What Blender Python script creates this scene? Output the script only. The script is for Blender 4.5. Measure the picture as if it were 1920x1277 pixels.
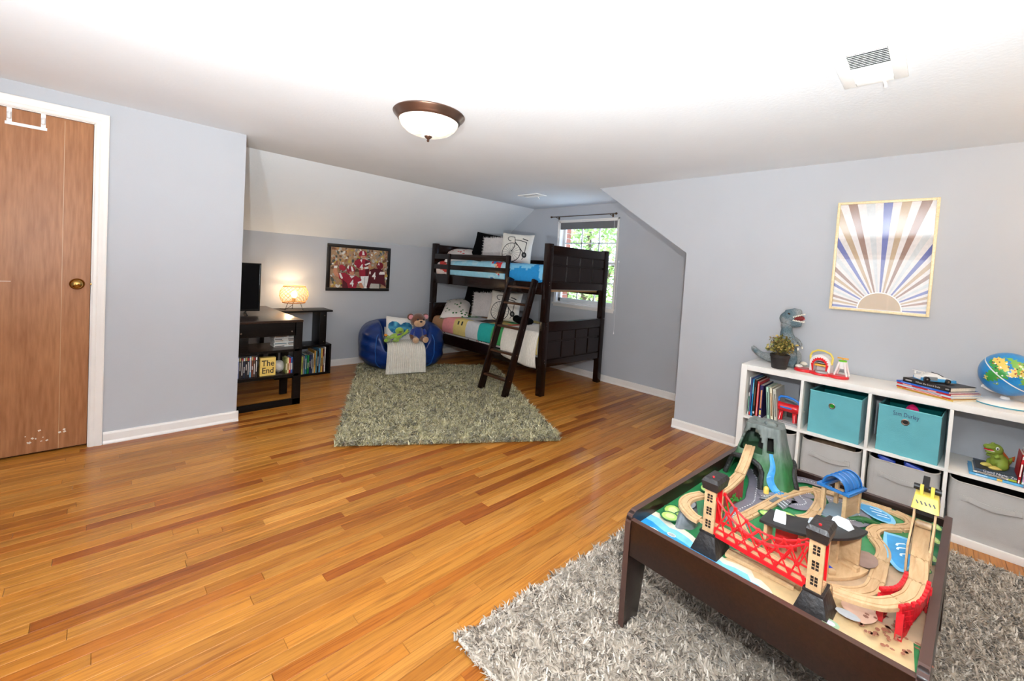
import bpy, bmesh, math, random
import numpy as np
from mathutils import Matrix, Vector
random.seed(7)
for _o in list(bpy.data.objects): bpy.data.objects.remove(_o)
scene = bpy.context.scene
C = scene.collection
PI = math.pi

# ------------------------------------------------------------------ camera
CAM_R = (0.70235348, -0.70906228, 0.06269196)
CAM_U = (-0.01702052, 0.07131786, 0.99730841)
CAM_F = (0.71162483, 0.70153008, -0.03802174)
CAM_P = (0.0, 0.0, 1.3398)
FPX = 789.3507
cam_d = bpy.data.cameras.new('camera'); cam = bpy.data.objects.new('camera', cam_d); C.objects.link(cam)
cam_d.sensor_fit = 'HORIZONTAL'; cam_d.sensor_width = 36.0
cam_d.lens = FPX / 1920 * 36.0
cam_d.shift_x = -21.2028 / 1920; cam_d.shift_y = -101.0429 / 1920
cam_d.clip_start = 0.02; cam_d.clip_end = 200
cam.matrix_world = Matrix(((CAM_R[0], CAM_U[0], -CAM_F[0], CAM_P[0]), (CAM_R[1], CAM_U[1], -CAM_F[1], CAM_P[1]),
                           (CAM_R[2], CAM_U[2], -CAM_F[2], CAM_P[2]), (0, 0, 0, 1)))
scene.camera = cam

# ------------------------------------------------------------------ light and exposure
world = bpy.data.worlds.new('world'); scene.world = world; world.use_nodes = True
wn = world.node_tree; wn.nodes.clear()
w_out = wn.nodes.new('ShaderNodeOutputWorld'); w_bg = wn.nodes.new('ShaderNodeBackground')
w_sky = wn.nodes.new('ShaderNodeTexSky'); w_sky.sky_type = 'HOSEK_WILKIE'; w_sky.turbidity = 4.0
w_sky.sun_direction = (-0.5, -0.3, 0.8)
wn.links.new(w_sky.outputs[0], w_bg.inputs[0]); wn.links.new(w_bg.outputs[0], w_out.inputs[0])
w_bg.inputs[1].default_value = 11.0

def light(name, kind, loc, energy, col, direction=None, **kw):
    d = bpy.data.lights.new(name, kind); d.energy = energy; d.color = col
    for k, v in kw.items(): setattr(d, k, v)
    o = bpy.data.objects.new(name, d); C.objects.link(o); o.location = loc
    if direction is not None: o.rotation_euler = Vector(direction).to_track_quat('-Z', 'Y').to_euler()
    return o
# the photographer's flash: most of it bounced off the ceiling, some of it straight ahead
light('flash_bounce', 'SPOT', (-0.25, -0.20, 0.95), 235, (0.90, 0.965, 1.0), (0.33, 0.36, 1.0), spot_size=math.radians(150), spot_blend=0.8, shadow_soft_size=0.06)
light('left_fill_spot', 'SPOT', (-0.65, 0.55, 1.00), 84, (0.90, 0.965, 1.0), (0.22, 0.36, 1.0), spot_size=math.radians(150), spot_blend=0.8, shadow_soft_size=0.06)  # extra spot added to brighten the left wall and ceiling
light('flash_direct', 'SPOT', (0.05, -0.05, 1.62), 60, (0.92, 0.975, 1.0), (0.71, 0.70, -0.10), spot_size=math.radians(150), spot_blend=0.9, shadow_soft_size=0.035)
# soft fill area light added behind the viewer, set in a made-up window
light('rear_fill', 'AREA', (-1.80, 0.6, 1.35), 5, (0.88, 0.95, 1.0), (1.0, 0.12, 0.0), shape='RECTANGLE', size=1.5, size_y=1.1)
vs = scene.view_settings
vs.view_transform = 'Standard'; vs.look = 'None'; vs.gamma = 1.0; vs.use_curve_mapping = False
vs.exposure = 1.30

# ------------------------------------------------------------------ materials
def lin(c):
    if isinstance(c, str): c = tuple(int(c[i:i+2], 16) for i in (0, 2, 4))
    return tuple(((v/255)/12.92 if v/255 <= 0.04045 else ((v/255+0.055)/1.055)**2.4) for v in c)
MATS = {}
def _base(name):
    m = bpy.data.materials.new(name); m.use_nodes = True
    nt = m.node_tree; return m, nt, nt.nodes['Principled BSDF']
def _bump(nt, b, src, strength, dist=0.01):
    bp = nt.nodes.new('ShaderNodeBump'); bp.inputs['Strength'].default_value = strength; bp.inputs['Distance'].default_value = dist
    nt.links.new(src, bp.inputs['Height']); nt.links.new(bp.outputs[0], b.inputs['Normal'])
def _coords(nt, scale=(1, 1, 1), obj=True):
    tc = nt.nodes.new('ShaderNodeTexCoord'); mp = nt.nodes.new('ShaderNodeMapping')
    mp.inputs['Scale'].default_value = scale; nt.links.new(tc.outputs['Object' if obj else 'Generated'], mp.inputs[0]); return mp.outputs[0]
def mat(name, col, rough=0.5, metal=0.0, var=0.06, scale=8.0, bump=0.0, bscale=60.0, coat=0.0, stretch=(1, 1, 1), sheen=0.0, emit=0.0, emcol=None, trans=0.0, alpha=1.0, spec=0.5):
    if name in MATS: return MATS[name]
    m, nt, b = _base(name); c = lin(col)
    co = _coords(nt, stretch)
    n = nt.nodes.new('ShaderNodeTexNoise'); n.inputs['Scale'].default_value = scale; n.inputs['Detail'].default_value = 4
    nt.links.new(co, n.inputs['Vector'])
    r = nt.nodes.new('ShaderNodeValToRGB')
    r.color_ramp.elements[0].position = 0.3; r.color_ramp.elements[1].position = 0.7
    r.color_ramp.elements[0].color = tuple(v*(1-var) for v in c)+(1,); r.color_ramp.elements[1].color = tuple(min(1, v*(1+var)) for v in c)+(1,)
    nt.links.new(n.outputs[0], r.inputs[0]); nt.links.new(r.outputs[0], b.inputs['Base Color'])
    b.inputs['Roughness'].default_value = rough; b.inputs['Metallic'].default_value = metal
    b.inputs['Specular IOR Level'].default_value = spec
    if coat: b.inputs['Coat Weight'].default_value = coat; b.inputs['Coat Roughness'].default_value = 0.08
    if sheen: b.inputs['Sheen Weight'].default_value = sheen
    if trans: b.inputs['Transmission Weight'].default_value = trans
    if alpha < 1: b.inputs['Alpha'].default_value = alpha
    if emit:
        b.inputs['Emission Color'].default_value = lin(emcol or col)+(1,); b.inputs['Emission Strength'].default_value = emit
    if bump:
        n2 = nt.nodes.new('ShaderNodeTexNoise'); n2.inputs['Scale'].default_value = bscale; n2.inputs['Detail'].default_value = 3
        nt.links.new(co, n2.inputs['Vector']); _bump(nt, b, n2.outputs[0], bump)
    MATS[name] = m; return m
def mat_wood(name, dark, light_, rough=0.4, scale=3.0, stretch=(1, 12, 12), coat=0.0, bump=0.05, spec=0.5):
    if name in MATS: return MATS[name]
    m, nt, b = _base(name); co = _coords(nt, stretch)
    n = nt.nodes.new('ShaderNodeTexNoise'); n.inputs['Scale'].default_value = scale; n.inputs['Detail'].default_value = 6; n.inputs['Distortion'].default_value = 0.8
    nt.links.new(co, n.inputs['Vector'])
    r = nt.nodes.new('ShaderNodeValToRGB'); r.color_ramp.elements[0].position = 0.3; r.color_ramp.elements[1].position = 0.72
    r.color_ramp.elements[0].color = lin(dark)+(1,); r.color_ramp.elements[1].color = lin(light_)+(1,)
    nt.links.new(n.outputs[0], r.inputs[0]); nt.links.new(r.outputs[0], b.inputs['Base Color'])
    b.inputs['Roughness'].default_value = rough; b.inputs['Specular IOR Level'].default_value = spec
    if coat: b.inputs['Coat Weight'].default_value = coat; b.inputs['Coat Roughness'].default_value = 0.1
    if bump: _bump(nt, b, n.outputs[0], bump, 0.003)
    MATS[name] = m; return m
def mat_attr(name, rough=0.6, bump=0.0, bscale=80.0, var=0.08, scale=30.0, coat=0.0, sheen=0.0, stretch=(1, 1, 1), spec=0.5):
    # colour from the mesh's own print/dye colours, broken up by fine procedural noise
    if name in MATS: return MATS[name]
    m, nt, b = _base(name); co = _coords(nt, stretch)
    a = nt.nodes.new('ShaderNodeAttribute'); a.attribute_name = 'Col'
    n = nt.nodes.new('ShaderNodeTexNoise'); n.inputs['Scale'].default_value = scale; nt.links.new(co, n.inputs['Vector'])
    mr = nt.nodes.new('ShaderNodeMapRange'); mr.inputs['From Min'].default_value = 0.3; mr.inputs['From Max'].default_value = 0.7
    mr.inputs['To Min'].default_value = 1-var; mr.inputs['To Max'].default_value = 1+var; nt.links.new(n.outputs[0], mr.inputs[0])
    mx = nt.nodes.new('ShaderNodeVectorMath'); mx.operation = 'SCALE'
    nt.links.new(a.outputs['Color'], mx.inputs[0]); nt.links.new(mr.outputs[0], mx.inputs['Scale']); nt.links.new(mx.outputs[0], b.inputs['Base Color'])
    b.inputs['Roughness'].default_value = rough; b.inputs['Specular IOR Level'].default_value = spec
    if coat: b.inputs['Coat Weight'].default_value = coat; b.inputs['Coat Roughness'].default_value = 0.06
    if sheen: b.inputs['Sheen Weight'].default_value = sheen
    if bump:
        n2 = nt.nodes.new('ShaderNodeTexNoise'); n2.inputs['Scale'].default_value = bscale; nt.links.new(co, n2.inputs['Vector']); _bump(nt, b, n2.outputs[0], bump)
    MATS[name] = m; return m

# ------------------------------------------------------------------ mesh helpers
def rotm(rx=0, ry=0, rz=0):
    return Matrix.Rotation(rz, 3, 'Z') @ Matrix.Rotation(ry, 3, 'Y') @ Matrix.Rotation(rx, 3, 'X')
class MB:
    def __init__(s): s.v = []; s.f = []; s.c = []
    def add(s, vs_, fs, col=None):
        o = len(s.v); s.v += [tuple(v) for v in vs_]; s.f += [tuple(i+o for i in f) for f in fs]; s.c += [col]*len(fs); return s
    def box(s, c, d, R=None, col=None):
        x, y, z = (d[0]/2, d[1]/2, d[2]/2)
        vs_ = [Vector((sx*x, sy*y, sz*z)) for sx in (-1, 1) for sy in (-1, 1) for sz in (-1, 1)]
        if R is not None: vs_ = [R @ v for v in vs_]
        c = Vector(c)
        return s.add([v+c for v in vs_], [(0, 1, 3, 2), (4, 6, 7, 5), (0, 4, 5, 1), (2, 3, 7, 6), (0, 2, 6, 4), (1, 5, 7, 3)], col)
    def bx(s, x0, x1, y0, y1, z0, z1, col=None):
        return s.box(((x0+x1)/2, (y0+y1)/2, (z0+z1)/2), (abs(x1-x0), abs(y1-y0), abs(z1-z0)), None, col)
    def bar(s, p0, p1, w, t, up=(0, 0, 1), col=None):
        p0 = Vector(p0); p1 = Vector(p1); d = p1-p0; L = d.length; d.normalize()
        a = d.cross(Vector(up)); a = a.normalized() if a.length > 1e-6 else Vector((1, 0, 0)); b = a.cross(d)
        R = Matrix((d, a, b)).transposed()
        return s.box((p0+p1)/2, (L, w, t), R, col)
    def tube(s, pts, r, n=8, caps=True, closed=False, col=None, flat=1.0):
        pts = [Vector(p) for p in pts]; k = len(pts)
        rs = r if isinstance(r, (list, tuple)) else [r]*k
        vs_ = []; prev = None
        for i, p in enumerate(pts):
            if closed: t = pts[(i+1) % k]-pts[i-1]
            else: t = pts[min(i+1, k-1)]-pts[max(i-1, 0)]
            t.normalize()
            if prev is None:
                a = t.cross(Vector((0, 0, 1)))
                if a.length < 1e-3: a = t.cross(Vector((1, 0, 0)))
            else: a = prev-t*prev.dot(t)
            a.normalize(); prev = a; b = t.cross(a)
            for j in range(n):
                an = 2*PI*j/n; vs_.append(p+a*math.cos(an)*rs[i]+b*math.sin(an)*rs[i]*flat)
        fs = []
        for i in range(k if closed else k-1):
            i2 = (i+1) % k
            for j in range(n):
                j2 = (j+1) % n; fs.append((i*n+j, i*n+j2, i2*n+j2, i2*n+j))
        if caps and not closed: fs += [tuple(range(n))[::-1], tuple((k-1)*n+j for j in range(n))]
        return s.add(vs_, fs, col)
    def cyl(s, p0, p1, r0, r1=None, n=16, col=None):
        return s.tube([p0, p1], [r0, r0 if r1 is None else r1], n, col=col)
    def lathe(s, prof, c=(0, 0, 0), n=24, M=None, col=None):
        k = len(prof); vs_ = []
        for (r, z) in prof:
            for j in range(n):
                an = 2*PI*j/n; v = Vector((r*math.cos(an), r*math.sin(an), z)); vs_.append((M @ v if M is not None else v)+Vector(c))
        fs = [(i*n+j, i*n+(j+1) % n, (i+1)*n+(j+1) % n, (i+1)*n+j) for i in range(k-1) for j in range(n)]
        if prof[0][0] > 1e-5: fs.append(tuple(range(n))[::-1])
        if prof[-1][0] > 1e-5: fs.append(tuple((k-1)*n+j for j in range(n)))
        return s.add(vs_, fs, col)
    def ell(s, c, r, n=16, m=10, R=None, col=None, fn=None):
        vs_ = []; r = (r, r, r) if not isinstance(r, (tuple, list)) else r
        for i in range(m+1):
            th = PI*i/m
            for j in range(n):
                ph = 2*PI*j/n; v = Vector((math.sin(th)*math.cos(ph)*r[0], math.sin(th)*math.sin(ph)*r[1], math.cos(th)*r[2]))
                if fn: v = Vector(fn(v))
                if R is not None: v = R @ v
                vs_.append(v+Vector(c))
        fs = [(i*n+j, (i+1)*n+j, (i+1)*n+(j+1) % n, i*n+(j+1) % n) for i in range(m) for j in range(n)]
        return s.add(vs_, fs, col)
    def prism(s, poly, z0, z1, M=None, col=None):
        k = len(poly); vs_ = [Vector((x, y, z0)) for x, y in poly]+[Vector((x, y, z1)) for x, y in poly]
        if M is not None: vs_ = [M @ v for v in vs_]
        fs = [tuple(range(k))[::-1], tuple(range(k, 2*k))]+[(i, (i+1) % k, k+(i+1) % k, k+i) for i in range(k)]
        return s.add(vs_, fs, col)
    def sweep(s, pts, prof, col=None, side=None):
        # profile (across, up) carried along a path; frames kept upright
        pts = [Vector(p) for p in pts]; k = len(pts); m = len(prof); vs_ = []
        for i, p in enumerate(pts):
            t = pts[min(i+1, k-1)]-pts[max(i-1, 0)]; t.normalize()
            a = Vector((t.y, -t.x, 0)).normalized() if side is None else Vector(side); b = a.cross(t)
            if b.z < 0: b = -b
            vs_ += [p+a*x+b*y for x, y in prof]
        fs = [(i*m+j, i*m+(j+1) % m, (i+1)*m+(j+1) % m, (i+1)*m+j) for i in range(k-1) for j in range(m)]
        fs += [tuple(range(m))[::-1], tuple((k-1)*m+j for j in range(m))]
        return s.add(vs_, fs, col)
    def grid(s, fn, nu, nv, col=None, closeu=False):
        vs_ = [fn(i/nu, j/nv) for j in range(nv+1) for i in range(nu+(0 if closeu else 1))]
        w = nu if closeu else nu+1
        fs = [(j*w+i, j*w+(i+1) % w, (j+1)*w+(i+1) % w, (j+1)*w+i) for j in range(nv) for i in range(nu)]
        if callable(col):
            o = len(s.f); s.add(vs_, fs)
            for j in range(nv):
                for i in range(nu): s.c[o+j*nu+i] = col((i+.5)/nu, (j+.5)/nv)
            return s
        return s.add(vs_, fs, col)
    def mesh(s, name):
        me = bpy.data.meshes.new(name); me.from_pydata(s.v, [], s.f); me.validate(); 
        if any(c is not None for c in s.c) and len(me.polygons) == len(s.f):
            at = me.color_attributes.new('Col', 'FLOAT_COLOR', 'CORNER'); buf = []
            for p in me.polygons:
                c = s.c[p.index]; c = (0.5, 0.5, 0.5, 1.0) if c is None else lin(c)+(1.0,)
                buf += list(c)*p.loop_total
            at.data.foreach_set('color', buf)
        return me
    def build(s, name, material, parent=None, smooth=False, bevel=0.0, seg=2, subsurf=0, fix=True, kind=None, loc=None, rot=None, angle=40):
        me = s.mesh(name)
        if fix or bevel:
            bm = bmesh.new(); bm.from_mesh(me)
            if bevel:
                bm.normal_update()
                es = [e for e in bm.edges if len(e.link_faces) == 2 and e.calc_face_angle(0) > 0.5]
                bmesh.ops.bevel(bm, geom=es, offset=bevel, segments=seg, affect='EDGES', profile=0.6, clamp_overlap=True)
            bmesh.ops.recalc_face_normals(bm, faces=bm.faces); bm.to_mesh(me); bm.free()
        if smooth or bevel:
            me.polygons.foreach_set('use_smooth', [True]*len(me.polygons))
            try: me.set_sharp_from_angle(angle=math.radians(angle))
            except Exception: pass
        me.materials.append(material if not isinstance(material, str) else MATS[material])
        o = bpy.data.objects.new(name, me); C.objects.link(o)
        if parent is not None: o.parent = parent
        if loc is not None: o.location = loc
        if rot is not None: o.rotation_euler = rot
        if subsurf:
            md = o.modifiers.new('smooth', 'SUBSURF'); md.levels = subsurf; md.render_levels = subsurf
        if kind: o['kind'] = kind
        return o
def tag(o, label=None, cat=None, group=None, kind=None):
    if label: o['label'] = label
    if cat: o['category'] = cat
    if group: o['group'] = group
    if kind: o['kind'] = kind
    return o
def thing(name, label, cat, loc=(0, 0, 0), rz=0.0, group=None, kind=None, rot=None):
    o = bpy.data.objects.new(name, None); C.objects.link(o); o.location = loc
    o.rotation_euler = rot if rot is not None else (0, 0, rz); o.empty_display_size = 0.05
    return tag(o, label, cat, group, kind)
def P(name, m, parent, mb, **kw): return mb.build(name, m, parent, **kw)
def text_mb(body, size, mapping, spacing=1.0, align='CENTER', bold=0.0, col=None, extr=0.0004):
    # lettering as a thin raised print; mapping takes (x, y, height)
    cu = bpy.data.curves.new('lettering', 'FONT'); cu.body = body; cu.size = size; cu.align_x = align; cu.align_y = 'CENTER'
    cu.space_character = spacing; cu.offset = bold; cu.resolution_u = 3
    ob = bpy.data.objects.new('lettering', cu); C.objects.link(ob)
    dg = bpy.context.evaluated_depsgraph_get(); me = bpy.data.meshes.new_from_object(ob.evaluated_get(dg))
    mb = MB(); mb.add([mapping(v.co.x, v.co.y, extr) for v in me.vertices], [tuple(p.vertices) for p in me.polygons], col)
    bpy.data.objects.remove(ob); bpy.data.curves.remove(cu); bpy.data.meshes.remove(me); return mb
class Print:
    # a flat printed picture: coloured shapes stacked in hair-thin layers of ink
    def __init__(s, mapping, step=0.00025): s.m = mapping; s.mb = MB(); s.l = 0; s.step = step
    def poly(s, pts, col, raise_=True):
        if raise_: s.l += 1
        s.mb.add([s.m(x, y, s.l*s.step) for x, y in pts], [tuple(range(len(pts)))], col); return s
    def rect(s, x0, y0, x1, y1, col, r=True): return s.poly([(x0, y0), (x1, y0), (x1, y1), (x0, y1)], col, r)
    def ell(s, x, y, rx, ry, col, n=16, rot=0, r=True, a0=0, a1=2*PI):
        c, q = math.cos(rot), math.sin(rot); full = abs(a1-a0-2*PI) < 1e-6
        pts = [(rx*math.cos(a0+(a1-a0)*i/(n if full else n-1)), ry*math.sin(a0+(a1-a0)*i/(n if full else n-1))) for i in range(n)]
        return s.poly([(x+c*a-q*b, y+q*a+c*b) for a, b in pts], col, r)
    def line(s, pts, w, col, closed=False):
        s.l += 1; k = len(pts); n = k if closed else k-1; z = s.l*s.step
        L = []; Rr = []
        for i in range(k):
            a = pts[i-1] if (closed or i > 0) else pts[i]; b = pts[(i+1) % k] if (closed or i < k-1) else pts[i]
            dx, dy = b[0]-a[0], b[1]-a[1]; l = math.hypot(dx, dy) or 1; nx, ny = -dy/l*w/2, dx/l*w/2
            L.append(s.m(pts[i][0]+nx, pts[i][1]+ny, z)); Rr.append(s.m(pts[i][0]-nx, pts[i][1]-ny, z))
        s.mb.add(L+Rr, [(i, (i+1) % k, k+(i+1) % k, k+i) for i in range(n)], col); return s
    def build(s, name, m, parent=None, **kw): return s.mb.build(name, m, parent, fix=False, **kw)
def copy_tree(o, parent=None):
    c = o.copy(); C.objects.link(c); c.parent = parent
    for ch in list(o.children): copy_tree(ch, c)
    return c
def smoothstep(a, b, x):
    t = min(1, max(0, (x-a)/(b-a))); return t*t*(3-2*t)
def hsh(*a):
    return (math.sin(sum(v*w for v, w in zip(a, (12.9898, 78.233, 37.719, 4.581))))*43758.5453) % 1.0
def vnoise(x, y, z=0.0):
    xi, yi, zi = math.floor(x), math.floor(y), math.floor(z); fx, fy, fz = x-xi, y-yi, z-zi
    fx, fy, fz = fx*fx*(3-2*fx), fy*fy*(3-2*fy), fz*fz*(3-2*fz); r = 0
    for i in (0, 1):
        for j in (0, 1):
            for k in (0, 1):
                r += hsh(xi+i, yi+j, zi+k)*(fx if i else 1-fx)*(fy if j else 1-fy)*(fz if k else 1-fz)
    return r

# ================================================================== the room
H = 2.2575; YD = 3.913; AX = 0.80; YK = 5.318; HK = 1.589; YI = 4.350; XG = 4.547; XR = 3.724; YE = 1.638; YG = 2.626
XW = -1.90; YN = -2.40
M_WALL = mat('wall_paint', (184, 186, 191), rough=0.75, var=0.015, scale=3, bump=0.04, bscale=160)
M_CEIL = mat('ceiling_paint', (230, 233, 236), rough=0.85, var=0.02, scale=2.0, bump=0.10, bscale=55)
M_TRIM = mat('trim_paint', (236, 230, 224), rough=0.4, var=0.02, bump=0.01)
M_DARK = mat('dark_gap', (40, 22, 12), rough=0.9)
def struct(name, mb, m, parent=None, label=None, **kw):
    o = mb.build(name, m, parent, **kw)
    if parent is None: o['kind'] = 'structure'
    if label: o['label'] = label
    return o
# ---- floor: strip oak, every board its own piece
floor = struct('floor', MB().bx(XW, XG+0.1, YN, YK+0.1, -0.06, -0.012), M_DARK, label='polished honey oak strip floor across the whole room')
def plank_material():
    m, nt, b = _base('oak_plank'); N = nt.nodes; L = nt.links
    a = N.new('ShaderNodeAttribute'); a.attribute_name = 'Col'
    g = N.new('ShaderNodeNewGeometry'); sep = N.new('ShaderNodeSeparateXYZ'); L.new(g.outputs['Position'], sep.inputs[0])
    sc = N.new('ShaderNodeSeparateColor'); L.new(a.outputs['Color'], sc.inputs[0])
    off = N.new('ShaderNodeMath'); off.operation = 'MULTIPLY'; off.inputs[1].default_value = 57.0; L.new(sc.outputs[0], off.inputs[0])
    cmb = N.new('ShaderNodeCombineXYZ')
    def mul(src, k):
        q = N.new('ShaderNodeMath'); q.operation = 'MULTIPLY'; q.inputs[1].default_value = k; L.new(src, q.inputs[0]); return q.outputs[0]
    L.new(mul(sep.outputs[0], 1.6), cmb.inputs[0]); L.new(mul(sep.outputs[1], 34.0), cmb.inputs[1]); L.new(off.outputs[0], cmb.inputs[2])
    n = N.new('ShaderNodeTexNoise'); n.inputs['Scale'].default_value = 2.2; n.inputs['Detail'].default_value = 7; n.inputs['Distortion'].default_value = 1.2
    L.new(cmb.outputs[0], n.inputs['Vector'])
    r = N.new('ShaderNodeValToRGB'); r.color_ramp.elements[0].position = 0.26; r.color_ramp.elements[1].position = 0.56
    r.color_ramp.elements[0].color = (0.46, 0.31, 0.19, 1); r.color_ramp.elements[1].color = (1.06, 1.05, 1.03, 1)
    L.new(n.outputs[0], r.inputs[0])
    mx = N.new('ShaderNodeMix'); mx.data_type = 'RGBA'; mx.blend_type = 'MULTIPLY'; mx.inputs[0].default_value = 0.8
    L.new(a.outputs['Color'], mx.inputs[6]); L.new(r.outputs[0], mx.inputs[7]); L.new(mx.outputs[2], b.inputs['Base Color'])
    b.inputs['Roughness'].default_value = 0.36; b.inputs['Specular IOR Level'].default_value = 0.30; b.inputs['Coat Weight'].default_value = 0.20; b.inputs['Coat Roughness'].default_value = 0.10
    _bump(nt, b, n.outputs[0], 0.05, 0.002)
    return m
M_PLANK = plank_material()
def cam_px(p):
    d = Vector(p)-Vector(CAM_P); z = d.dot(Vector(CAM_F))
    if z < 0.1: return None
    return (981.2+FPX*d.dot(Vector(CAM_R))/z, 537.46-FPX*d.dot(Vector(CAM_U))/z, z)
rp = random.Random(11); planks = []
tones = [(191, 128, 53), (184, 120, 46), (199, 138, 63), (177, 111, 39), (187, 124, 49), (166, 97, 32), (194, 132, 58), (181, 116, 43), (152, 82, 26), (187, 122, 50)]
w = 0.0572; y = YN
while y < YK:
    x = XW-rp.random()*0.9
    while x < XG:
        l = rp.uniform(0.45, 1.55); x0, x1 = max(x, XW), min(x+l, XG)
        if x1-x0 > 0.02:
            t = tones[rp.randrange(len(tones))]; k = rp.uniform(0.91, 1.03)
            c = cam_px(((x0+x1)/2, y+w/2, 0)); ar = 0.0
            for q in range(5):
                cc = cam_px((x0+(x1-x0)*(q+.5)/5, y+w/2, 0))
                if cc and -20 < cc[0] < 1940 and 640 < cc[1] < 1300: ar += (x1-x0)/5*w/cc[2]**3
            planks.append((ar, x0, x1, y, min(y+w, YK), tuple(min(255, v*k) for v in t), rp.uniform(-0.0004, 0.0004)))
        x += l
    y += w
planks.sort(key=lambda a: -a[0])
def plank_mesh(mb, x0, x1, y0, y1, col, dz):
    g, c, b = 0.0005, 0.0016, -0.011
    x0 += g; x1 -= g; y0 += g; y1 -= g
    v = [(x0, y0, b), (x1, y0, b), (x1, y1, b), (x0, y1, b), (x0, y0, dz-c*.7), (x1, y0, dz-c*.7), (x1, y1, dz-c*.7), (x0, y1, dz-c*.7),
         (x0+c, y0+c, dz), (x1-c, y0+c, dz), (x1-c, y1-c, dz), (x0+c, y1-c, dz)]
    f = [(8, 9, 10, 11)]
    for i in range(4):
        j = (i+1) % 4; f += [(i, j, 4+j, 4+i), (4+i, 4+j, 8+j, 8+i)]
    mb.add(v, f, col)
for i, (ar, x0, x1, y0, y1, col, dz) in enumerate(planks[:298]):
    mb = MB(); plank_mesh(mb, x0, x1, y0, y1, col, dz); mb.build('plank', M_PLANK, floor, fix=False)
mb = MB()
for (ar, x0, x1, y0, y1, col, dz) in planks[298:]: plank_mesh(mb, x0, x1, y0, y1, col, dz)
mb.build('planks', M_PLANK, floor, fix=False, kind='stuff')
# ---- ceiling and slopes
struct('ceiling', MB().bx(XW, XG+0.1, YN, YI+0.001, H, H+0.1), M_CEIL, label='white painted flat ceiling with faint roller texture')
sl = MB(); n_ = (0.569, 0.822)
sl.prism([(YI, H), (YK, HK), (YK+0.1, HK+0.02), (YI+0.03, H+0.1)], 0.1, XG+0.1, Matrix(((0, 0, 1), (1, 0, 0), (0, 1, 0))))
struct('ceiling_slope', sl, M_CEIL, label='white sloped attic ceiling above the low back wall')
sl = MB().prism([(YG, H), (YE, HK), (YE-0.1, HK+0.02), (YG-0.03, H+0.1)], XR+0.05, XG+0.1, Matrix(((0, 0, 1), (1, 0, 0), (0, 1, 0))))
struct('ceiling_slope_side', sl, M_CEIL, label='white sloped ceiling tucked behind the right wall')
# ---- walls
DX0, DX1, DZ = -0.80, -0.024, 2.106        # door opening
wl = MB().bx(XW, DX0, YD, YD+0.12, 0, H).bx(DX1, AX, YD, YD+0.12, 0, H).bx(DX0, DX1, YD, YD+0.12, DZ, H).bx(0.10, 0.20, YD+0.12, YK+0.1, 0, H)
struct('wall_left', wl, M_WALL, label='pale blue grey wall holding the brown door')
struct('wall_back', MB().bx(0.1, XG+0.1, YK, YK+0.1, 0, HK+0.01), M_WALL, label='low grey knee wall behind the blue beanbag')
WY0, WY1, WZ0, WZ1 = 2.885, 3.850, 0.925, 2.060   # window opening
MX = Matrix(((0, 0, 1), (1, 0, 0), (0, 1, 0)))
wf = MB().prism([(YE-0.1, 0), (WY0, 0), (WY0, H), (YG-0.02, H+0.02), (YE-0.1, HK)], XG, XG+0.14, MX)
wf.prism([(WY1, 0), (YK+0.1, 0), (YK+0.1, HK), (YI, H+0.02), (WY1, H+0.02)], XG, XG+0.14, MX)
wf.bx(XG, XG+0.14, WY0, WY1, 0, WZ0).bx(XG, XG+0.14, WY0, WY1, WZ1, H+0.02)
struct('wall_far', wf, M_WALL, label='grey gable wall around the window behind the bunk bed')
wr = MB().prism([(YN, 0), (YE, 0), (YE, HK), (YG, H), (YN, H)], XR, XR+0.1, MX)
struct('wall_right', wr, M_WALL, label='grey wall with slanted upper corner behind the white shelf')
struct('wall_side', MB().bx(XR+0.1, XG, YE-0.1, YE, 0, HK), M_WALL, label='low grey side wall behind the right wall')
struct('wall_near', MB().bx(XW, XR+0.1, YN-0.1, YN, 0, H), M_WALL, label='grey wall behind the viewer')
struct('wall_rear', MB().bx(XW-0.1, XW, YN, YD+0.12, 0, H), M_WALL, label='grey wall at the near left')
# ---- baseboards
def baseboard(name, p0, p1, nrm, label):
    mb = MB(); p0 = Vector(p0); p1 = Vector(p1); n = Vector(nrm)
    prof = [(0, 0.0), (0.020, 0.0), (0.020, 0.008), (0.013, 0.022), (0.0125, 0.068), (0.009, 0.078), (0, 0.080)]
    vs_ = [p+n*a+Vector((0, 0, b)) for p in (p0, p1) for a, b in prof]; k = len(prof)
    mb.add(vs_, [(i, (i+1) % k, k+(i+1) % k, k+i) for i in range(k)]+[tuple(range(k)), tuple(range(k, 2*k))[::-1]])
    return struct(name, mb, M_TRIM, label=label)
baseboard('baseboard_left', (0.045, YD, 0), (AX+0.012, YD, 0), (0, -1, 0), 'white baseboard between the door casing and the wall corner')
baseboard('baseboard_back', (0.2, YK, 0), (XG, YK, 0), (0, -1, 0), 'white baseboard along the low back wall')
baseboard('baseboard_far', (XG, YE, 0), (XG, YK, 0), (-1, 0, 0), 'white baseboard under the window behind the bunk bed')
baseboard('baseboard_right', (XR, YN, 0), (XR, YE+0.012, 0), (-1, 0, 0), 'white baseboard under the right wall behind the shelf')
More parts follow.
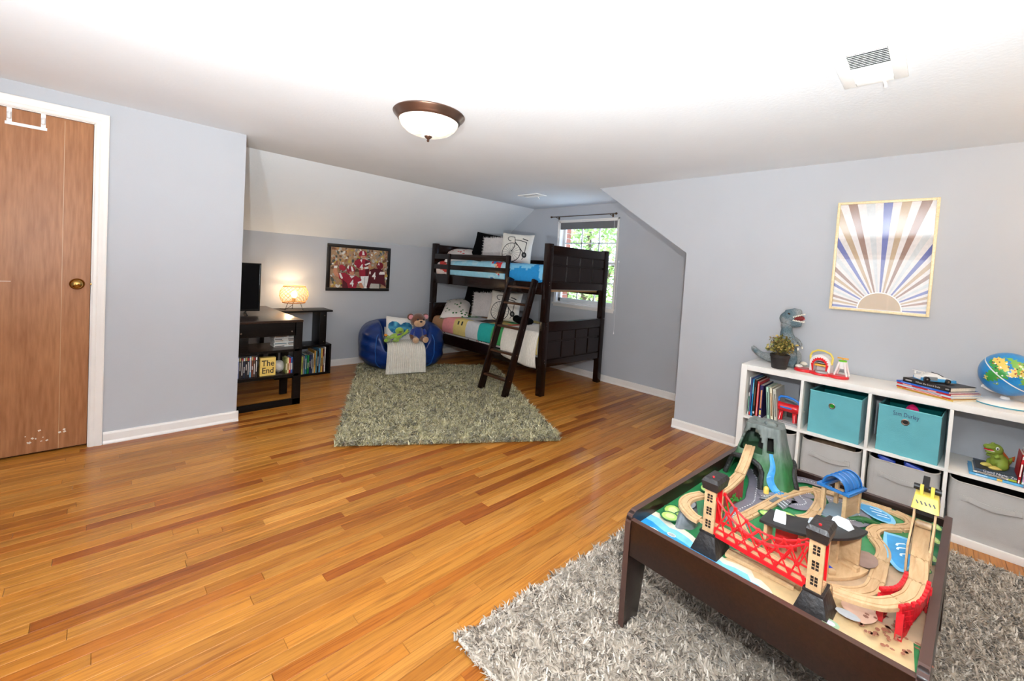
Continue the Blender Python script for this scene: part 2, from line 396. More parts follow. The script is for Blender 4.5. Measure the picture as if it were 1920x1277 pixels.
# ---- door
M_BRASS = mat('brass', (176, 140, 78), rough=0.18, metal=1.0, var=0.05)
def door_material():
    m, nt, b = _base('door_veneer'); N = nt.nodes; L = nt.links
    tc = N.new('ShaderNodeTexCoord'); mp = N.new('ShaderNodeMapping'); mp.inputs['Scale'].default_value = (3.2, 1.0, 0.55); L.new(tc.outputs['Object'], mp.inputs[0])
    n = N.new('ShaderNodeTexNoise'); n.inputs['Scale'].default_value = 1.6; n.inputs['Detail'].default_value = 2; n.inputs['Distortion'].default_value = 0.9; L.new(mp.outputs[0], n.inputs['Vector'])
    mu = N.new('ShaderNodeMath'); mu.operation = 'MULTIPLY'; mu.inputs[1].default_value = 26.0; L.new(n.outputs[0], mu.inputs[0])
    sn = N.new('ShaderNodeMath'); sn.operation = 'SINE'; L.new(mu.outputs[0], sn.inputs[0])
    mp2 = N.new('ShaderNodeMapping'); mp2.inputs['Scale'].default_value = (34, 1, 3.0); L.new(tc.outputs['Object'], mp2.inputs[0])
    n2 = N.new('ShaderNodeTexNoise'); n2.inputs['Scale'].default_value = 2.0; n2.inputs['Detail'].default_value = 5; L.new(mp2.outputs[0], n2.inputs['Vector'])
    ad = N.new('ShaderNodeMath'); ad.operation = 'MULTIPLY_ADD'; ad.inputs[1].default_value = 0.07; L.new(sn.outputs[0], ad.inputs[0]); L.new(n2.outputs[0], ad.inputs[2])
    r = N.new('ShaderNodeValToRGB'); r.color_ramp.elements[0].position = 0.28; r.color_ramp.elements[1].position = 0.72
    r.color_ramp.elements[0].color = lin((150, 98, 62))+(1,); r.color_ramp.elements[1].color = lin((178, 124, 84))+(1,)
    L.new(ad.outputs[0], r.inputs[0]); L.new(r.outputs[0], b.inputs['Base Color'])
    b.inputs['Roughness'].default_value = 0.46
    return m
door = thing('door_1', 'flat brown veneered door in a white casing at the left', None, (-0.41, YD, 0), kind='structure')
P('door_slab', door_material(), door, MB().bx(DX0+0.41+0.006, DX1+0.41-0.006, 0.012, 0.05, 0.018, DZ-0.006), bevel=0.002)
o_ = P('veneer_seam', mat('seam', (186, 148, 112), rough=0.4), door, MB().bx(0.253, 0.256, 0.0112, 0.0125, 0.02, DZ-0.02).bx(-0.015, -0.012, 0.0112, 0.0125, 0.02, DZ-0.02))
cs = MB(); CW = 0.066
prof = [(0.0, 0.0), (0.0, 0.012), (0.008, 0.017), (0.020, 0.017), (0.028, 0.013), (0.046, 0.019), (0.060, 0.022), (CW, 0.020), (CW, 0.0)]
def casing_piece(name, pts, across):
    vs_ = []
    for p, acr in zip(pts, across):
        vs_ += [Vector(p)+Vector(acr)*a+Vector((0, -1, 0))*b for a, b in prof]
    k = len(prof); m_ = MB().add(vs_, [(i, (i+1) % k, k+(i+1) % k, k+i) for i in range(k)]+[tuple(range(k)), tuple(range(k, 2*k))[::-1]])
    return P(name, M_TRIM, door, m_)
xr_, xl_ = DX1+0.41, DX0+0.41
casing_piece('casing', [(xr_, 0, 0), (xr_, 0, DZ)], [(1, 0, 0), (1, 0, 1)])
casing_piece('casing', [(xl_, 0, 0), (xl_, 0, DZ)], [(-1, 0, 0), (-1, 0, 1)])
casing_piece('casing', [(xl_, 0, DZ), (xr_, 0, DZ)], [(-1, 0, 1), (1, 0, 1)])
P('jamb', M_TRIM, door, MB().bx(xr_, xr_+0.0, 0, 0.12, 0, DZ).bx(xr_-0.004, xr_, 0.0, 0.12, 0, DZ).bx(xl_, xl_+0.004, 0.0, 0.12, 0, DZ).bx(xl_, xr_, 0, 0.12, DZ-0.004, DZ))
P('dark_backing', M_DARK, door, MB().bx(xl_, xr_, 0.055, 0.12, 0, DZ))  # dark box filling the opening behind the slab, shade put into its colour
MY = Matrix(((1, 0, 0), (0, 0, -1), (0, 1, 0)))     # lathe axis to -y
kx, kz = -0.089+0.41, 1.075
kb = P('knob', M_BRASS, door, MB().lathe([(0.0, 0.062), (0.014, 0.061), (0.024, 0.055), (0.028, 0.046), (0.025, 0.036), (0.014, 0.028), (0.010, 0.018), (0.012, 0.0)], (kx, 0.012, kz), 24, MY), smooth=True)
P('rosette', M_BRASS, kb, MB().lathe([(0.0, 0.011), (0.020, 0.010), (0.027, 0.006), (0.033, 0.008), (0.036, 0.003), (0.036, 0.0)], (kx, 0.012, kz), 28, MY), smooth=True)
P('latch', M_BRASS, door, MB().bx(xr_-0.006, xr_+0.012, -0.002, 0.02, kz-0.006, kz+0.006).bx(xr_-0.003, xr_+0.004, 0.0, 0.02, kz-0.022, kz+0.022), bevel=0.002)
sc_ = MB(); rs_ = random.Random(4)
for k in range(13):
    sx, sz = rs_.uniform(0.06, 0.30), 0.11+rs_.gauss(0, 0.022); sc_.box((sx, 0.0114, sz), (0.004+0.010*rs_.random(), 0.0006, 0.004+0.008*rs_.random()), rotm(0, rs_.uniform(-0.8, 0.8), 0))
sc_.box((-0.005, 0.0114, 1.085), (0.11, 0.0006, 0.003))
P('scuff', mat('scuff_paint', (226, 216, 204), rough=0.7), door, sc_)
# over-door hook
hk_ = thing('over_door_bracket', 'white over-door bracket hooked over the top of the brown door', 'hook', (-0.31, YD+0.012, 2.0))
M_WPL = mat('white_plastic', (240, 240, 240), rough=0.35, var=0.02)
for sx in (-0.066, 0.066):
    P('strap', M_WPL, hk_, MB().bx(sx-0.010, sx+0.010, -0.004, 0.0, 0.012, 0.1045).tube([(sx, -0.006, 0.075), (sx, -0.016, 0.060), (sx, -0.014, 0.046), (sx, -0.005, 0.042)], 0.009, 8), bevel=0.001)
P('rail', M_WPL, hk_, MB().bx(-0.082, 0.082, -0.007, -0.001, 0.004, 0.022), bevel=0.0015)
# ---- window
win = thing('window_1', 'white six-over-six sash window half hidden behind the bunk bed', None, (XG, (WY0+WY1)/2, WZ0), kind='structure')
hw = (WY1-WY0)/2; wh = WZ1-WZ0
P('frame', M_TRIM, win, MB().bx(0.0, 0.14, -hw, -hw+0.022, 0, wh).bx(0, 0.14, hw-0.022, hw, 0, wh).bx(0, 0.14, -hw, hw, wh-0.022, wh).bx(0.02, 0.14, -hw, hw, 0, 0.02), bevel=0.002)
P('casing', M_TRIM, win, MB().bx(-0.012, 0, -hw-0.012, -hw+0.006, -0.01, wh+0.012).bx(-0.012, 0, hw-0.006, hw+0.012, -0.01, wh+0.012).bx(-0.012, 0, -hw-0.012, hw+0.012, wh-0.006, wh+0.012), bevel=0.002)
P('sill', M_TRIM, win, MB().bx(-0.035, 0.06, -hw-0.02, hw+0.02, -0.022, 0.004).bx(-0.012, 0.0, -hw-0.01, hw+0.01, -0.05, -0.022), bevel=0.004)
def pane_material():
    m, nt, b = _base('window_glass'); N = nt.nodes; L = nt.links
    t = N.new('ShaderNodeBsdfTransparent'); g = N.new('ShaderNodeBsdfGlossy'); g.inputs['Roughness'].default_value = 0.02
    mx = N.new('ShaderNodeMixShader'); mx.inputs[0].default_value = 0.07
    L.new(t.outputs[0], mx.inputs[1]); L.new(g.outputs[0], mx.inputs[2]); L.new(mx.outputs[0], N['Material Output'].inputs[0]); return m
M_GLASS = pane_material()
M_SASH = mat('sash_paint', (232, 232, 230), rough=0.45, var=0.02)
y0_, y1_ = -hw+0.022, hw-0.022
for (nm, xs, z0, z1) in (('lower', 0.055, 0.02, wh*0.52), ('upper', 0.085, wh*0.49, wh-0.022)):
    st = 0.034
    s_ = P('sash', M_SASH, win, MB().bx(xs, xs+0.028, y0_, y0_+st, z0, z1).bx(xs, xs+0.028, y1_-st, y1_, z0, z1).bx(xs, xs+0.028, y0_, y1_, z0, z0+(0.05 if nm == 'lower' else 0.03)).bx(xs, xs+0.028, y0_, y1_, z1-0.03, z1), bevel=0.002)
    a0, a1, b0, b1 = y0_+st, y1_-st, z0+(0.05 if nm == 'lower' else 0.03), z1-0.03
    for k in (1, 2): P('muntin', M_SASH, s_, MB().bx(xs+0.006, xs+0.022, a0+(a1-a0)*k/3-0.009, a0+(a1-a0)*k/3+0.009, b0, b1))
    P('muntin', M_SASH, s_, MB().bx(xs+0.006, xs+0.022, a0, a1, (b0+b1)/2-0.009, (b0+b1)/2+0.009))
    for k in range(3):
        for q in range(2):
            P('pane', M_GLASS, s_, MB().bx(xs+0.012, xs+0.015, a0+(a1-a0)*k/3, a0+(a1-a0)*(k+1)/3, b0+(b1-b0)*q/2, b0+(b1-b0)*(q+1)/2))
sh = thing('window_shade', 'dark grey pleated shade pulled up at the top of the window', 'shade', (XG, (WY0+WY1)/2, 1.945))
M_SHADE = mat('shade_cloth', (112, 110, 110), rough=0.85, bump=0.1, bscale=200)
sm = MB()
for k in range(7): sm.prism([(0.004, k*0.0145), (0.034, k*0.0145+0.0015), (0.040, k*0.0145+0.0073), (0.034, k*0.0145+0.013), (0.004, k*0.0145+0.0145)], -hw+0.026, hw-0.026, Matrix(((1, 0, 0), (0, 0, 1), (0, 1, 0))))
P('cloth', M_SHADE, sh, sm)
P('head_rail', mat('grey_rail', (190, 190, 188), rough=0.4), sh, MB().bx(0.002, 0.042, -hw+0.024, hw-0.024, 0.1015, 0.118), bevel=0.002)
P('pull_cord', M_WPL, sh, MB().tube([(-0.006, -hw+0.06, 0.112), (-0.012, -hw+0.06, 0.02), (-0.014, -hw+0.05, -0.10)], 0.0016, 6))
cd = thing('pull_cord', 'thin white shade cord with a small bell hanging beside the window', 'cord', (XG-0.012, 2.842, 0.62))
P('cord', M_WPL, cd, MB().tube([(0, 0, 0.03), (0.001, 0.002, 0.3), (0, 0, 0.90)], 0.0016, 6)); P('bell', M_WPL, cd, MB().lathe([(0.0, 0.032), (0.004, 0.03), (0.007, 0.0), (0, 0)], n=10), smooth=True)
P('cord_hook', M_WPL, cd, MB().bx(-0.004, 0.012, -0.006, 0.006, 0.895, 0.915))
rod = thing('curtain_rod', 'slim brown metal curtain rod above the window', 'curtain rod', (XG-0.07, 3.416, 2.112))
M_ROD = mat('rod_metal', (110, 92, 78), rough=0.35, metal=0.8)
P('tube', M_ROD, rod, MB().tube([(0, -0.52, -0.0), (0, 0.52, 0.0)], 0.0055, 10), smooth=True)
for s in (-1, 1):
    P('finial', M_ROD, rod, MB().lathe([(0, 0), (0.012, 0.002), (0.015, 0.012), (0.010, 0.024), (0, 0.028)], (0, s*0.515, 0), 12, Matrix(((1, 0, 0), (0, 0, s), (0, 1, 0)))), smooth=True)
    P('bracket', M_ROD, rod, MB().tube([(0, s*0.44, -0.008), (0.03, s*0.44, -0.012), (0.07, s*0.44, -0.012)], 0.004, 6).bx(0.064, 0.07, s*0.44-0.012, s*0.44+0.012, -0.03, 0.012))
# outside: a leafy tree and the brick edge of the house
tree = thing('garden_tree', 'sunlit leafy green tree outside the window', 'tree', (9.2, 6.6, -3.0))
P('trunk', mat('bark', (92, 76, 60), rough=0.9, bump=0.6, bscale=12), tree, MB().tube([(0, 0, 0), (0.1, 0, 2.0), (0, 0.1, 3.5), (0.1, 0.2, 5.5)], [0.22, 0.18, 0.14, 0.06], 10).tube([(0.05, 0.05, 3), (-0.6, 0.9, 4.4)], [0.1, 0.04], 8).tube([(0.05, 0.05, 3.2), (-0.5, -1.0, 4.6)], [0.1, 0.04], 8), smooth=True)
lv = MB(); rl = random.Random(3)
for k in range(7000):
    while True:
        q = Vector((rl.uniform(-1, 1), rl.uniform(-1, 1), rl.uniform(-1, 1)))
        if q.length < 1: break
    c = Vector((q.x*1.6, q.y*2.9, 4.4+q.z*2.6)); s = rl.uniform(0.05, 0.11)
    R = rotm(rl.uniform(-1, 1), rl.uniform(-1, 1), rl.uniform(0, 6.3))
    cc = rl.choice([(150, 180, 96), (176, 200, 120), (128, 160, 80), (200, 216, 150)])
    lv.add([c+R @ Vector(v)*s for v in ((-1, 0, 0), (0, -0.5, 0.1), (1, 0, 0), (0, 0.5, 0.1))], [(0, 1, 2, 3)], cc)
P('foliage', mat_attr('leaf', rough=0.5), tree, lv, fix=False, kind='stuff')
bp_ = thing('brick_pier', 'red brick pier seen at the left edge of the window outside', 'brick pier', (XG+0.16, WY1+0.085, 0.2))
M_BRICK = mat('brick', (150, 92, 72), rough=0.9, var=0.2, bump=0.4, bscale=40)
P('mortar', mat('mortar', (180, 172, 160), rough=0.95), bp_, MB().bx(0.01, 0.22, 0.006, 0.16, 0, 2.1))
for k in range(28): P('brick', M_BRICK, bp_, MB().bx(0.005, 0.225, 0.0, 0.165, k*0.075+0.005, k*0.075+0.068))
# ---- ceiling fixtures
cl = thing('ceiling_light', 'bronze flush ceiling light with glowing alabaster glass bowl', 'ceiling light', (1.412, 2.290, H))
M_BRONZE = mat('bronze', (126, 98, 84), rough=0.28, metal=0.85, var=0.1)
P('rim', M_BRONZE, cl, MB().lathe([(0.12, 0.0), (0.212, 0.0), (0.216, -0.006), (0.212, -0.014), (0.196, -0.030), (0.192, -0.036), (0.186, -0.044), (0.178, -0.048), (0.170, -0.046), (0.168, -0.02), (0.12, 0.0)], n=48), smooth=True)
def alabaster():
    m, nt, b = _base('alabaster_glass'); co = _coords(nt, (1, 1, 3))
    n = nt.nodes.new('ShaderNodeTexNoise'); n.inputs['Scale'].default_value = 7; n.inputs['Distortion'].default_value = 2.5; nt.links.new(co, n.inputs['Vector'])
    r = nt.nodes.new('ShaderNodeValToRGB'); r.color_ramp.elements[0].position = 0.3; r.color_ramp.elements[1].position = 0.65
    r.color_ramp.elements[0].color = (0.74, 0.62, 0.46, 1); r.color_ramp.elements[1].color = (1.0, 0.93, 0.82, 1)
    nt.links.new(n.outputs[0], r.inputs[0]); nt.links.new(r.outputs[0], b.inputs['Emission Color']); nt.links.new(r.outputs[0], b.inputs['Base Color'])
    b.inputs['Emission Strength'].default_value = 0.26; b.inputs['Roughness'].default_value = 0.25; return m
M_ALAB = alabaster()
P('glass_bowl', M_ALAB, cl, MB().lathe([(0.178, -0.046), (0.174, -0.062), (0.160, -0.084), (0.132, -0.107), (0.090, -0.124), (0.045, -0.133), (0.0, -0.135)], n=40), smooth=True)
P('finial', M_BRONZE, cl, MB().lathe([(0.0, -0.133), (0.024, -0.134), (0.022, -0.140), (0.010, -0.150), (0.006, -0.154), (0.009, -0.160), (0.005, -0.167), (0, -0.169)], n=16), smooth=True)
M_VENT = mat('vent_enamel', (246, 246, 244), rough=0.4, var=0.01)
def vent(name, label, loc, lx, ly, along_y, ns, openfrac, rz=0.0):
    v = thing(name, label, 'vent', loc, rz)
    P('duct', mat('duct_dark', (60, 60, 62), rough=0.9), v, MB().bx(-lx/2+0.03, lx/2-0.03, -ly/2+0.03, ly/2-0.03, -0.0025, -0.0005))
    e = 0.045*min(1, min(lx, ly)/0.2); fr = MB()
    for (a, b, c, d) in ((-lx/2, lx/2, -ly/2, -ly/2+e), (-lx/2, lx/2, ly/2-e, ly/2), (-lx/2, -lx/2+e, -ly/2+e, ly/2-e), (lx/2-e, lx/2, -ly/2+e, ly/2-e)): fr.bx(a, b, c, d, -0.010, 0)
    P('frame', M_VENT, v, fr, bevel=0.003)
    L0 = (lx if along_y else ly)-2*e; n = ns
    for k in range(n):
        t = -L0/2+L0*(k+.5)/n; op = k >= n*openfrac; ang = 0.75 if op else -0.5
        if along_y: P('louver', M_VENT, v, MB().box((t, 0, -0.007), (L0/n*0.95, ly-2*e, 0.0012), rotm(0, ang, 0)))
        else: P('louver', M_VENT, v, MB().box((0, t, -0.007), (lx-2*e, L0/n*0.95, 0.0012), rotm(ang, 0, 0)))
    P('lever', M_VENT, v, MB().tube([(lx/2-0.02, -0.03, -0.010), (lx/2, -0.035, -0.022), (lx/2+0.004, -0.036, -0.034)], 0.005, 8), smooth=True)
    return v
vent('ceiling_vent', 'large white louvred ceiling vent above the shelf', (2.178, 0.262, H), 0.375, 0.215, True, 18, 0.5)
vent('ceiling_vent', 'small white ceiling vent near the bunk bed window', (3.695, 3.590, H), 0.18, 0.32, True, 8, 0.5)

# second fixture of the same kind, further along the ceiling to the right of the view
cl2 = copy_tree(cl); cl2.location = (2.9, -1.05, H); cl2['label'] = 'bronze flush ceiling light over the near end of the shelf'
light('ceiling_bulb', 'POINT', (2.9, -1.05, H-0.22), 10, (1.0, 0.74, 0.46), shadow_soft_size=0.12)
# unseen window frame added behind the viewer to house the fill light
for (nm, x, y, rz, lab) in (('added_window_frame', XW+0.001, 0.6, 0.0, 'added unseen white window frame around the rear fill light'),):
    w2 = thing(nm, lab, None, (x, y, 1.35), rz, kind='structure')
    P('frame', M_TRIM, w2, MB().bx(0, 0.03, -0.83, -0.76, -0.63, 0.63).bx(0, 0.03, 0.76, 0.83, -0.63, 0.63).bx(0, 0.03, -0.76, 0.76, 0.56, 0.63).bx(0, 0.03, -0.76, 0.76, -0.63, -0.56))
    P('muntin', M_TRIM, w2, MB().bx(0.004, 0.02, -0.012, 0.012, -0.56, 0.56)); P('pane', M_GLASS, w2, MB().bx(0.008, 0.012, -0.76, 0.76, -0.56, 0.56))

# ================================================================== rugs
def shag_rug(name, label, corners, n, cols, seed, ln=0.042, wd=0.0042, hgt=0.028, clump=30.0, edge=None):
    t = thing(name, label, 'rug', (corners[0][0], corners[0][1], 0.0)); ox, oy = corners[0]
    q = np.array(corners)-np.array(corners[0])
    P('backing', mat('backing_%d' % seed, cols[2], rough=0.95, var=0.2, bump=0.5), t, MB().prism([tuple(p*0.995+q.mean(0)*0.005) for p in q], 0.001, 0.009))
    if edge:
        for i in range(4):
            a_, b_ = q[i], q[(i+1) % 4]; P('binding', mat('binding_%d' % seed, edge, rough=0.95, bump=0.3), t, MB().tube([(a_[0], a_[1], 0.010), (b_[0], b_[1], 0.010)], 0.006, 8), smooth=True)
    r = np.random.default_rng(seed)
    u, v = r.random(n)*1.012-0.006, r.random(n)*1.012-0.006
    base = ((1-u)*(1-v))[:, None]*q[0]+(u*(1-v))[:, None]*q[1]+(u*v)[:, None]*q[2]+((1-u)*v)[:, None]*q[3]
    nz = np.array([vnoise(b[0]*clump+seed, b[1]*clump) for b in base]); ang = 6.28*nz*2.2+r.normal(0, 0.7, n)
    lean = r.uniform(0.35, 1.0, n)*ln; h = hgt*r.uniform(0.55, 1.15, n)
    dx, dy = np.cos(ang)*lean, np.sin(ang)*lean; px, py = -np.sin(ang)*wd/2, np.cos(ang)*wd/2
    z0 = np.full(n, 0.006)
    V = np.empty((n, 5, 3))
    V[:, 0] = np.c_[base[:, 0]+px, base[:, 1]+py, z0]; V[:, 1] = np.c_[base[:, 0]-px, base[:, 1]-py, z0]
    V[:, 2] = np.c_[base[:, 0]+dx*.45-px, base[:, 1]+dy*.45-py, h*0.8]; V[:, 3] = np.c_[base[:, 0]+dx*.45+px, base[:, 1]+dy*.45+py, h*0.8]
    V[:, 4] = np.c_[base[:, 0]+dx, base[:, 1]+dy, h*r.uniform(0.7, 1.15, n)]
    me = bpy.data.meshes.new('pile'); me.vertices.add(n*5); me.vertices.foreach_set('co', V.reshape(-1))
    i = (np.arange(n)*5)[:, None]
    loops = np.concatenate([i+0, i+1, i+2, i+3, i+3, i+2, i+4], axis=1).reshape(-1)
    me.loops.add(n*7); me.loops.foreach_set('vertex_index', loops.astype(np.int32))
    me.polygons.add(n*2); st = np.empty((n, 2), np.int32); st[:, 0] = np.arange(n)*7; st[:, 1] = np.arange(n)*7+4
    me.polygons.foreach_set('loop_start', st.reshape(-1)); me.update(calc_edges=True); me.validate()
    lc = np.array([lin(c) for c in cols]); k = np.clip((np.array([vnoise(b[0]*clump*1.3+40, b[1]*clump*1.3+seed) for b in base])*1.3-0.02+r.normal(0, 0.24, n))*len(cols), 0, len(cols)-1).astype(int)
    cc = np.ones((n, 7, 4)); cc[:, :, :3] = (lc[k]*r.uniform(0.85, 1.12, n)[:, None])[:, None, :]
    at = me.color_attributes.new('Col', 'FLOAT_COLOR', 'CORNER'); at.data.foreach_set('color', cc.reshape(-1))
    me.materials.append(mat_attr('shag_fibre', rough=0.6, sheen=0.3)); me.polygons.foreach_set('use_smooth', [True]*len(me.polygons))
    o = bpy.data.objects.new('pile', me); C.objects.link(o); o.parent = t; o['kind'] = 'stuff'; return t
shag_rug('shag_rug', 'grey beige shag rug under the train table', [(0.93, 1.125), (0.93, -1.35), (3.19, -1.40), (3.11, 1.02)], 125000,
         [(92, 79, 66), (146, 131, 115), (184, 170, 154), (206, 194, 180), (168, 154, 138)], 5, ln=0.034, wd=0.0052, hgt=0.027, clump=34.0, edge=(208, 198, 186))

# ================================================================== white cube shelf
XS, YS = 3.322, 0.987; PO, CE, DI = 0.039, 0.335, 0.016; SH_D = 0.39; SH_H = 0.762; SH_W = 2*PO+4*CE+3*DI
M_SHELF = mat('shelf_foil', (240, 236, 230), rough=0.4, var=0.02, scale=3)
shf = thing('cube_shelf', 'long white eight-cube shelf against the right wall', 'shelf', (XS, YS, 0))
P('side_panel', M_SHELF, shf, MB().bx(0, SH_D, -PO, 0, 0, SH_H), bevel=0.0015)
P('side_panel', M_SHELF, shf, MB().bx(0, SH_D, -SH_W, -SH_W+PO, 0, SH_H), bevel=0.0015)
P('top_panel', M_SHELF, shf, MB().bx(0, SH_D, -SH_W+PO, -PO, SH_H-PO, SH_H), bevel=0.0015)
P('bottom_panel', M_SHELF, shf, MB().bx(0, SH_D, -SH_W+PO, -PO, 0, PO), bevel=0.0015)
P('middle_shelf', M_SHELF, shf, MB().bx(0.001, SH_D-0.004, -SH_W+PO, -PO, PO+CE, PO+CE+DI), bevel=0.001)
for k in (1, 2, 3):
    yy = -(PO+k*CE+(k-1)*DI)
    P('divider', M_SHELF, shf, MB().bx(0.0005, SH_D-0.002, yy-DI, yy, PO, PO+CE), bevel=0.001)
    P('divider', M_SHELF, shf, MB().bx(0.0005, SH_D-0.002, yy-DI, yy, PO+CE+DI, SH_H-PO), bevel=0.001)
ZT, ZM, ZB = SH_H, PO+CE+DI, PO
def cell(k): return YS-PO-(CE+DI)*k-CE/2      # centre y of column k
# ---- fabric bins
M_TEAL = mat('teal_fabric', (104, 178, 186), rough=0.9, var=0.05, bump=0.12, bscale=240, sheen=0.2)
M_TEALIN = mat('teal_lining', (0, 112, 112), rough=0.95, var=0.08)
M_CHROME = mat('grommet_metal', (170, 160, 150), rough=0.22, metal=1.0)
def teal_bin(label, y, rz, eyecol, text=None):
    W, D, Hh = 0.272, 0.285, 0.278; e = 0.006
    t = thing('fabric_bin', label, 'bin', (XS+0.022, y, ZM), rz, 'teal fabric bins')
    def wob(q): return 0.003*math.sin(q*9)+0.002*math.sin(q*23+1)
    def front(u, v): return (wob(v*1.3+u)*math.sin(PI*u), W/2-W*u, Hh*v)
    fr = MB().grid(front, 14, 10); fr.grid(lambda u, v: (e+front(u, v)[0], front(u, v)[1], front(u, v)[2]), 14, 10)
    P('front', M_TEAL, t, fr, smooth=True)
    P('side', M_TEAL, t, MB().grid(lambda u, v: (D*u, -W/2+0.006*math.sin(PI*u)*math.sin(PI*v)-0.001, Hh*v), 8, 8), smooth=True)
    P('side', M_TEAL, t, MB().grid(lambda u, v: (D*u, W/2-0.006*math.sin(PI*u)*math.sin(PI*v)+0.001, Hh*v), 8, 8), smooth=True)
    P('lining', M_TEALIN, t, MB().bx(D-0.004, D, -W/2, W/2, 0, Hh-0.004).bx(0.01, D, -W/2+0.008, -W/2+0.010, 0.01, Hh-0.002).bx(0.01, D, W/2-0.010, W/2-0.008, 0.01, Hh-0.002).bx(0.004, D, -W/2, W/2, 0.001, 0.006))
    P('rim', mat('teal_hem', (120, 206, 210), rough=0.9), t, MB().tube([(0, W/2, Hh), (0, 0, Hh+0.001), (0, -W/2, Hh), (D/2, -W/2+0.002, Hh), (D, -W/2, Hh), (D, W/2, Hh), (D/2, W/2-0.002, Hh)], 0.0036, 6, closed=True), smooth=True)
    MXm = Matrix(((0, 0, -1), (1, 0, 0), (0, 1, 0)))
    P('grommet', M_CHROME, t, MB().lathe([(0.0185, 0.0), (0.0185, 0.004), (0.015, 0.006), (0.0115, 0.003), (0.0115, 0.0)], (-0.002, 0.012, Hh*0.73), 24, MXm), smooth=True)
    P('grommet_hole', mat('hole_'+str(eyecol), eyecol, rough=0.7, var=0.3, scale=60), t, MB().lathe([(0.0, 0.0022), (0.0115, 0.002), (0.0115, 0)], (-0.003, 0.012, Hh*0.73), 18, MXm))
    if text:
        tm = text_mb(text, 0.024, lambda x, y_, h: (-0.0045-h, 0.012-x, Hh*0.875+y_*1.5-x*0.03), spacing=1.02)
        P('handwriting', mat('pen_ink', (58, 66, 108), rough=0.7), t, tm, fix=False)
    return t
teal_bin('teal fabric bin with a bright green grommet hole, left of the two', cell(1)-0.004, math.radians(-5), (20, 150, 24))
teal_bin('teal fabric bin with pen writing and a pink scrap inside', cell(2)-0.004, math.radians(-5), (34, 30, 24), 'Sam Durley')
pk = MB(); pk.ell((0, 0, 0), (0.022, 0.03, 0.03), 10, 8, fn=lambda v: (v.x*(1+0.3*math.sin(v.y*120)), v.y*(1-v.z*14 if v.z > 0 else 1), v.z)); 
o = pk.build('pink_cloth', mat('pink_cloth', (226, 24, 104), rough=0.8), smooth=True, loc=(XS+0.10, cell(2)-0.015, ZM+0.272)); tag(o, 'bright pink cloth tip poking out of the written teal bin', 'cloth')
M_GREY = mat('grey_fabric', (186, 182, 178), rough=0.95, var=0.05, bump=0.15, bscale=220)
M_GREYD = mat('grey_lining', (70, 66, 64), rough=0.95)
def grey_bin(label, k, sag=0.02):
    W, D, Hh = 0.312, 0.34, 0.305; t = thing('storage_bin', label, 'bin', (XS+0.012, cell(k), ZB), 0, 'grey fabric bins on the bottom row')
    def outl(s, grow=0.0):       # rounded rectangle outline
        r = 0.035; pts = []
        for (cx_, cy_, a0) in ((r, W/2-r, 90), (D-r, W/2-r, 0), (D-r, -W/2+r, -90), (r, -W/2+r, -180)):
            for q in range(5): an = math.radians(a0+90-q*22.5); pts.append((cx_+math.cos(an)*(r+grow), cy_+math.sin(an)*(r+grow)))
        return pts
    n = len(outl(0)); body = MB(); rows = 8; vs_ = []
    for i in range(rows+1):
        v = i/rows; g = -0.008*(1-v)+0.006*math.sin(PI*v)
        for (x, y_) in outl(0, g): vs_.append((x+0.004*math.sin(5*v+y_*20), y_, Hh*v-(sag*max(0, 1-(y_/(W/2))**2)*v if x < 0.05 else 0)))
    fs = [(i*n+j, i*n+(j+1) % n, (i+1)*n+(j+1) % n, (i+1)*n+j) for i in range(rows) for j in range(n)]
    body.add(vs_, fs+[tuple(range(n))]); P('body', M_GREY, t, body, smooth=True)
    top = vs_[-n:]
    P('hem', mat('grey_hem', (200, 192, 184), rough=0.9), t, MB().tube(top, 0.004, 6, closed=True), smooth=True)
    P('lining', M_GREYD, t, MB().add([(x*0.96+D*0.02, y_*0.965, z-0.004) for x, y_, z in top]+[(x*0.9+D*0.05, y_*0.93, Hh*0.55) for x, y_, z in top], [(j, (j+1) % n, n+(j+1) % n, n+j) for j in range(n)]+[tuple(range(n, 2*n))]), smooth=True)
    hp = [(-0.006, 0.085, Hh*0.72), (-0.020, 0.045, Hh*0.70), (-0.028, 0.0, Hh*0.685), (-0.020, -0.045, Hh*0.69), (-0.007, -0.085, Hh*0.695)]
    P('handle', M_GREY, t, MB().sweep(hp, [(-0.003, -0.013), (0.003, -0.013), (0.003, 0.013), (-0.003, 0.013)], side=(1, 0, 0)), smooth=True)
    for s in (-1, 1): P('handle_patch', M_GREY, t, MB().box((-0.005, s*0.094, Hh*0.71), (0.010, 0.030, 0.030)), bevel=0.002)
    return t
grey_bin('grey fabric bin behind the toy mountain, leftmost of the bottom row', 0)
grey_bin('grey fabric bin with brown cloth bulging out of it', 1)
grey_bin('grey fabric bin with blue plastic toys showing at its top', 2)
grey_bin('grey fabric bin in full view at the right end of the bottom row', 3)
br = MB().grid(lambda u, v: (0.02+0.24*v, -0.12+0.24*u, 0.035*math.sin(PI*u)*math.sin(PI*min(1, v*1.2))+0.012*vnoise(u*9, v*9)), 18, 14)
o = br.build('brown_cloth', mat('brown_cloth', (122, 98, 76), rough=0.95, var=0.25, scale=20, bump=0.3), smooth=True, loc=(XS+0.03, cell(1), ZB+0.275)); tag(o, 'crumpled brown cloth lying in the second grey bin', 'cloth')
M_BLUEP = mat('blue_plastic', (30, 70, 190), rough=0.35); M_BLKP = mat('black_plastic', (22, 22, 24), rough=0.4); M_ORP = mat('orange_plastic', (240, 110, 30), rough=0.4)
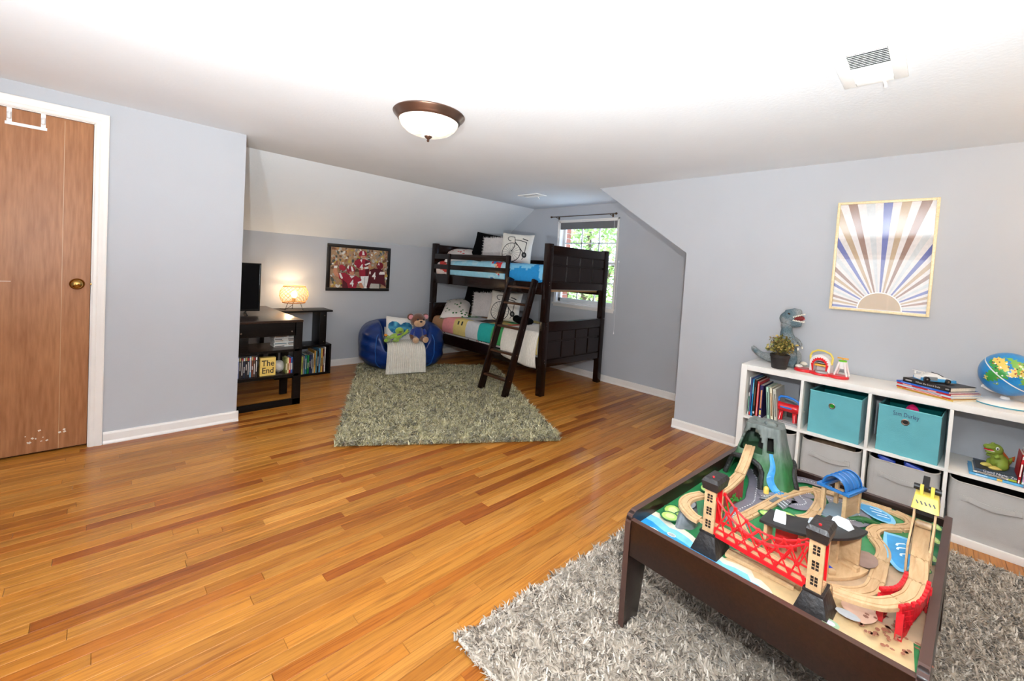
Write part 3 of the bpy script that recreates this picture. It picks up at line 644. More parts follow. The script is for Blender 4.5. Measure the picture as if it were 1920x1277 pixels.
for (dy, lbl, sz) in ((0.075, 'blue toy blaster with an orange tip in the grey bin, left one', (0.05, 0.075, 0.05)), (-0.045, 'blue toy blaster lying in the grey bin, right one', (0.06, 0.085, 0.045))):
    t = thing('toy_blaster', lbl, 'toy', (XS+0.05, cell(2)+dy, ZB+0.262), 0, 'blue toys in the grey bin')
    P('body', M_BLUEP, t, MB().box((0.02, 0, 0.02), sz, rotm(0.25, 0.1, 0)).box((0.03, 0.02, 0.036), (0.03, 0.05, 0.02), rotm(0.25, 0.1, 0)), bevel=0.008)
    P('barrel', M_BLKP, t, MB().cyl((0.02, -sz[1]/2, 0.015), (0.02, -sz[1]/2-0.03, 0.008), 0.013, n=12), smooth=True)
    P('tip', M_ORP, t, MB().cyl((0.02, -sz[1]/2-0.028, 0.0085), (0.02, -sz[1]/2-0.034, 0.007), 0.011, n=12), smooth=True)
    P('grip', M_BLKP, t, MB().box((0.03, 0.015, -0.02), (0.025, 0.03, 0.06), rotm(0.3, 0, 0)), bevel=0.005)
# ---- books
M_PAGE = mat('page_edges', (228, 220, 204), rough=0.9, var=0.08, scale=120, stretch=(1, 1, 1))
def cov(col): return mat('cover_%02x%02x%02x' % tuple(int(v) for v in col), col, rough=0.42, var=0.05, scale=20)
def book(label, loc, th, hh, dd, col, marks=(), rz=0.0, tilt=0.0, group=None, flat=False, page=True, name='book', soft=False, title=None, spinecol=None):
    # spine faces -x; thickness runs along y (up when flat), height along z (along -y when flat)
    t = thing(name, label, 'book', loc, group=group, rot=(tilt, 0, rz) if not flat else (PI/2, 0, rz))
    b = 0.0012 if soft else 0.0022; ov = 0.0 if soft else 0.003
    P('cover', cov(col), t, MB().bx(0, dd, -th/2, -th/2+b, 0, hh).bx(0, dd, th/2-b, th/2, 0, hh).bx(0, b, -th/2, th/2, 0, hh))
    P('pages', M_PAGE, t, MB().bx(b, dd-ov, -th/2+b, th/2-b, ov, hh-ov))
    if spinecol: P('spine_label', cov(spinecol), t, MB().bx(-0.0004, 0.0002, -th/2+0.0005, th/2-0.0005, hh*0.03, hh*0.14))
    for (a0, a1, wf, mc) in marks:
        P('spine_print', cov(mc), t, MB().bx(-0.0005, 0.0001, -th/2*wf, th/2*wf, hh*a0, hh*a1))
    if title:
        tx, sz, tc, pos = title
        P('title', cov(tc), t, text_mb(tx, sz, (lambda x, y_, h: (-h-0.0002, -y_, hh*pos-x) if not flat else (-h-0.0002, y_, hh*pos+x))), fix=False)
    return t
y = YS-PO-0.012
for (lbl, th, hh, col, marks) in (
    ('thin white picture book, first in the row at the shelf end', 0.011, 0.278, (226, 226, 222), ((0.1, 0.5, 0.5, (90, 150, 130)), (0.6, 0.8, 0.5, (60, 60, 70)))),
    ('slim lilac blue book standing second on the top left cube', 0.008, 0.274, (104, 112, 188), ((0.02, 0.1, 0.9, (210, 60, 50)),)),
    ('bright cyan blue book standing third on the top left cube', 0.012, 0.270, (24, 140, 196), ((0.6, 0.9, 0.6, (120, 200, 220)),)),
    ('black spined picture book standing between cyan and red books', 0.016, 0.266, (34, 28, 28), ((0.08, 0.14, 0.6, (230, 230, 230)), (0.3, 0.8, 0.4, (110, 80, 60)))),
    ('red spined hardback with a thick pale page block', 0.018, 0.256, (204, 48, 52), ((0.05, 0.95, 0.15, (240, 220, 210)),)),
    ('dark purple hardback with gold lettering on its spine', 0.026, 0.236, (40, 28, 84), ((0.30, 0.86, 0.34, (206, 140, 96)), (0.1, 0.24, 0.4, (240, 220, 110)), (0.03, 0.07, 0.5, (220, 210, 220))))):
    book(lbl, (XS+0.035+0.01*random.random(), y-th/2, ZM), th, hh, 0.24, col, marks, group='books in the top left cube'); y -= th+0.0012
y -= 0.010
for (lbl, th, hh, col, marks) in (
    ('mint green board book leaning in the top left cube', 0.020, 0.232, (176, 216, 196), ((0.15, 0.85, 0.3, (70, 90, 80)),)),
    ('cream board book leaning beside the mint green one', 0.021, 0.230, (224, 214, 186), ((0.15, 0.85, 0.3, (150, 110, 70)),)),
    ('pale grey board book leaning nearest the red toy drill', 0.022, 0.228, (206, 204, 190), ((0.15, 0.85, 0.3, (90, 90, 84)),))):
    y -= th+0.0012
    book(lbl, (XS+0.035, y-0.012, ZM+0.0025), th, hh, 0.22, col, marks, tilt=0.115*-1 if False else -0.10, group='leaning board books in the top left cube')
# toy drill / chopper
ch = thing('toy_drill_stand', 'red toy drill press with blue carry handle on grey base', 'toy', (XS+0.055, cell(0)-0.090, ZM), math.radians(-2))
M_RED = mat('red_plastic', (222, 26, 36), rough=0.3, coat=0.3); M_BLUE2 = mat('bright_blue_plastic', (48, 130, 220), rough=0.3); M_GREYP = mat('grey_plastic', (170, 168, 168), rough=0.4)
P('base', M_GREYP, ch, MB().bx(-0.02, 0.09, -0.075, 0.068, 0, 0.014).bx(0.0, 0.07, -0.055, 0.06, 0.0135, 0.018), bevel=0.003)
for s in (-1, 1): P('leg', M_RED, ch, MB().bar((0.03, s*0.045, 0.016), (0.03, s*0.040, 0.09), 0.026, 0.022, (1, 0, 0)).bar((0.0, s*0.047, 0.018), (0.02, s*0.042, 0.07), 0.014, 0.018, (1, 0, 0)), bevel=0.004)
P('barrel', M_RED, ch, MB().lathe([(0, -0.075), (0.022, -0.074), (0.029, -0.066), (0.031, -0.03), (0.029, 0.0), (0.031, 0.04), (0.029, 0.066), (0.022, 0.074), (0, 0.075)], (0.028, 0, 0.11), 20, Matrix(((1, 0, 0), (0, 0, 1), (0, 1, 0)))), smooth=True)
P('side_stripe', M_BLUE2, ch, MB().box((-0.0025, 0.008, 0.114), (0.003, 0.07, 0.010)), bevel=0.001)
P('handle', M_BLUE2, ch, MB().tube([(0.028, 0.062, 0.135), (0.028, 0.062, 0.165), (0.028, 0.050, 0.180), (0.028, 0.015, 0.184), (0.028, -0.03, 0.176), (0.028, -0.062, 0.160), (0.028, -0.064, 0.135)], 0.0085, 10), smooth=True)
for s in (-1, 1): P('handle_socket', M_RED, ch, MB().cyl((0.028, s*0.062, 0.118), (0.028, s*0.062, 0.145), 0.012, n=12), smooth=True)
P('chuck', M_CHROME, ch, MB().cyl((0.028, -0.072, 0.11), (0.028, -0.095, 0.108), 0.008, 0.005, 12), smooth=True)
P('motor', M_BLKP, ch, MB().box((0.055, -0.02, 0.065), (0.03, 0.06, 0.045)), bevel=0.004)
# ---- books stacked flat on the shelf top, with the toy car
zz = ZT
for (lbl, th, ln_, dp, col, off, marks) in (
    ('yellow picture book at the bottom of the stack on the shelf', 0.009, 0.255, 0.225, (226, 186, 84), (0.0, 0.0), ((0.1, 0.9, 0.4, (180, 130, 40)),)),
    ('thin orange red book second from the bottom of the stack', 0.008, 0.248, 0.22, (216, 64, 44), (0.002, 0.004), ((0.2, 0.85, 0.3, (244, 220, 210)),)),
    ('pale blue white book in the middle of the stack', 0.010, 0.250, 0.222, (206, 218, 232), (0.001, -0.002), ((0.3, 0.8, 0.4, (150, 150, 160)),)),
    ('red book under the blue one in the stack', 0.010, 0.246, 0.218, (196, 32, 44), (0.004, 0.003), ((0.12, 0.3, 0.5, (240, 190, 180)), (0.6, 0.75, 0.5, (240, 190, 180)))),
    ('blue book just below the black hardback in the stack', 0.010, 0.240, 0.212, (36, 100, 202), (0.006, 0.006), ((0.1, 0.3, 0.4, (120, 160, 230)), (0.5, 0.7, 0.3, (120, 160, 230))))):
    t = book(lbl, (3.488+off[0]*0.6, 0.143+off[1], zz+th/2), th, ln_+0.025, dp+0.025, col, (), rz=math.radians(-31), flat=True, group='books stacked flat on the shelf top', soft=True)
    for (a0, a1, wf, mc) in marks: P('spine_print', cov(mc), t, MB().bx(-0.0005, 0.0001, -th/2*wf, th/2*wf, (ln_+0.025)*a0, (ln_+0.025)*a1))
    zz += th+0.0003
bk = book('black hardback book lying on top of the stack under the toy car', (3.482, 0.120, zz+0.0125), 0.025, 0.238, 0.205, (40, 36, 36), ((0.06, 0.2, 0.3, (170, 164, 160)), (0.9, 0.97, 0.3, (150, 146, 142))), rz=math.radians(-31), flat=True, group='books stacked flat on the shelf top', title=('When the Sound Ends', 0.0135, (224, 218, 210), 0.54))
zz += 0.0253
BZ = zz     # top of the black book
# ---- toy car on the books
car = thing('toy_car', 'white and blue toy sports car parked on the black book', 'toy car', (3.475, -0.010, BZ), math.radians(-57))
M_CW = mat('car_white', (238, 236, 232), rough=0.25, coat=0.4); M_CB = mat('car_blue', (64, 150, 204), rough=0.3, coat=0.4); M_CG = mat('car_grey', (128, 134, 138), rough=0.5)
Mcar = Matrix(((1, 0, 0), (0, 0, 1), (0, 1, 0)))
side = [(-0.082, 0.014), (-0.080, 0.034), (-0.060, 0.040), (-0.040, 0.042), (-0.018, 0.052), (0.004, 0.052), (0.030, 0.038), (0.072, 0.028), (0.092, 0.018), (0.092, 0.010), (-0.075, 0.010)]
P('lower_body', M_CB, car, MB().prism([(-0.080, 0.008), (-0.080, 0.026), (-0.03, 0.026), (0.03, 0.026), (0.075, 0.024), (0.096, 0.014), (0.096, 0.008)], -0.036, 0.036, Mcar), bevel=0.004)
P('upper_body', M_CW, car, MB().prism(side, -0.029, 0.029, Mcar), bevel=0.006)
P('windscreen', mat('car_glass', (206, 190, 156), rough=0.15), car, MB().add([(0.006, -0.021, 0.0530), (0.006, 0.021, 0.0530), (0.030, 0.026, 0.0400), (0.030, -0.026, 0.0400)], [(0, 1, 2, 3)]))
P('windscreen_frame', M_BLKP, car, MB().tube([(0.005, -0.023, 0.0532), (0.005, 0.023, 0.0532), (0.031, 0.028, 0.0398), (0.031, -0.028, 0.0398)], 0.0022, 6, closed=True))
P('side_pod', M_CG, car, MB().bx(-0.045, 0.0, -0.037, -0.028, 0.014, 0.034).bx(-0.045, 0.0, 0.028, 0.037, 0.014, 0.034), bevel=0.002)
P('nose', M_CB, car, MB().bx(0.07, 0.1, -0.028, -0.005, 0.012, 0.024).bx(0.07, 0.1, 0.005, 0.028, 0.012, 0.024), bevel=0.005)
P('spoiler', M_CW, car, MB().bx(-0.088, -0.066, -0.036, 0.036, 0.056, 0.060).bx(-0.080, -0.070, -0.030, -0.026, 0.036, 0.057).bx(-0.080, -0.070, 0.026, 0.030, 0.036, 0.057), bevel=0.0015)
for (wx, wr_) in ((-0.055, 0.017), (0.050, 0.0145)):
    for s in (-1, 1):
        wheel = P('wheel', M_BLKP, car, MB().lathe([(0.004, -0.007), (wr_-0.002, -0.007), (wr_, -0.005), (wr_, 0.005), (wr_-0.002, 0.007), (0.004, 0.007)], (wx, s*0.036, wr_), 20, Matrix(((1, 0, 0), (0, 0, 1), (0, 1, 0)))), smooth=True)
        P('hub', M_CHROME, wheel, MB().cyl((wx, s*0.0425, wr_), (wx, s*0.0440, wr_), 0.006, n=10))
# ---- globe
gl = thing('globe', 'blue illustrated children\'s globe on a white stand', 'globe', (3.545, -0.300, ZT))
M_GW = mat('globe_white', (240, 234, 228), rough=0.35, var=0.02)
P('base', M_GW, gl, MB().lathe([(0, 0.0), (0.112, 0.0), (0.115, 0.006), (0.108, 0.016), (0.080, 0.028), (0.035, 0.036), (0.0, 0.038)], n=36), smooth=True)
P('base_ring', mat('globe_teal', (40, 150, 176), rough=0.4), gl, MB().lathe([(0.114, 0.001), (0.1165, 0.002), (0.1165, 0.006), (0.114, 0.007)], n=36))
GR = 0.118; GC = Vector((0.0, -0.005, 0.175)); tiltR = rotm(0, 0, math.radians(-45)) @ rotm(math.radians(0), math.radians(35), 0)
def globe_mat():
    return mat_attr('globe_print', rough=0.3, coat=0.3, var=0.04)
lands = [  # lon, lat outlines, rough
    ([(-17, 15), (-16, 28), (-6, 36), (10, 37), (20, 32), (32, 31), (36, 22), (43, 12), (51, 12), (44, 2), (40, -8), (40, -16), (35, -24), (28, -33), (18, -34), (12, -18), (13, -6), (9, 4), (-4, 5), (-10, 6)], (64, 160, 70)),
    ([(-17, 16), (-15, 28), (-6, 35), (10, 36), (20, 31), (31, 30), (36, 20), (20, 14), (0, 14)], (238, 206, 104)),
    ([(14, -22), (20, -18), (24, -30), (18, -34)], (230, 200, 100)),
    ([(-9, 37), (-9, 43), (-2, 44), (-4, 48), (5, 53), (10, 57), (14, 54), (28, 60), (30, 70), (60, 70), (90, 75), (140, 72), (170, 66), (142, 54), (130, 42), (120, 30), (108, 18), (104, 8), (98, 16), (90, 22), (80, 12), (76, 9), (72, 20), (62, 25), (57, 26), (50, 30), (42, 37), (36, 36), (28, 38), (22, 38), (14, 42), (4, 43)], (120, 178, 76)),
    ([(35, 30), (43, 13), (54, 17), (59, 23), (50, 30), (44, 37), (36, 36)], (236, 204, 110)),
    ([(50, 42), (60, 52), (90, 48), (100, 40), (80, 32), (62, 28), (52, 34)], (218, 196, 104)),
    ([(44, -16), (50, -14), (48, -24), (44, -24)], (130, 170, 60)),
    ([(114, -22), (122, -16), (132, -12), (142, -11), (153, -26), (148, -38), (136, -34), (116, -34)], (226, 170, 90)),
    ([(-80, 8), (-60, 10), (-35, -6), (-40, -22), (-58, -38), (-70, -54), (-74, -40), (-70, -18), (-80, -4)], (96, 170, 70)),
    ([(-165, 62), (-130, 70), (-95, 72), (-65, 50), (-80, 32), (-82, 26), (-97, 26), (-97, 18), (-88, 16), (-105, 22), (-122, 38), (-125, 50)], (140, 176, 84)),
    ([(-180, 78), (-90, 80), (0, 77), (90, 80), (179, 78), (179, 89), (-180, 89)], (240, 244, 246))]
def inpoly(x, y_, poly):
    r = False; j = len(poly)-1
    for i in range(len(poly)):
        xi, yi = poly[i]; xj, yj = poly[j]
        if (yi > y_) != (yj > y_) and x < (xj-xi)*(y_-yi)/(yj-yi)+xi: r = not r
        j = i
    return r
def gcol(u, v):
    lon = -180+360*u; lat = 90-180*v; lon += 2.5*math.sin(lat*0.7); lat2 = lat+2*math.sin(lon*0.45)
    c = (24, 128, 196) if hsh(int(lon/30), int(lat/20)) > 0.3 else (30, 138, 204)
    land = False
    for poly, cc in lands:
        if inpoly(lon, lat2, poly): c = cc; land = True
    if land and hsh(round(u*96), round(v*60)) > 0.90: c = [(150, 60, 40), (250, 250, 245), (60, 60, 60), (210, 120, 50)][int(hsh(round(u*96), round(v*60), 3)*4)]
    if abs(lat) < 0.9: c = (240, 240, 240)
    return c
gaxis = Vector((-0.28, -0.60, 0.75)).normalized(); gview = Vector((-0.987, 0.083, 0.11))
gex = (gview-gaxis*gview.dot(gaxis)).normalized(); gey = gaxis.cross(gex)
def gpt(u, v):
    th = PI*v; ph = 2*PI*u-PI-math.radians(42)
    return GC+(gex*math.cos(ph)+gey*math.sin(ph))*GR*math.sin(th)+gaxis*GR*math.cos(th)
P('ball', globe_mat(), gl, MB().grid(gpt, 192, 120, gcol), smooth=True)
axd = gaxis; side_ = Vector((0.25, -1, 0)); side_ = (side_-axd*side_.dot(axd)).normalized()
arc = [GC+(axd*math.cos(a)+side_*math.sin(a))*(GR+0.012) for a in [math.radians(-8+k*196/18) for k in range(19)]]
P('meridian_arm', M_GW, gl, MB().tube(arc, 0.0095, 10), smooth=True)
P('stem', M_GW, gl, MB().tube([(0, 0, 0.034), (0.0, -0.002, 0.05)], [0.022, 0.016], 14), smooth=True)
# ---- plush dinosaur
def remesh(o, vox, smooth=6, fac=0.5):
    md = o.modifiers.new('remesh', 'REMESH'); md.mode = 'VOXEL'; md.voxel_size = vox; md.use_smooth_shade = True
    if smooth: m2 = o.modifiers.new('relax', 'SMOOTH'); m2.iterations = smooth; m2.factor = fac
    return o
def scale_mat(name, a, b, sc=90):
    m, nt, bs = _base(name); co = _coords(nt)
    v = nt.nodes.new('ShaderNodeTexVoronoi'); v.inputs['Scale'].default_value = sc; nt.links.new(co, v.inputs['Vector'])
    n = nt.nodes.new('ShaderNodeTexNoise'); n.inputs['Scale'].default_value = 9; nt.links.new(co, n.inputs['Vector'])
    r = nt.nodes.new('ShaderNodeValToRGB'); r.color_ramp.elements[0].position = 0.42; r.color_ramp.elements[1].position = 0.58
    r.color_ramp.elements[0].color = lin(a)+(1,); r.color_ramp.elements[1].color = lin(b)+(1,)
    nt.links.new(n.outputs[0], r.inputs[0])
    mx = nt.nodes.new('ShaderNodeMix'); mx.data_type = 'RGBA'; mx.blend_type = 'MULTIPLY'; mx.inputs[0].default_value = 0.55
    nt.links.new(r.outputs[0], mx.inputs[6]); nt.links.new(v.outputs['Distance'], mx.inputs[7])
    r2 = nt.nodes.new('ShaderNodeMapRange'); r2.inputs['From Max'].default_value = 0.6; r2.inputs['To Min'].default_value = 0.35; r2.inputs['To Max'].default_value = 1.3
    nt.links.new(v.outputs['Distance'], r2.inputs[0]); nt.links.new(r2.outputs[0], mx.inputs[7]); nt.links.new(mx.outputs[2], bs.inputs['Base Color'])
    bs.inputs['Roughness'].default_value = 0.85; _bump(nt, bs, v.outputs['Distance'], 0.5, 0.004); return m
dn = thing('plush_dinosaur', 'blue grey plush dinosaur with open toothy mouth behind the plant', 'plush toy', (3.605, 0.780, ZT), math.radians(-90))
# local: +x is the way it looks (towards -y in the room), z up
M_DINO = scale_mat('dino_scales', (138, 142, 142), (90, 110, 118), 100)
b = MB()
b.ell((0.0, 0, 0.10), (0.075, 0.07, 0.10)); b.ell((0.005, 0, 0.17), (0.058, 0.055, 0.085)); b.ell((-0.002, 0, 0.235), (0.042, 0.042, 0.06)); b.ell((-0.005, 0, 0.29), (0.040, 0.040, 0.045))
for s in (-1, 1):
    b.ell((0.035, s*0.065, 0.065), (0.060, 0.036, 0.062)); b.tube([(0.04, s*0.07, 0.04), (0.085, s*0.075, 0.025)], [0.034, 0.030], 12)
    b.tube([(0.035, s*0.045, 0.20), (0.065, s*0.060, 0.18), (0.085, s*0.062, 0.150)], [0.020, 0.017, 0.014], 10)
b.tube([(-0.04, 0, 0.05), (-0.11, 0.01, 0.035), (-0.17, 0.02, 0.045), (-0.225, 0.03, 0.085), (-0.235, 0.03, 0.10)], [0.050, 0.036, 0.026, 0.018, 0.012], 12)
body = remesh(P('body', M_DINO, dn, b, smooth=True), 0.006, 8)
h = MB(); h.ell((0.0, 0, 0.345), (0.058, 0.046, 0.055)); h.tube([(0.0, 0, 0.365), (0.05, 0, 0.395), (0.082, 0, 0.400)], [0.050, 0.036, 0.022], 14, flat=1.0)
h.tube([(0.0, 0, 0.325), (0.045, 0, 0.315), (0.085, 0, 0.318)], [0.044, 0.032, 0.022], 14)
h.ell((0.015, 0.032, 0.388), (0.022, 0.014, 0.014)); h.ell((0.015, -0.032, 0.388), (0.022, 0.014, 0.014))
head = remesh(P('head', M_DINO, dn, h, smooth=True), 0.005, 6)
P('mouth', mat('mouth_red', (122, 36, 34), rough=0.8), head, MB().ell((0.062, 0, 0.352), (0.042, 0.032, 0.022), R=rotm(0, -0.25, 0)), smooth=True)
P('tongue', mat('tongue_pink', (222, 92, 112), rough=0.7), head, MB().ell((0.078, 0, 0.346), (0.030, 0.014, 0.007), R=rotm(0, -0.3, 0)), smooth=True)
M_TOOTH = mat('tooth', (240, 234, 220), rough=0.5)
for k in range(7):
    for s in (-1, 1):
        x_ = 0.040+0.0095*k; w_ = s*(0.036-0.0026*k)
        P('tooth', M_TOOTH, head, MB().lathe([(0.0055, 0), (0.003, -0.008), (0, -0.013)], (x_, w_, 0.368+0.0040*k), 6)); P('tooth', M_TOOTH, head, MB().lathe([(0.0055, 0), (0.003, 0.008), (0, 0.013)], (x_, w_*0.95, 0.335-0.0012*k), 6))
for s in (-1, 1):
    P('eye', mat('eye_brown', (58, 44, 30), rough=0.15), head, MB().ell((0.012, s*0.045, 0.385), (0.009, 0.004, 0.006), R=rotm(0, 0.4, 0)), smooth=True)
    for k in range(3): P('claw', M_TOOTH, dn, MB().ell((0.108, s*0.075+(k-1)*0.022, 0.022), (0.020, 0.009, 0.010), R=rotm(0, 0.3, 0)), smooth=True)
    P('hand_claw', M_TOOTH, dn, MB().ell((0.090, s*0.062, 0.137), (0.007, 0.006, 0.011)), smooth=True)
# ---- potted plant
pt = thing('potted_plant', 'small bushy olive plant in a black pot beside the dinosaur', 'potted plant', (3.408, 0.768, ZT))
P('pot', mat('pot_black', (44, 38, 36), rough=0.6, var=0.2, bump=0.1), pt, MB().lathe([(0, 0), (0.044, 0.0), (0.047, 0.004), (0.058, 0.078), (0.062, 0.080), (0.064, 0.098), (0.060, 0.100), (0.056, 0.096), (0.054, 0.086), (0, 0.084)], n=28), smooth=True)
P('soil', mat('soil', (52, 38, 28), rough=1.0, bump=0.6), pt, MB().lathe([(0, 0.090), (0.050, 0.088), (0.054, 0.085)], n=20))
stm = MB(); lf = MB(); rr = random.Random(8)
for k in range(46):
    a = rr.uniform(0, 2*PI); q = rr.random()**0.5; e = Vector((math.cos(a)*q*0.092, math.sin(a)*q*0.092, 0.135+0.085*(1-q*q)+rr.uniform(-0.02, 0.03)))
    st = Vector((math.cos(a)*0.02*q, math.sin(a)*0.02*q, 0.086)); mid = (st+e)/2+Vector((0, 0, 0.018)); stm.tube([st, mid, e], [0.0014, 0.0011, 0.0008], 5)
    for j in range(16):
        f_ = 0.35+0.65*j/15; c = st.lerp(mid, min(1, f_*2)) if f_ < 0.5 else mid.lerp(e, (f_-0.5)*2)
        s = rr.uniform(0.007, 0.0125); R = rotm(rr.uniform(-1.2, 1.2), rr.uniform(-1.2, 1.2), rr.uniform(0, 6.28)); d = Vector((rr.gauss(0, 0.007), rr.gauss(0, 0.007), rr.gauss(0, 0.006)))
        cc = rr.choice([(150, 140, 62), (122, 126, 56), (172, 150, 78), (104, 104, 48), (188, 162, 84), (86, 90, 46), (140, 112, 60)])
        lf.add([c+d+R @ Vector(v)*s for v in ((-1, 0, 0), (-0.4, -0.55, 0.12), (0.5, -0.5, 0.1), (1, 0, 0), (0.5, 0.5, 0.1), (-0.4, 0.55, 0.12))], [(0, 1, 2, 3, 4, 5)], cc)
P('stems', mat('stem', (86, 70, 44), rough=0.8), pt, stm); P('foliage', mat_attr('plant_leaf', rough=0.55), pt, lf, fix=False, kind='stuff')
# ---- toy pizza oven set
ov = thing('toy_oven_set', 'red and white toy baking oven set with yellow handle on shelf', 'toy', (3.490, 0.535, ZT), math.radians(-8))
# local: y along the shelf, front faces -x
bp = MB(); outline = []
for (cx_, cy_, r) in ((-0.02, 0.095, 0.058), (-0.025, -0.005, 0.062), (-0.02, -0.105, 0.056)): bp.lathe([(0, 0), (r, 0), (r+0.003, 0.006), (r, 0.016), (r-0.008, 0.020), (0, 0.020)], (cx_, cy_, 0), 28)
bp.bx(-0.06, 0.03, -0.1, 0.09, 0, 0.017)
remesh(P('base', M_RED, ov, bp, smooth=True), 0.004, 4)
def arch(yc, w_, z0, zs, n=12):
    return [(yc+w_, z0)]+[(yc+w_*math.cos(PI*k/n), zs+w_*math.sin(PI*k/n)) for k in range(n+1)]+[(yc-w_, z0)]
MXa = Matrix(((0, 0, 1), (1, 0, 0), (0, 1, 0)))
outr = arch(0.0, 0.060, 0.018, 0.075); inn = arch(0.0, 0.036, 0.018, 0.062)
def ring(mb, o_, i_, x0, x1):
    k = len(o_); v = [(x0, a, b_) for a, b_ in o_]+[(x0, a, b_) for a, b_ in i_]+[(x1, a, b_) for a, b_ in o_]+[(x1, a, b_) for a, b_ in i_]
    f = []
    for j in range(k-1): f += [(j, j+1, k+j+1, k+j), (2*k+j, 3*k+j, 3*k+j+1, 2*k+j+1), (j, 2*k+j, 2*k+j+1, j+1), (k+j, k+j+1, 3*k+j+1, 3*k+j)]
    f += [(0, k, 3*k, 2*k), (k-1, 3*k-1, 4*k-1, 2*k-1)]
    return mb.add(v, f)
wp = mat('oven_white', (240, 236, 232), rough=0.35)
P('oven_shell', wp, ov, ring(MB(), outr, inn, -0.035, 0.035), smooth=True)
P('oven_back', wp, ov, MB().prism(outr, 0.033, 0.037, MXa))
zig = [(a*(1+0.10*(1 if k % 2 else -1)) if True else a, b_*(1+0.03*(1 if k % 2 else -1))) for k, (a, b_) in enumerate(arch(0.0, 0.046, 0.018, 0.068, 20))]
P('brick_arch', M_RED, ov, ring(MB(), zig, arch(0.0, 0.036, 0.018, 0.062, 20), -0.041, -0.034))
P('oven_rack', M_GREYP, ov, MB().bx(-0.025, 0.03, -0.036, 0.036, 0.076, 0.082).bx(-0.025, 0.03, -0.030, 0.030, 0.09, 0.096), bevel=0.001)
P('toy_bread', mat('bread_yellow', (240, 178, 66), rough=0.5), ov, MB().bx(-0.03, 0.02, -0.034, 0.034, 0.056, 0.068), bevel=0.004)
P('oven_disc', M_GREYP, ov, MB().lathe([(0, 0.018), (0.034, 0.018), (0.036, 0.022), (0.034, 0.030), (0, 0.031)], (-0.055, -0.02, 0), 24), smooth=True)
P('handle', mat('yellow_plastic', (232, 206, 92), rough=0.35), ov, MB().tube([(-0.01, 0.060, 0.06), (-0.012, 0.066, 0.115), (-0.012, 0.056, 0.142), (-0.012, 0.025, 0.160), (-0.012, -0.015, 0.161), (-0.012, -0.05, 0.147), (-0.01, -0.064, 0.122), (-0.01, -0.060, 0.075)], 0.0062, 10), smooth=True)
for sx in (-0.03, 0.02):
    for s in (-1, 1): P('stand_leg', mat('pale_pink_plastic', (240, 226, 222), rough=0.4), ov, MB().tube([(sx*0.6, -0.118+s*0.014, 0.108), (sx, -0.118+s*0.026, 0.05), (sx*1.1, -0.118+s*0.034, 0.018)], [0.007, 0.006, 0.005], 8), smooth=True)
P('grinder', wp, ov, MB().lathe([(0, 0.062), (0.018, 0.064), (0.021, 0.09), (0.020, 0.110), (0, 0.110)], (-0.005, -0.118, 0), 20), smooth=True)
P('grinder_cap', mat('lime_plastic', (120, 210, 50), rough=0.4), ov, MB().lathe([(0, 0.110), (0.022, 0.110), (0.022, 0.118), (0.010, 0.121), (0, 0.121)], (-0.005, -0.118, 0), 20), smooth=True)
P('grinder_crank', mat('amber_plastic', (238, 168, 60), rough=0.4), ov, MB().cyl((-0.005, -0.118, 0.12), (-0.005, -0.118, 0.13), 0.005, n=10).box((-0.005, -0.118, 0.132), (0.012, 0.060, 0.008)), bevel=0.002)
# ---- top right cube: book stack, green dinosaur, standing books
M_D2 = mat('dino_green', (128, 148, 52), rough=0.5, var=0.15, scale=14, bump=0.1, bscale=50)
z3 = ZM
bkA = book('light blue picture book at the bottom of the small stack', (XS+0.028, -0.185, z3+0.008), 0.016, 0.24, 0.20, (92, 176, 226), ((0.1, 0.28, 0.4, (170, 214, 240)), (0.42, 0.5, 0.7, (226, 190, 90)), (0.8, 0.86, 0.6, (214, 80, 84))), flat=True, group='books under the green dinosaur'); z3 += 0.0163
bkB = book('thin white and lime green book in the small stack', (XS+0.031, -0.200, z3+0.005), 0.010, 0.215, 0.19, (232, 226, 216), ((0.06, 0.55, 0.3, (50, 44, 44)), (0.58, 0.99, 0.98, (168, 186, 58))), flat=True, group='books under the green dinosaur', soft=True); z3 += 0.0103
bkC = book('slate grey storybook on top of the small stack', (XS+0.032, -0.204, z3+0.008), 0.016, 0.205, 0.19, (74, 88, 106), (), flat=True, group='books under the green dinosaur', title=('Good Night, Zoo', 0.018, (236, 236, 236), 0.46)); z3 += 0.0163
P('cover_picture', cov((50, 52, 60)), bkC, MB().bx(0.004, 0.16, -0.0085, -0.0080, 0.004, 0.06).bx(0.004, 0.16, 0.0080, 0.0084, 0.004, 0.05))
dg_ = thing('toy_dinosaur', 'small green rubber dinosaur standing on the slate storybook', 'toy dinosaur', (XS+0.105, -0.285, z3), math.radians(128))
# local +x is where it looks
d = MB(); d.ell((-0.012, 0, 0.040), (0.038, 0.034, 0.040)); d.ell((0.0, 0, 0.066), (0.026, 0.026, 0.032)); d.ell((0.012, 0, 0.105), (0.030, 0.030, 0.030)); d.ell((0.040, 0, 0.117), (0.030, 0.022, 0.014)); d.ell((0.034, 0, 0.092), (0.024, 0.020, 0.009), R=rotm(0, 0.25, 0))
d.tube([(-0.03, 0, 0.03), (-0.055, 0, 0.045), (-0.075, 0, 0.065)], [0.024, 0.014, 0.006], 10); d.ell((0.026, 0.0, 0.135), (0.010, 0.008, 0.008))
for s in (-1, 1): d.ell((-0.005, s*0.026, 0.026), (0.030, 0.018, 0.026)); d.tube([(0.012, s*0.022, 0.072), (0.032, s*0.022, 0.064)], [0.010, 0.007], 8)
dbody = remesh(P('body', M_D2, dg_, d, smooth=True), 0.0035, 4)
P('foot', mat('dino_belly', (206, 186, 96), rough=0.5), dg_, MB().ell((0.022, 0.022, 0.010), (0.034, 0.018, 0.011)).ell((0.022, -0.022, 0.010), (0.034, 0.018, 0.011)), smooth=True)
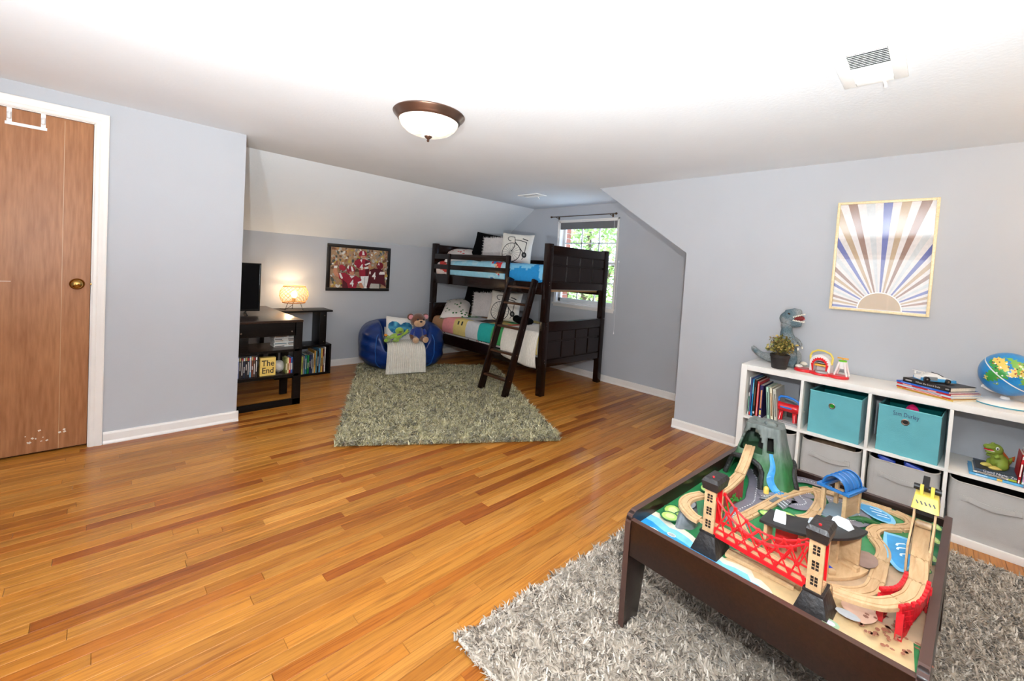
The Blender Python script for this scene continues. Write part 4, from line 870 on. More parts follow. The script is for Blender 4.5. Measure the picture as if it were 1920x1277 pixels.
P('mouth', mat('mouth_bright', (196, 20, 28), rough=0.5), dg_, MB().ell((0.040, 0, 0.1025), (0.024, 0.018, 0.006)), smooth=True)
P('teeth', M_TOOTH, dg_, MB().tube([(0.022, 0.020, 0.098), (0.045, 0.016, 0.098), (0.056, 0, 0.098), (0.045, -0.016, 0.098), (0.022, -0.020, 0.098)], 0.0022, 6))
P('crest', mat('dino_orange', (186, 92, 40), rough=0.6), dg_, MB().tube([(-0.012, 0, 0.105), (-0.036, 0, 0.072), (-0.052, 0, 0.058)], [0.006, 0.010, 0.005], 8).lathe([(0.012, 0), (0.006, 0.018), (0, 0.03)], (-0.068, 0, 0.052), 8, rotm(0, -0.6, 0)), smooth=True)
for s in (-1, 1):
    e_ = P('eye', mat('eye_white', (236, 240, 244), rough=0.2), dg_, MB().ell((0.026, s*0.026, 0.117), (0.008, 0.005, 0.009)), smooth=True); P('pupil', M_BLKP, e_, MB().ell((0.029, s*0.030, 0.117), (0.004, 0.002, 0.005)), smooth=True)
y = -0.352
for (lbl, th, hh, col, mk, tl_) in (('red spined paperback leaning at the right of the green dinosaur', 0.013, 0.166, (200, 22, 34), ((0.06, 0.2, 0.4, (240, 230, 220)), (0.3, 0.7, 0.4, (240, 230, 220)), (0.85, 0.95, 0.4, (240, 230, 220))), 0.06),
                             ('thin white paperback standing beside the red one', 0.011, 0.176, (228, 230, 234), ((0.15, 0.7, 0.3, (190, 120, 170)),), 0.05), ('orange paperback standing at the right edge of the shelf', 0.016, 0.192, (236, 104, 36), (), 0.05), ('green paperback at the far right inside the last cube', 0.018, 0.20, (78, 130, 70), (), 0.05)):
    book(lbl, (XS+0.03, y-th/2, ZM+0.001), th, hh, 0.13, col, mk, tilt=tl_, group='paperbacks in the top right cube'); y -= th+0.002
# ---- framed sunburst print
art = thing('framed_print', 'framed sunburst print in blue, tan and brown above the shelf', 'picture', (XR, 0.295, 1.205))
AW, AH = 0.521, 0.757; fw = 0.016
M_GOLD = mat_wood('pale_gold', (226, 200, 150), (246, 228, 186), rough=0.35, scale=8)
P('frame', M_GOLD, art, MB().bx(-0.024, 0, -AW/2, -AW/2+fw, 0, AH).bx(-0.024, 0, AW/2-fw, AW/2, 0, AH).bx(-0.024, 0, -AW/2+fw, AW/2-fw, 0, fw).bx(-0.024, 0, -AW/2+fw, AW/2-fw, AH-fw, AH), bevel=0.002)
pr = Print(lambda x, y_, h: (-0.010-h, -x, y_))
X0, X1, Y0, Y1 = -AW/2+fw, AW/2-fw, fw, AH-fw
pr.rect(X0, Y0, X1, Y1, (226, 218, 214))
def clip(poly):
    for (ax_, lim, sgn) in ((0, X0, 1), (0, X1, -1), (1, Y0, 1), (1, Y1, -1)):
        out = []
        for i in range(len(poly)):
            a, b_ = poly[i-1], poly[i]; da, db = (a[ax_]-lim)*sgn, (b_[ax_]-lim)*sgn
            if (da >= 0) != (db >= 0): t_ = da/(da-db); out.append((a[0]+(b_[0]-a[0])*t_, a[1]+(b_[1]-a[1])*t_))
            if db >= 0: out.append(b_)
        poly = out
        if len(poly) < 3: return None
    return poly
cyc = [(92, 98, 168), (186, 156, 116), (150, 110, 88), (204, 206, 206)]; sx_, sy_ = 0.012, Y0+0.005; rk = 0.118
for k in range(25):
    a = math.radians(-2+184*(k+0.5)/25); da = math.radians(184/25*0.26); c_ = cyc[(-k) % 4]
    pl = clip([(sx_+rk*0.9*math.cos(a-da), sy_+rk*0.9*math.sin(a-da)), (sx_+1.2*math.cos(a-da), sy_+1.2*math.sin(a-da)), (sx_+1.2*math.cos(a+da), sy_+1.2*math.sin(a+da)), (sx_+rk*0.9*math.cos(a+da), sy_+rk*0.9*math.sin(a+da))])
    if pl: pr.poly(pl, c_, k == 0)
pr.poly(clip([(sx_+rk*math.cos(PI*k/24), sy_+rk*math.sin(PI*k/24)*1.0) for k in range(25)]), (240, 236, 232)); pr.poly(clip([(sx_+(rk-0.007)*math.cos(PI*k/24), sy_+(rk-0.007)*math.sin(PI*k/24)) for k in range(25)]), (182, 148, 98))
pr.build('print', mat_attr('art_paper', rough=0.6, var=0.06, scale=60), art)
P('glazing', M_GLASS, art, MB().bx(-0.0185, -0.0165, X0, X1, Y0, Y1))

# ================================================================== train table
TC, TA = (1.945, 0.338), math.radians(-3.0); TL, TW, TZ, SZ = 1.09, 0.83, 0.455, 0.402
M_ESP = mat_wood('espresso_laminate', (26, 13, 9), (44, 24, 18), spec=0.35, rough=0.3, scale=3, stretch=(2, 30, 30), coat=0.25, bump=0.02)
M_EDGE = mat('espresso_edge', (78, 54, 47), rough=0.35, var=0.08)
tb = thing('train_table', 'dark brown play table with a printed landscape top', 'table', (TC[0], TC[1], 0.0), TA)
def end_panel(s):
    # a board with rounded top corners whose legs run down to the rug
    h = TW/2; r = 0.03
    pts = [(h, 0.012), (h, TZ-r)]+[(h-r+r*math.cos(a), TZ-r+r*math.sin(a)) for a in (math.radians(30), math.radians(60))]+[(h-r, TZ)]
    pts += [(-x, z) for x, z in pts[::-1]]
    pts += [(-h+0.125, 0.012), (-h+0.160, 0.27), (h-0.160, 0.27), (h-0.125, 0.012)]
    x0 = s*TL/2; mb = MB(); mb.prism(pts, min(x0, x0-s*0.02), max(x0, x0-s*0.02), Matrix(((0, 0, 1), (1, 0, 0), (0, 1, 0))))
    return mb
# the end boards stand at the two short (y) sides of the table
def side_board(s):
    h = TL/2; r = 0.035; y0 = s*TW/2
    pts = [(h, 0.012), (h, TZ-r)]+[(h-r+r*math.cos(a), TZ-r+r*math.sin(a)) for a in (math.radians(30), math.radians(60))]+[(h-r, TZ)]
    pts = pts+[(-x, z) for x, z in pts[::-1]]+[(-h+0.10, 0.012), (-h+0.140, 0.26), (h-0.140, 0.26), (h-0.10, 0.012)]
    return MB().prism(pts, min(y0, y0-s*0.022), max(y0, y0-s*0.022), Matrix(((1, 0, 0), (0, 0, 1), (0, 1, 0))))
for s in (-1, 1):
    e_ = P('end_board', M_ESP, tb, side_board(s), bevel=0.003)
    P('edge_band', M_EDGE, e_, MB().sweep([(-TL/2-0.0006, s*(TW/2-0.011), 0.013), (-TL/2-0.0006, s*(TW/2-0.011), TZ-0.035), (-TL/2+0.010, s*(TW/2-0.011), TZ-0.010), (-TL/2+0.035, s*(TW/2-0.011), TZ+0.0006), (TL/2-0.035, s*(TW/2-0.011), TZ+0.0006), (TL/2-0.010, s*(TW/2-0.011), TZ-0.010), (TL/2+0.0006, s*(TW/2-0.011), TZ-0.035), (TL/2+0.0006, s*(TW/2-0.011), 0.013)], [(-0.0112, -0.0006), (0.0112, -0.0006), (0.0112, 0.0006), (-0.0112, 0.0006)], side=(0, 1, 0)))
for s in (-1, 1): 
    r_ = P('rail', M_ESP, tb, MB().bx(s*(TL/2-0.012)-0.010, s*(TL/2-0.012)+0.010, -TW/2+0.022, TW/2-0.022, 0.296, 0.432), bevel=0.002)
    P('edge_band', M_EDGE, r_, MB().bx(s*(TL/2-0.012)-0.0102, s*(TL/2-0.012)+0.0102, -TW/2+0.022, TW/2-0.022, 0.431, 0.4326))
P('deck', M_ESP, tb, MB().bx(-TL/2+0.02, TL/2-0.02, -TW/2+0.022, TW/2-0.022, SZ-0.014, SZ-0.001))
# printed landscape (x away from the viewer, y to the left)
lp = Print(lambda x, y_, h: (x, y_, SZ-0.0009+h*0.25), 0.0004)
HX, HY = TL/2-0.022, TW/2-0.022
GRN, GR2, SEA, SEA2, SAND, ROAD, LIME = (44, 132, 78), (28, 108, 60), (44, 152, 214), (124, 196, 234), (214, 184, 138), (128, 124, 136), (176, 206, 104)
lp.rect(-HX, -HY, HX, HY, GRN)
def wave(pts, amp=0.008):
    out = []
    for i in range(len(pts)-1):
        for k in range(5):
            t_ = k/5; x = pts[i][0]+(pts[i+1][0]-pts[i][0])*t_; y_ = pts[i][1]+(pts[i+1][1]-pts[i][1])*t_; out.append((x+amp*math.sin(7*i+9*t_), y_+amp*math.cos(5*i+8*t_)))
    return out+[pts[-1]]
lp.poly(wave([(-HX+0.28, -HY+0.02), (-HX+0.30, -0.05), (-0.30, 0.02), (-0.36, 0.10), (-HX+0.09, 0.10)], 0.01)+[(-HX, 0.06), (-HX, -HY)], SAND)              # sandy corner near the viewer
lp.poly([(0.16, -HY), (-0.1, -0.20), (-0.30, -0.02), (-0.36, -HY)], (190, 160, 130))
lp.poly([(-HX, HY)]+wave([(-HX+0.16, HY), (-HX+0.13, 0.24), (-HX+0.10, 0.12), (-HX+0.10, 0.02), (-HX+0.06, -0.06)], 0.008)+[(-HX, -0.10)], (224, 214, 196))       # beach edge
lp.poly([(-HX, HY)]+wave([(-HX+0.125, HY), (-HX+0.10, 0.24), (-HX+0.075, 0.12), (-HX+0.07, 0.02), (-HX+0.03, -0.06)], 0.008)+[(-HX, -0.08)], SEA2)
lp.poly([(-HX, HY)]+wave([(-HX+0.085, HY), (-HX+0.06, 0.24), (-HX+0.05, 0.12), (-HX+0.045, 0.02)], 0.006)+[(-HX, -0.03)], SEA)
for (x, y_, r1, r2) in ((-0.495, 0.335, 0.020, 0.030), (-0.455, 0.275, 0.009, 0.014)): lp.ell(x, y_, r1*1.25, r2*1.2, (236, 240, 240), 9); lp.ell(x, y_, r1, r2, (168, 168, 168), 9)
# roads
def road(pts, w_=0.07):
    lp.line(pts, w_+0.006, (70, 68, 84)); lp.line(pts, w_, ROAD)
    for i in range(len(pts)-1):
        (x0, y0), (x1, y1) = pts[i], pts[i+1]; n = max(1, int(math.hypot(x1-x0, y1-y0)/0.036))
        for k in range(n): lp.line([(x0+(x1-x0)*(k+.25)/n, y0+(y1-y0)*(k+.25)/n), (x0+(x1-x0)*(k+.7)/n, y0+(y1-y0)*(k+.7)/n)], 0.005, (240, 240, 240))
def spl(pts, n=6):
    out = []
    for i in range(len(pts)-1):
        p0, p1, p2, p3 = pts[max(0, i-1)], pts[i], pts[i+1], pts[min(len(pts)-1, i+2)]
        for k in range(n):
            t_ = k/n; out.append(tuple(0.5*(2*b_+(c-a)*t_+(2*a-5*b_+4*c-d)*t_*t_+(-a+3*b_-3*c+d)*t_**3) for a, b_, c, d in zip(p0, p1, p2, p3)))
    return out+[tuple(pts[-1])]
road(spl([(-0.17, 0.115), (-0.15, 0.175), (-0.06, 0.185), (0.05, 0.17), (0.14, 0.19), (0.28, 0.23), (0.40, 0.30)]))
road(spl([(0.14, 0.17), (0.20, 0.10), (0.18, 0.05), (0.24, 0.02), (0.30, 0.06), (0.36, 0.03)]), 0.075)
road(spl([(0.36, -0.03), (0.38, -0.10), (0.32, -0.15), (0.25, -0.15), (0.20, -0.12)]), 0.075)
road(spl([(0.38, 0.16), (0.47, 0.10), (0.49, 0.03), (0.50, -0.02)]), 0.06)
# ponds
lp.poly(spl([(0.42, -0.11), (0.46, -0.16), (0.42, -0.24), (0.34, -0.26), (0.33, -0.20), (0.38, -0.14), (0.42, -0.11)], 5), SEA2); lp.poly(spl([(0.41, -0.125), (0.44, -0.165), (0.41, -0.23), (0.35, -0.245), (0.345, -0.20), (0.38, -0.15), (0.41, -0.125)], 5), SEA)
lp.poly(spl([(0.24, -0.24), (0.25, -0.33), (0.10, -0.345), (-0.02, -0.32), (0.02, -0.28), (0.14, -0.25), (0.24, -0.24)], 5), SEA2); lp.poly(spl([(0.225, -0.25), (0.235, -0.325), (0.11, -0.335), (0.0, -0.32), (0.04, -0.285), (0.14, -0.262), (0.225, -0.25)], 5), SEA)
for (x, y_, dx, dy) in ((0.16, -0.285, 0.04, -0.02), (0.13, -0.29, 0.035, -0.02), (0.39, -0.18, 0.01, -0.05), (0.37, -0.20, 0.01, -0.04), (0.42, -0.17, 0.0, -0.04), (0.09, -0.305, 0.03, -0.01)): lp.line(spl([(x, y_), (x+dx*.5, y_+dy*.4+0.006), (x+dx, y_+dy)], 4), 0.007, (228, 244, 250))
# bushes, clearings
for (x, y_, r1, r2) in ((-0.32, 0.345, 0.040, 0.03), (-0.33, 0.30, 0.03, 0.024), (-0.37, 0.33, 0.030, 0.03), (-0.02, 0.34, 0.035, 0.025), (0.12, 0.36, 0.04, 0.02), (0.04, 0.045, 0.024, 0.036), (-0.02, 0.09, 0.024, 0.03), (0.17, -0.378, 0.03, 0.012), (0.33, -0.378, 0.03, 0.012), (0.06, -0.37, 0.02, 0.012), (0.46, -0.375, 0.03, 0.012)):
    lp.ell(x, y_, r1*1.25, r2*1.25, GR2, 11, 0.3); lp.ell(x, y_, r1, r2, LIME, 11, 0.3); lp.ell(x+0.003, y_, r1*0.6, r2*0.6, (206, 226, 146), 9, 0.3)
lp.poly(spl([(-0.33, -0.22), (-0.30, -0.26), (-0.36, -0.30), (-0.42, -0.27), (-0.38, -0.22), (-0.33, -0.22)], 4), (226, 186, 160))
lp.ell(-0.05, -0.225, 0.06, 0.035, (150, 120, 108), 12); lp.ell(-0.41, -0.24, 0.018, 0.03, (196, 200, 204), 10); lp.ell(-0.49, -0.215, 0.018, 0.022, (150, 176, 140), 10); lp.ell(-0.49, -0.215, 0.010, 0.012, (196, 190, 206), 8)
rb = random.Random(5)
for k in range(44): lp.ell(-0.40+rb.gauss(0, 0.035), -0.335+rb.gauss(0, 0.026), 0.004+0.005*rb.random(), 0.003+0.004*rb.random(), (150, 96, 74), 6, r=(k == 0))
lp.build('landscape_print', mat_attr('table_print', rough=0.32, var=0.10, scale=26, coat=0.35), tb)
# ---- everything on the table stands in the table's own frame
def TT(name, label, cat, a, b_, z=SZ, rz=0.0, group=None):
    c, s = math.cos(TA), math.sin(TA); return thing(name, label, cat, (TC[0]+c*a-s*b_, TC[1]+s*a+c*b_, z), TA+rz, group)
M_TRK = mat_wood('beech', (192, 154, 112), (214, 180, 138), rough=0.5, scale=4, stretch=(3, 14, 14), bump=0.03)
TWD = 0.043
def trk_prof(t_=0.012): return [(-TWD/2, 0), (TWD/2, 0), (TWD/2, t_-0.001), (TWD/2-0.001, t_), (0.0135, t_), (0.0135, t_-0.003), (0.0092, t_-0.003), (0.0092, t_), (-0.0092, t_), (-0.0092, t_-0.003), (-0.0135, t_-0.003), (-0.0135, t_), (-TWD/2+0.001, t_), (-TWD/2, t_-0.001)]
def track(label, pts, group='wooden train track pieces', peg=True, name='track_piece', n=6):
    p0 = pts[0]; z0 = min(p[2] for p in pts); o_ = TT(name, label, 'toy track', p0[0], p0[1], z0, group=group)
    loc = spl([(p[0]-p0[0], p[1]-p0[1], p[2]-z0) for p in pts], n)
    P('rail_bed', M_TRK, o_, MB().sweep(loc, trk_prof()))
    a, b_ = Vector(loc[-2]), Vector(loc[-1]); d_ = (b_-a).normalized(); e = b_+d_*0.009
    if peg: P('peg', M_TRK, o_, MB().box((b_+d_*0.003)+Vector((0, 0, 0.006)), (0.010, 0.005, 0.010), rotm(0, 0, math.atan2(d_.y, d_.x))).cyl(e+Vector((0, 0, 0.001)), e+Vector((0, 0, 0.0115)), 0.006, n=10))
    return o_
G = SZ+0.0004; Z2 = SZ+0.074
track('curved beech track leading out from beneath the black roof', [(-0.235, 0.105, G), (-0.16, 0.150, G), (-0.085, 0.143, G)])
track('straight beech track in the middle with a grey level crossing', [(-0.078, 0.142, G), (0.07, 0.122, G), (0.205, 0.106, G)])
track('curved beech track turning behind the level crossing', [(0.213, 0.104, G), (0.285, 0.086, G), (0.355, 0.062, G), (0.402, 0.040, G)])
track('beech track running behind the blue station roof', [(0.412, 0.035, G), (0.435, -0.03, G), (0.452, -0.105, G)])
track('beech track passing along the back rim beside the pond', [(0.453, -0.113, G), (0.470, -0.175, G), (0.478, -0.235, G)])
track('tight curved beech track bending around the far pond', [(0.478, -0.243, G), (0.455, -0.292, G), (0.395, -0.306, G), (0.335, -0.275, G)])
track('curved beech track between the two ponds', [(0.327, -0.270, G), (0.27, -0.225, G), (0.205, -0.210, G), (0.155, -0.225, G)])
track('short curved beech track at the near pond edge', [(0.147, -0.228, G), (0.10, -0.252, G), (0.05, -0.262, G), (0.005, -0.262, G)])
track('straight beech track beside the black-roofed shed', [(-0.003, -0.262, G), (-0.07, -0.266, G), (-0.140, -0.268, G)])
track('curved beech track sweeping under the raised track', [(-0.148, -0.268, G), (-0.215, -0.262, G), (-0.275, -0.228, G), (-0.315, -0.175, G)])
track('curved beech track in front of the blue-roofed station', [(0.02, 0.045, G), (0.06, 0.005, G), (0.115, -0.022, G), (0.175, -0.025, G)])
track('straight beech track entering the station from the left', [(0.183, -0.025, G), (0.26, -0.022, G), (0.33, -0.012, G), (0.395, 0.010, G)], peg=False)
track('long beech straight lying flat below the red bridge', [(-0.395, 0.100, G), (-0.390, 0.0, G), (-0.388, -0.105, G)])
track('second beech straight lying beside the one below the bridge', [(-0.345, 0.070, G), (-0.340, -0.02, G), (-0.338, -0.090, G)])
track('raised curved beech track resting on the grey rock support', [(-0.225, 0.268, Z2), (-0.295, 0.290, Z2), (-0.365, 0.278, Z2), (-0.41, 0.225, Z2), (-0.415, 0.195, Z2)])
track('raised curved beech track from the near tower to the red arch', [(-0.440, -0.205, Z2), (-0.425, -0.255, Z2), (-0.395, -0.303, Z2), (-0.345, -0.335, Z2)])
track('curved beech track lying on the red brick arch', [(-0.337, -0.339, Z2), (-0.285, -0.356, Z2), (-0.235, -0.362, Z2), (-0.195, -0.364, Z2)])
track('straight beech ramp between red arch and yellow lift', [(-0.187, -0.364, Z2), (-0.10, -0.360, Z2), (-0.035, -0.356, Z2)])
track('beech ramp rising inside the yellow lift tower', [(-0.027, -0.356, Z2), (0.06, -0.352, Z2+0.01), (0.155, -0.348, Z2+0.03)], peg=False)
track('beech ramp sloping down out of the toy mountain', [(0.285, 0.275, SZ+0.150), (0.225, 0.262, SZ+0.140), (0.15, 0.250, SZ+0.108), (0.075, 0.240, SZ+0.088)])
# ---- red brick ramp with beech track
rp_ = TT('brick_ramp', 'beech ramp with red brick sides coming down from the mountain', 'toy track', -0.09, 0.236)
pts = spl([(-0.135, 0.012, 0.072), (-0.07, 0.006, 0.072), (0.0, 0.0, 0.074), (0.07, -0.002, 0.080), (0.155, 0.0, 0.086)], 6)
P('rail_bed', M_TRK, rp_, MB().sweep([(x, y_, z) for x, y_, z in pts], trk_prof()))
M_RBR = mat('red_brick_print', (150, 34, 36), rough=0.5, var=0.35, scale=55)
wl_ = MB()
for s in (-1, 1): wl_.grid(lambda u, v: (-0.11+0.26*u, s*0.0195, (0.070+0.012*u)*v*(1 if u > 0.25 else 1)), 8, 3)
wl_.grid(lambda u, v: (0.15, -0.0195+0.039*u, 0.082*v), 2, 2)
P('brick_side', M_RBR, rp_, wl_)
ivy = MB(); ri = random.Random(9)
for k in range(70):
    x = ri.uniform(-0.1, 0.12); z = ri.uniform(0.0, 0.030)+0.015*math.sin(x*40)+0.006; ivy.ell((x, -0.0225, max(0.005, z)), (0.006, 0.0025, 0.005), 6, 4)
P('ivy', mat('ivy_green', (62, 150, 50), rough=0.6, var=0.3, scale=80), rp_, ivy, smooth=True)
# ---- grey rock support
rk_ = TT('rock_support', 'grey rock block holding up the raised curved track', 'toy', -0.335, 0.272)
rkm = MB().grid(lambda u, v: ((0.060-0.016*v)*math.cos(2*PI*u)*(0.8+0.45*vnoise(u*7 % 7, v*2, 1)), (0.030-0.006*v)*math.sin(2*PI*u)*(0.85+0.4*vnoise(u*7 % 7, v*2, 5)), 0.0735*v), 24, 6, closeu=True)
rkm.add([(0.036*math.cos(2*PI*k/24), 0.02*math.sin(2*PI*k/24), 0.0735) for k in range(24)], [tuple(range(24))])
P('rock', mat('grey_rock', (122, 126, 130), rough=0.6, var=0.35, scale=26, bump=0.4, bscale=40), rk_, rkm, smooth=True, angle=25)
# ---- toy mountain
mt = TT('toy_mountain', 'green and grey toy mountain with tunnels and a blue waterfall', 'toy mountain', 0.360, 0.236, rz=math.radians(8))
# local: front (waterfall side) faces -x ; openings toward +y-ish side where the ramp enters and straight ahead
def mtn_mat():
    m, nt, b = _base('mountain_paint'); N = nt.nodes; L = nt.links
    tc = N.new('ShaderNodeTexCoord'); sep = N.new('ShaderNodeSeparateXYZ'); L.new(tc.outputs['Object'], sep.inputs[0])
    mp = N.new('ShaderNodeMapping'); mp.inputs['Scale'].default_value = (60, 60, 10); L.new(tc.outputs['Object'], mp.inputs[0])
    n = N.new('ShaderNodeTexNoise'); n.inputs['Scale'].default_value = 1.0; n.inputs['Detail'].default_value = 5; L.new(mp.outputs[0], n.inputs['Vector'])
    ad = N.new('ShaderNodeMath'); ad.operation = 'MULTIPLY_ADD'; ad.inputs[1].default_value = 0.09; L.new(n.outputs[0], ad.inputs[0]); L.new(sep.outputs[2], ad.inputs[2])
    r = N.new('ShaderNodeValToRGB'); r.color_ramp.elements[0].position = 0.14; r.color_ramp.elements[1].position = 0.25
    r.color_ramp.elements[0].color = lin((44, 104, 56))+(1,); r.color_ramp.elements[1].color = lin((108, 114, 112))+(1,)
    L.new(ad.outputs[0], r.inputs[0])
    mx = N.new('ShaderNodeMix'); mx.data_type = 'RGBA'; mx.blend_type = 'MULTIPLY'; mx.inputs[0].default_value = 0.6
    r2 = N.new('ShaderNodeValToRGB'); r2.color_ramp.elements[0].color = (0.45, 0.5, 0.45, 1); r2.color_ramp.elements[1].color = (1.25, 1.25, 1.2, 1); r2.color_ramp.elements[0].position = 0.3; r2.color_ramp.elements[1].position = 0.65
    L.new(n.outputs[0], r2.inputs[0]); L.new(r.outputs[0], mx.inputs[6]); L.new(r2.outputs[0], mx.inputs[7]); L.new(mx.outputs[2], b.inputs['Base Color'])
    b.inputs['Roughness'].default_value = 0.5; _bump(nt, b, n.outputs[0], 0.4, 0.004); return m
MH = 0.262
def mtn_r(u, v):
    # radius around the axis: broad foot, narrow flat crown, slightly four-sided
    a = 2*PI*u; k = 1.0/(max(abs(math.cos(a)), abs(math.sin(a)))**0.55)
    return (0.150-0.072*v**0.9)*k*(1+0.07*vnoise(math.cos(a)*2.2+5, math.sin(a)*2.2+5, v*3)-0.03)
def mtn_pt(u, v):
    a = 2*PI*u; r = mtn_r(u, v); z = MH*v
    if v > 0.9: z += 0.012*vnoise(math.cos(a)*3+9, math.sin(a)*3, 2)
    return Vector((r*math.cos(a), r*math.sin(a), z))
NU, NV = 72, 40
def hole(u, v):
    # lower arch under the ramp, upper arch the ramp leaves, tall slot over the waterfall
    d = lambda c: (u-c+0.5) % 1.0-0.5
    du = d(0.425)
    if abs(du) < 0.085 and v < 0.30+0.14*math.sqrt(max(0, 1-(du/0.085)**2)) - 0.02 : return True
    if abs(du) < 0.088 and 0.54 < v < 0.66+0.26*math.sqrt(max(0, 1-(du/0.088)**2)): return True
    du2 = d(0.562)
    if abs(du2) < 0.017 and 0.60 < v < 0.84: return True
    du3 = d(0.79)
    if abs(du3) < 0.085 and v < 0.34*math.sqrt(max(0, 1-(du3/0.085)**2)): return True
    return False
vsM = [mtn_pt(i/NU, j/NV) for j in range(NV+1) for i in range(NU)]
fsM = [(j*NU+i, j*NU+(i+1) % NU, (j+1)*NU+(i+1) % NU, (j+1)*NU+i) for j in range(NV) for i in range(NU) if not hole((i+.5)/NU, (j+.5)/NV)]
capc = len(vsM); vsM.append(Vector((0, 0, MH+0.008)))
fsM += [(NV*NU+i, NV*NU+(i+1) % NU, capc) for i in range(NU)]
mm = MB().add(vsM, fsM); shell = P('shell', mtn_mat(), mt, mm, smooth=True, angle=60)
md = shell.modifiers.new('thickness', 'SOLIDIFY'); md.thickness = 0.009; md.offset = -1
P('peak', mtn_mat(), mt, MB().ell((-0.01, -0.02, MH+0.006), (0.034, 0.030, 0.018), 14, 8, fn=lambda v: (v.x*(1+0.3*math.sin(v.y*160)), v.y, v.z)).ell((0.02, 0.02, MH+0.002), (0.03, 0.03, 0.012), 12, 8), smooth=True)
P('tunnel_floor', mat('tunnel_green', (54, 92, 58), rough=0.8, var=0.3), mt, MB().lathe([(0, 0.142), (0.095, 0.138), (0.094, 0.130), (0, 0.130)], n=24))
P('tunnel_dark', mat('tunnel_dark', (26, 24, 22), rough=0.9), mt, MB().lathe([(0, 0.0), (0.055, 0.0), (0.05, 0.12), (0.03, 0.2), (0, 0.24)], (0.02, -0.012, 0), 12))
M_TUN = mat('black_brick_moulding', (36, 34, 34), rough=0.45, var=0.3, scale=90, bump=0.6, bscale=90)
def arch_trim(cu, wu, hz, nm):
    pts = []
    for k in range(15):
        q = -1+2*k/14; u = cu+wu*q; v = hz*(0.62+0.38*math.sqrt(max(0, 1-q*q)))
        if k in (0, 14): pass
        p_ = mtn_pt(u % 1.0, v); p_.x *= 1.03; p_.y *= 1.03; pts.append(p_)
    a_ = mtn_pt((cu-wu) % 1.0, 0.0); b_ = mtn_pt((cu+wu) % 1.0, 0.0)
    pts = [a_*1.03]+pts+[b_*1.03]
    return P(nm, M_TUN, mt, MB().tube(pts, 0.012, 8), smooth=True)
arch_trim(0.425, 0.095, 0.43, 'tunnel_arch'); arch_trim(0.79, 0.092, 0.36, 'tunnel_arch')
wtr = MB(); wp_ = []
for k in range(15):
    v = 0.60-0.60*k/14; u = 0.566+0.018*math.sin(k*0.5)*(k/14)+0.012*(k/14); w_ = 0.010+0.010*(k/14)
    wp_.append((u, v, w_))
for off in (-1, 1):
    wtr.v += [tuple(mtn_pt(u+off*w_, v)*1.0+mtn_pt(u, v).normalized()*0.0) for u, v, w_ in wp_]
wtr = MB(); wv = []
for (u, v, w_) in wp_:
    for q in (-1, -0.4, 0.4, 1):
        p_ = mtn_pt(u+q*w_, max(0, v)); rad = Vector((p_.x, p_.y, 0)).normalized(); wv.append(p_+rad*(0.003+0.003*(1-abs(q))))
wtr.add(wv, [(i*4+j, i*4+j+1, (i+1)*4+j+1, (i+1)*4+j) for i in range(14) for j in range(3)])
M_FALL = mat('waterfall_blue', (64, 150, 214), rough=0.25, var=0.18, scale=30, bump=0.2, bscale=60, coat=0.3)
P('waterfall', M_FALL, mt, wtr, smooth=True)
p_ = mtn_pt(0.598, 0.0); P('splash_pool', M_FALL, mt, MB().ell((p_.x*1.10, p_.y*1.10, 0.006), (0.028, 0.03, 0.007), 14, 6), smooth=True)
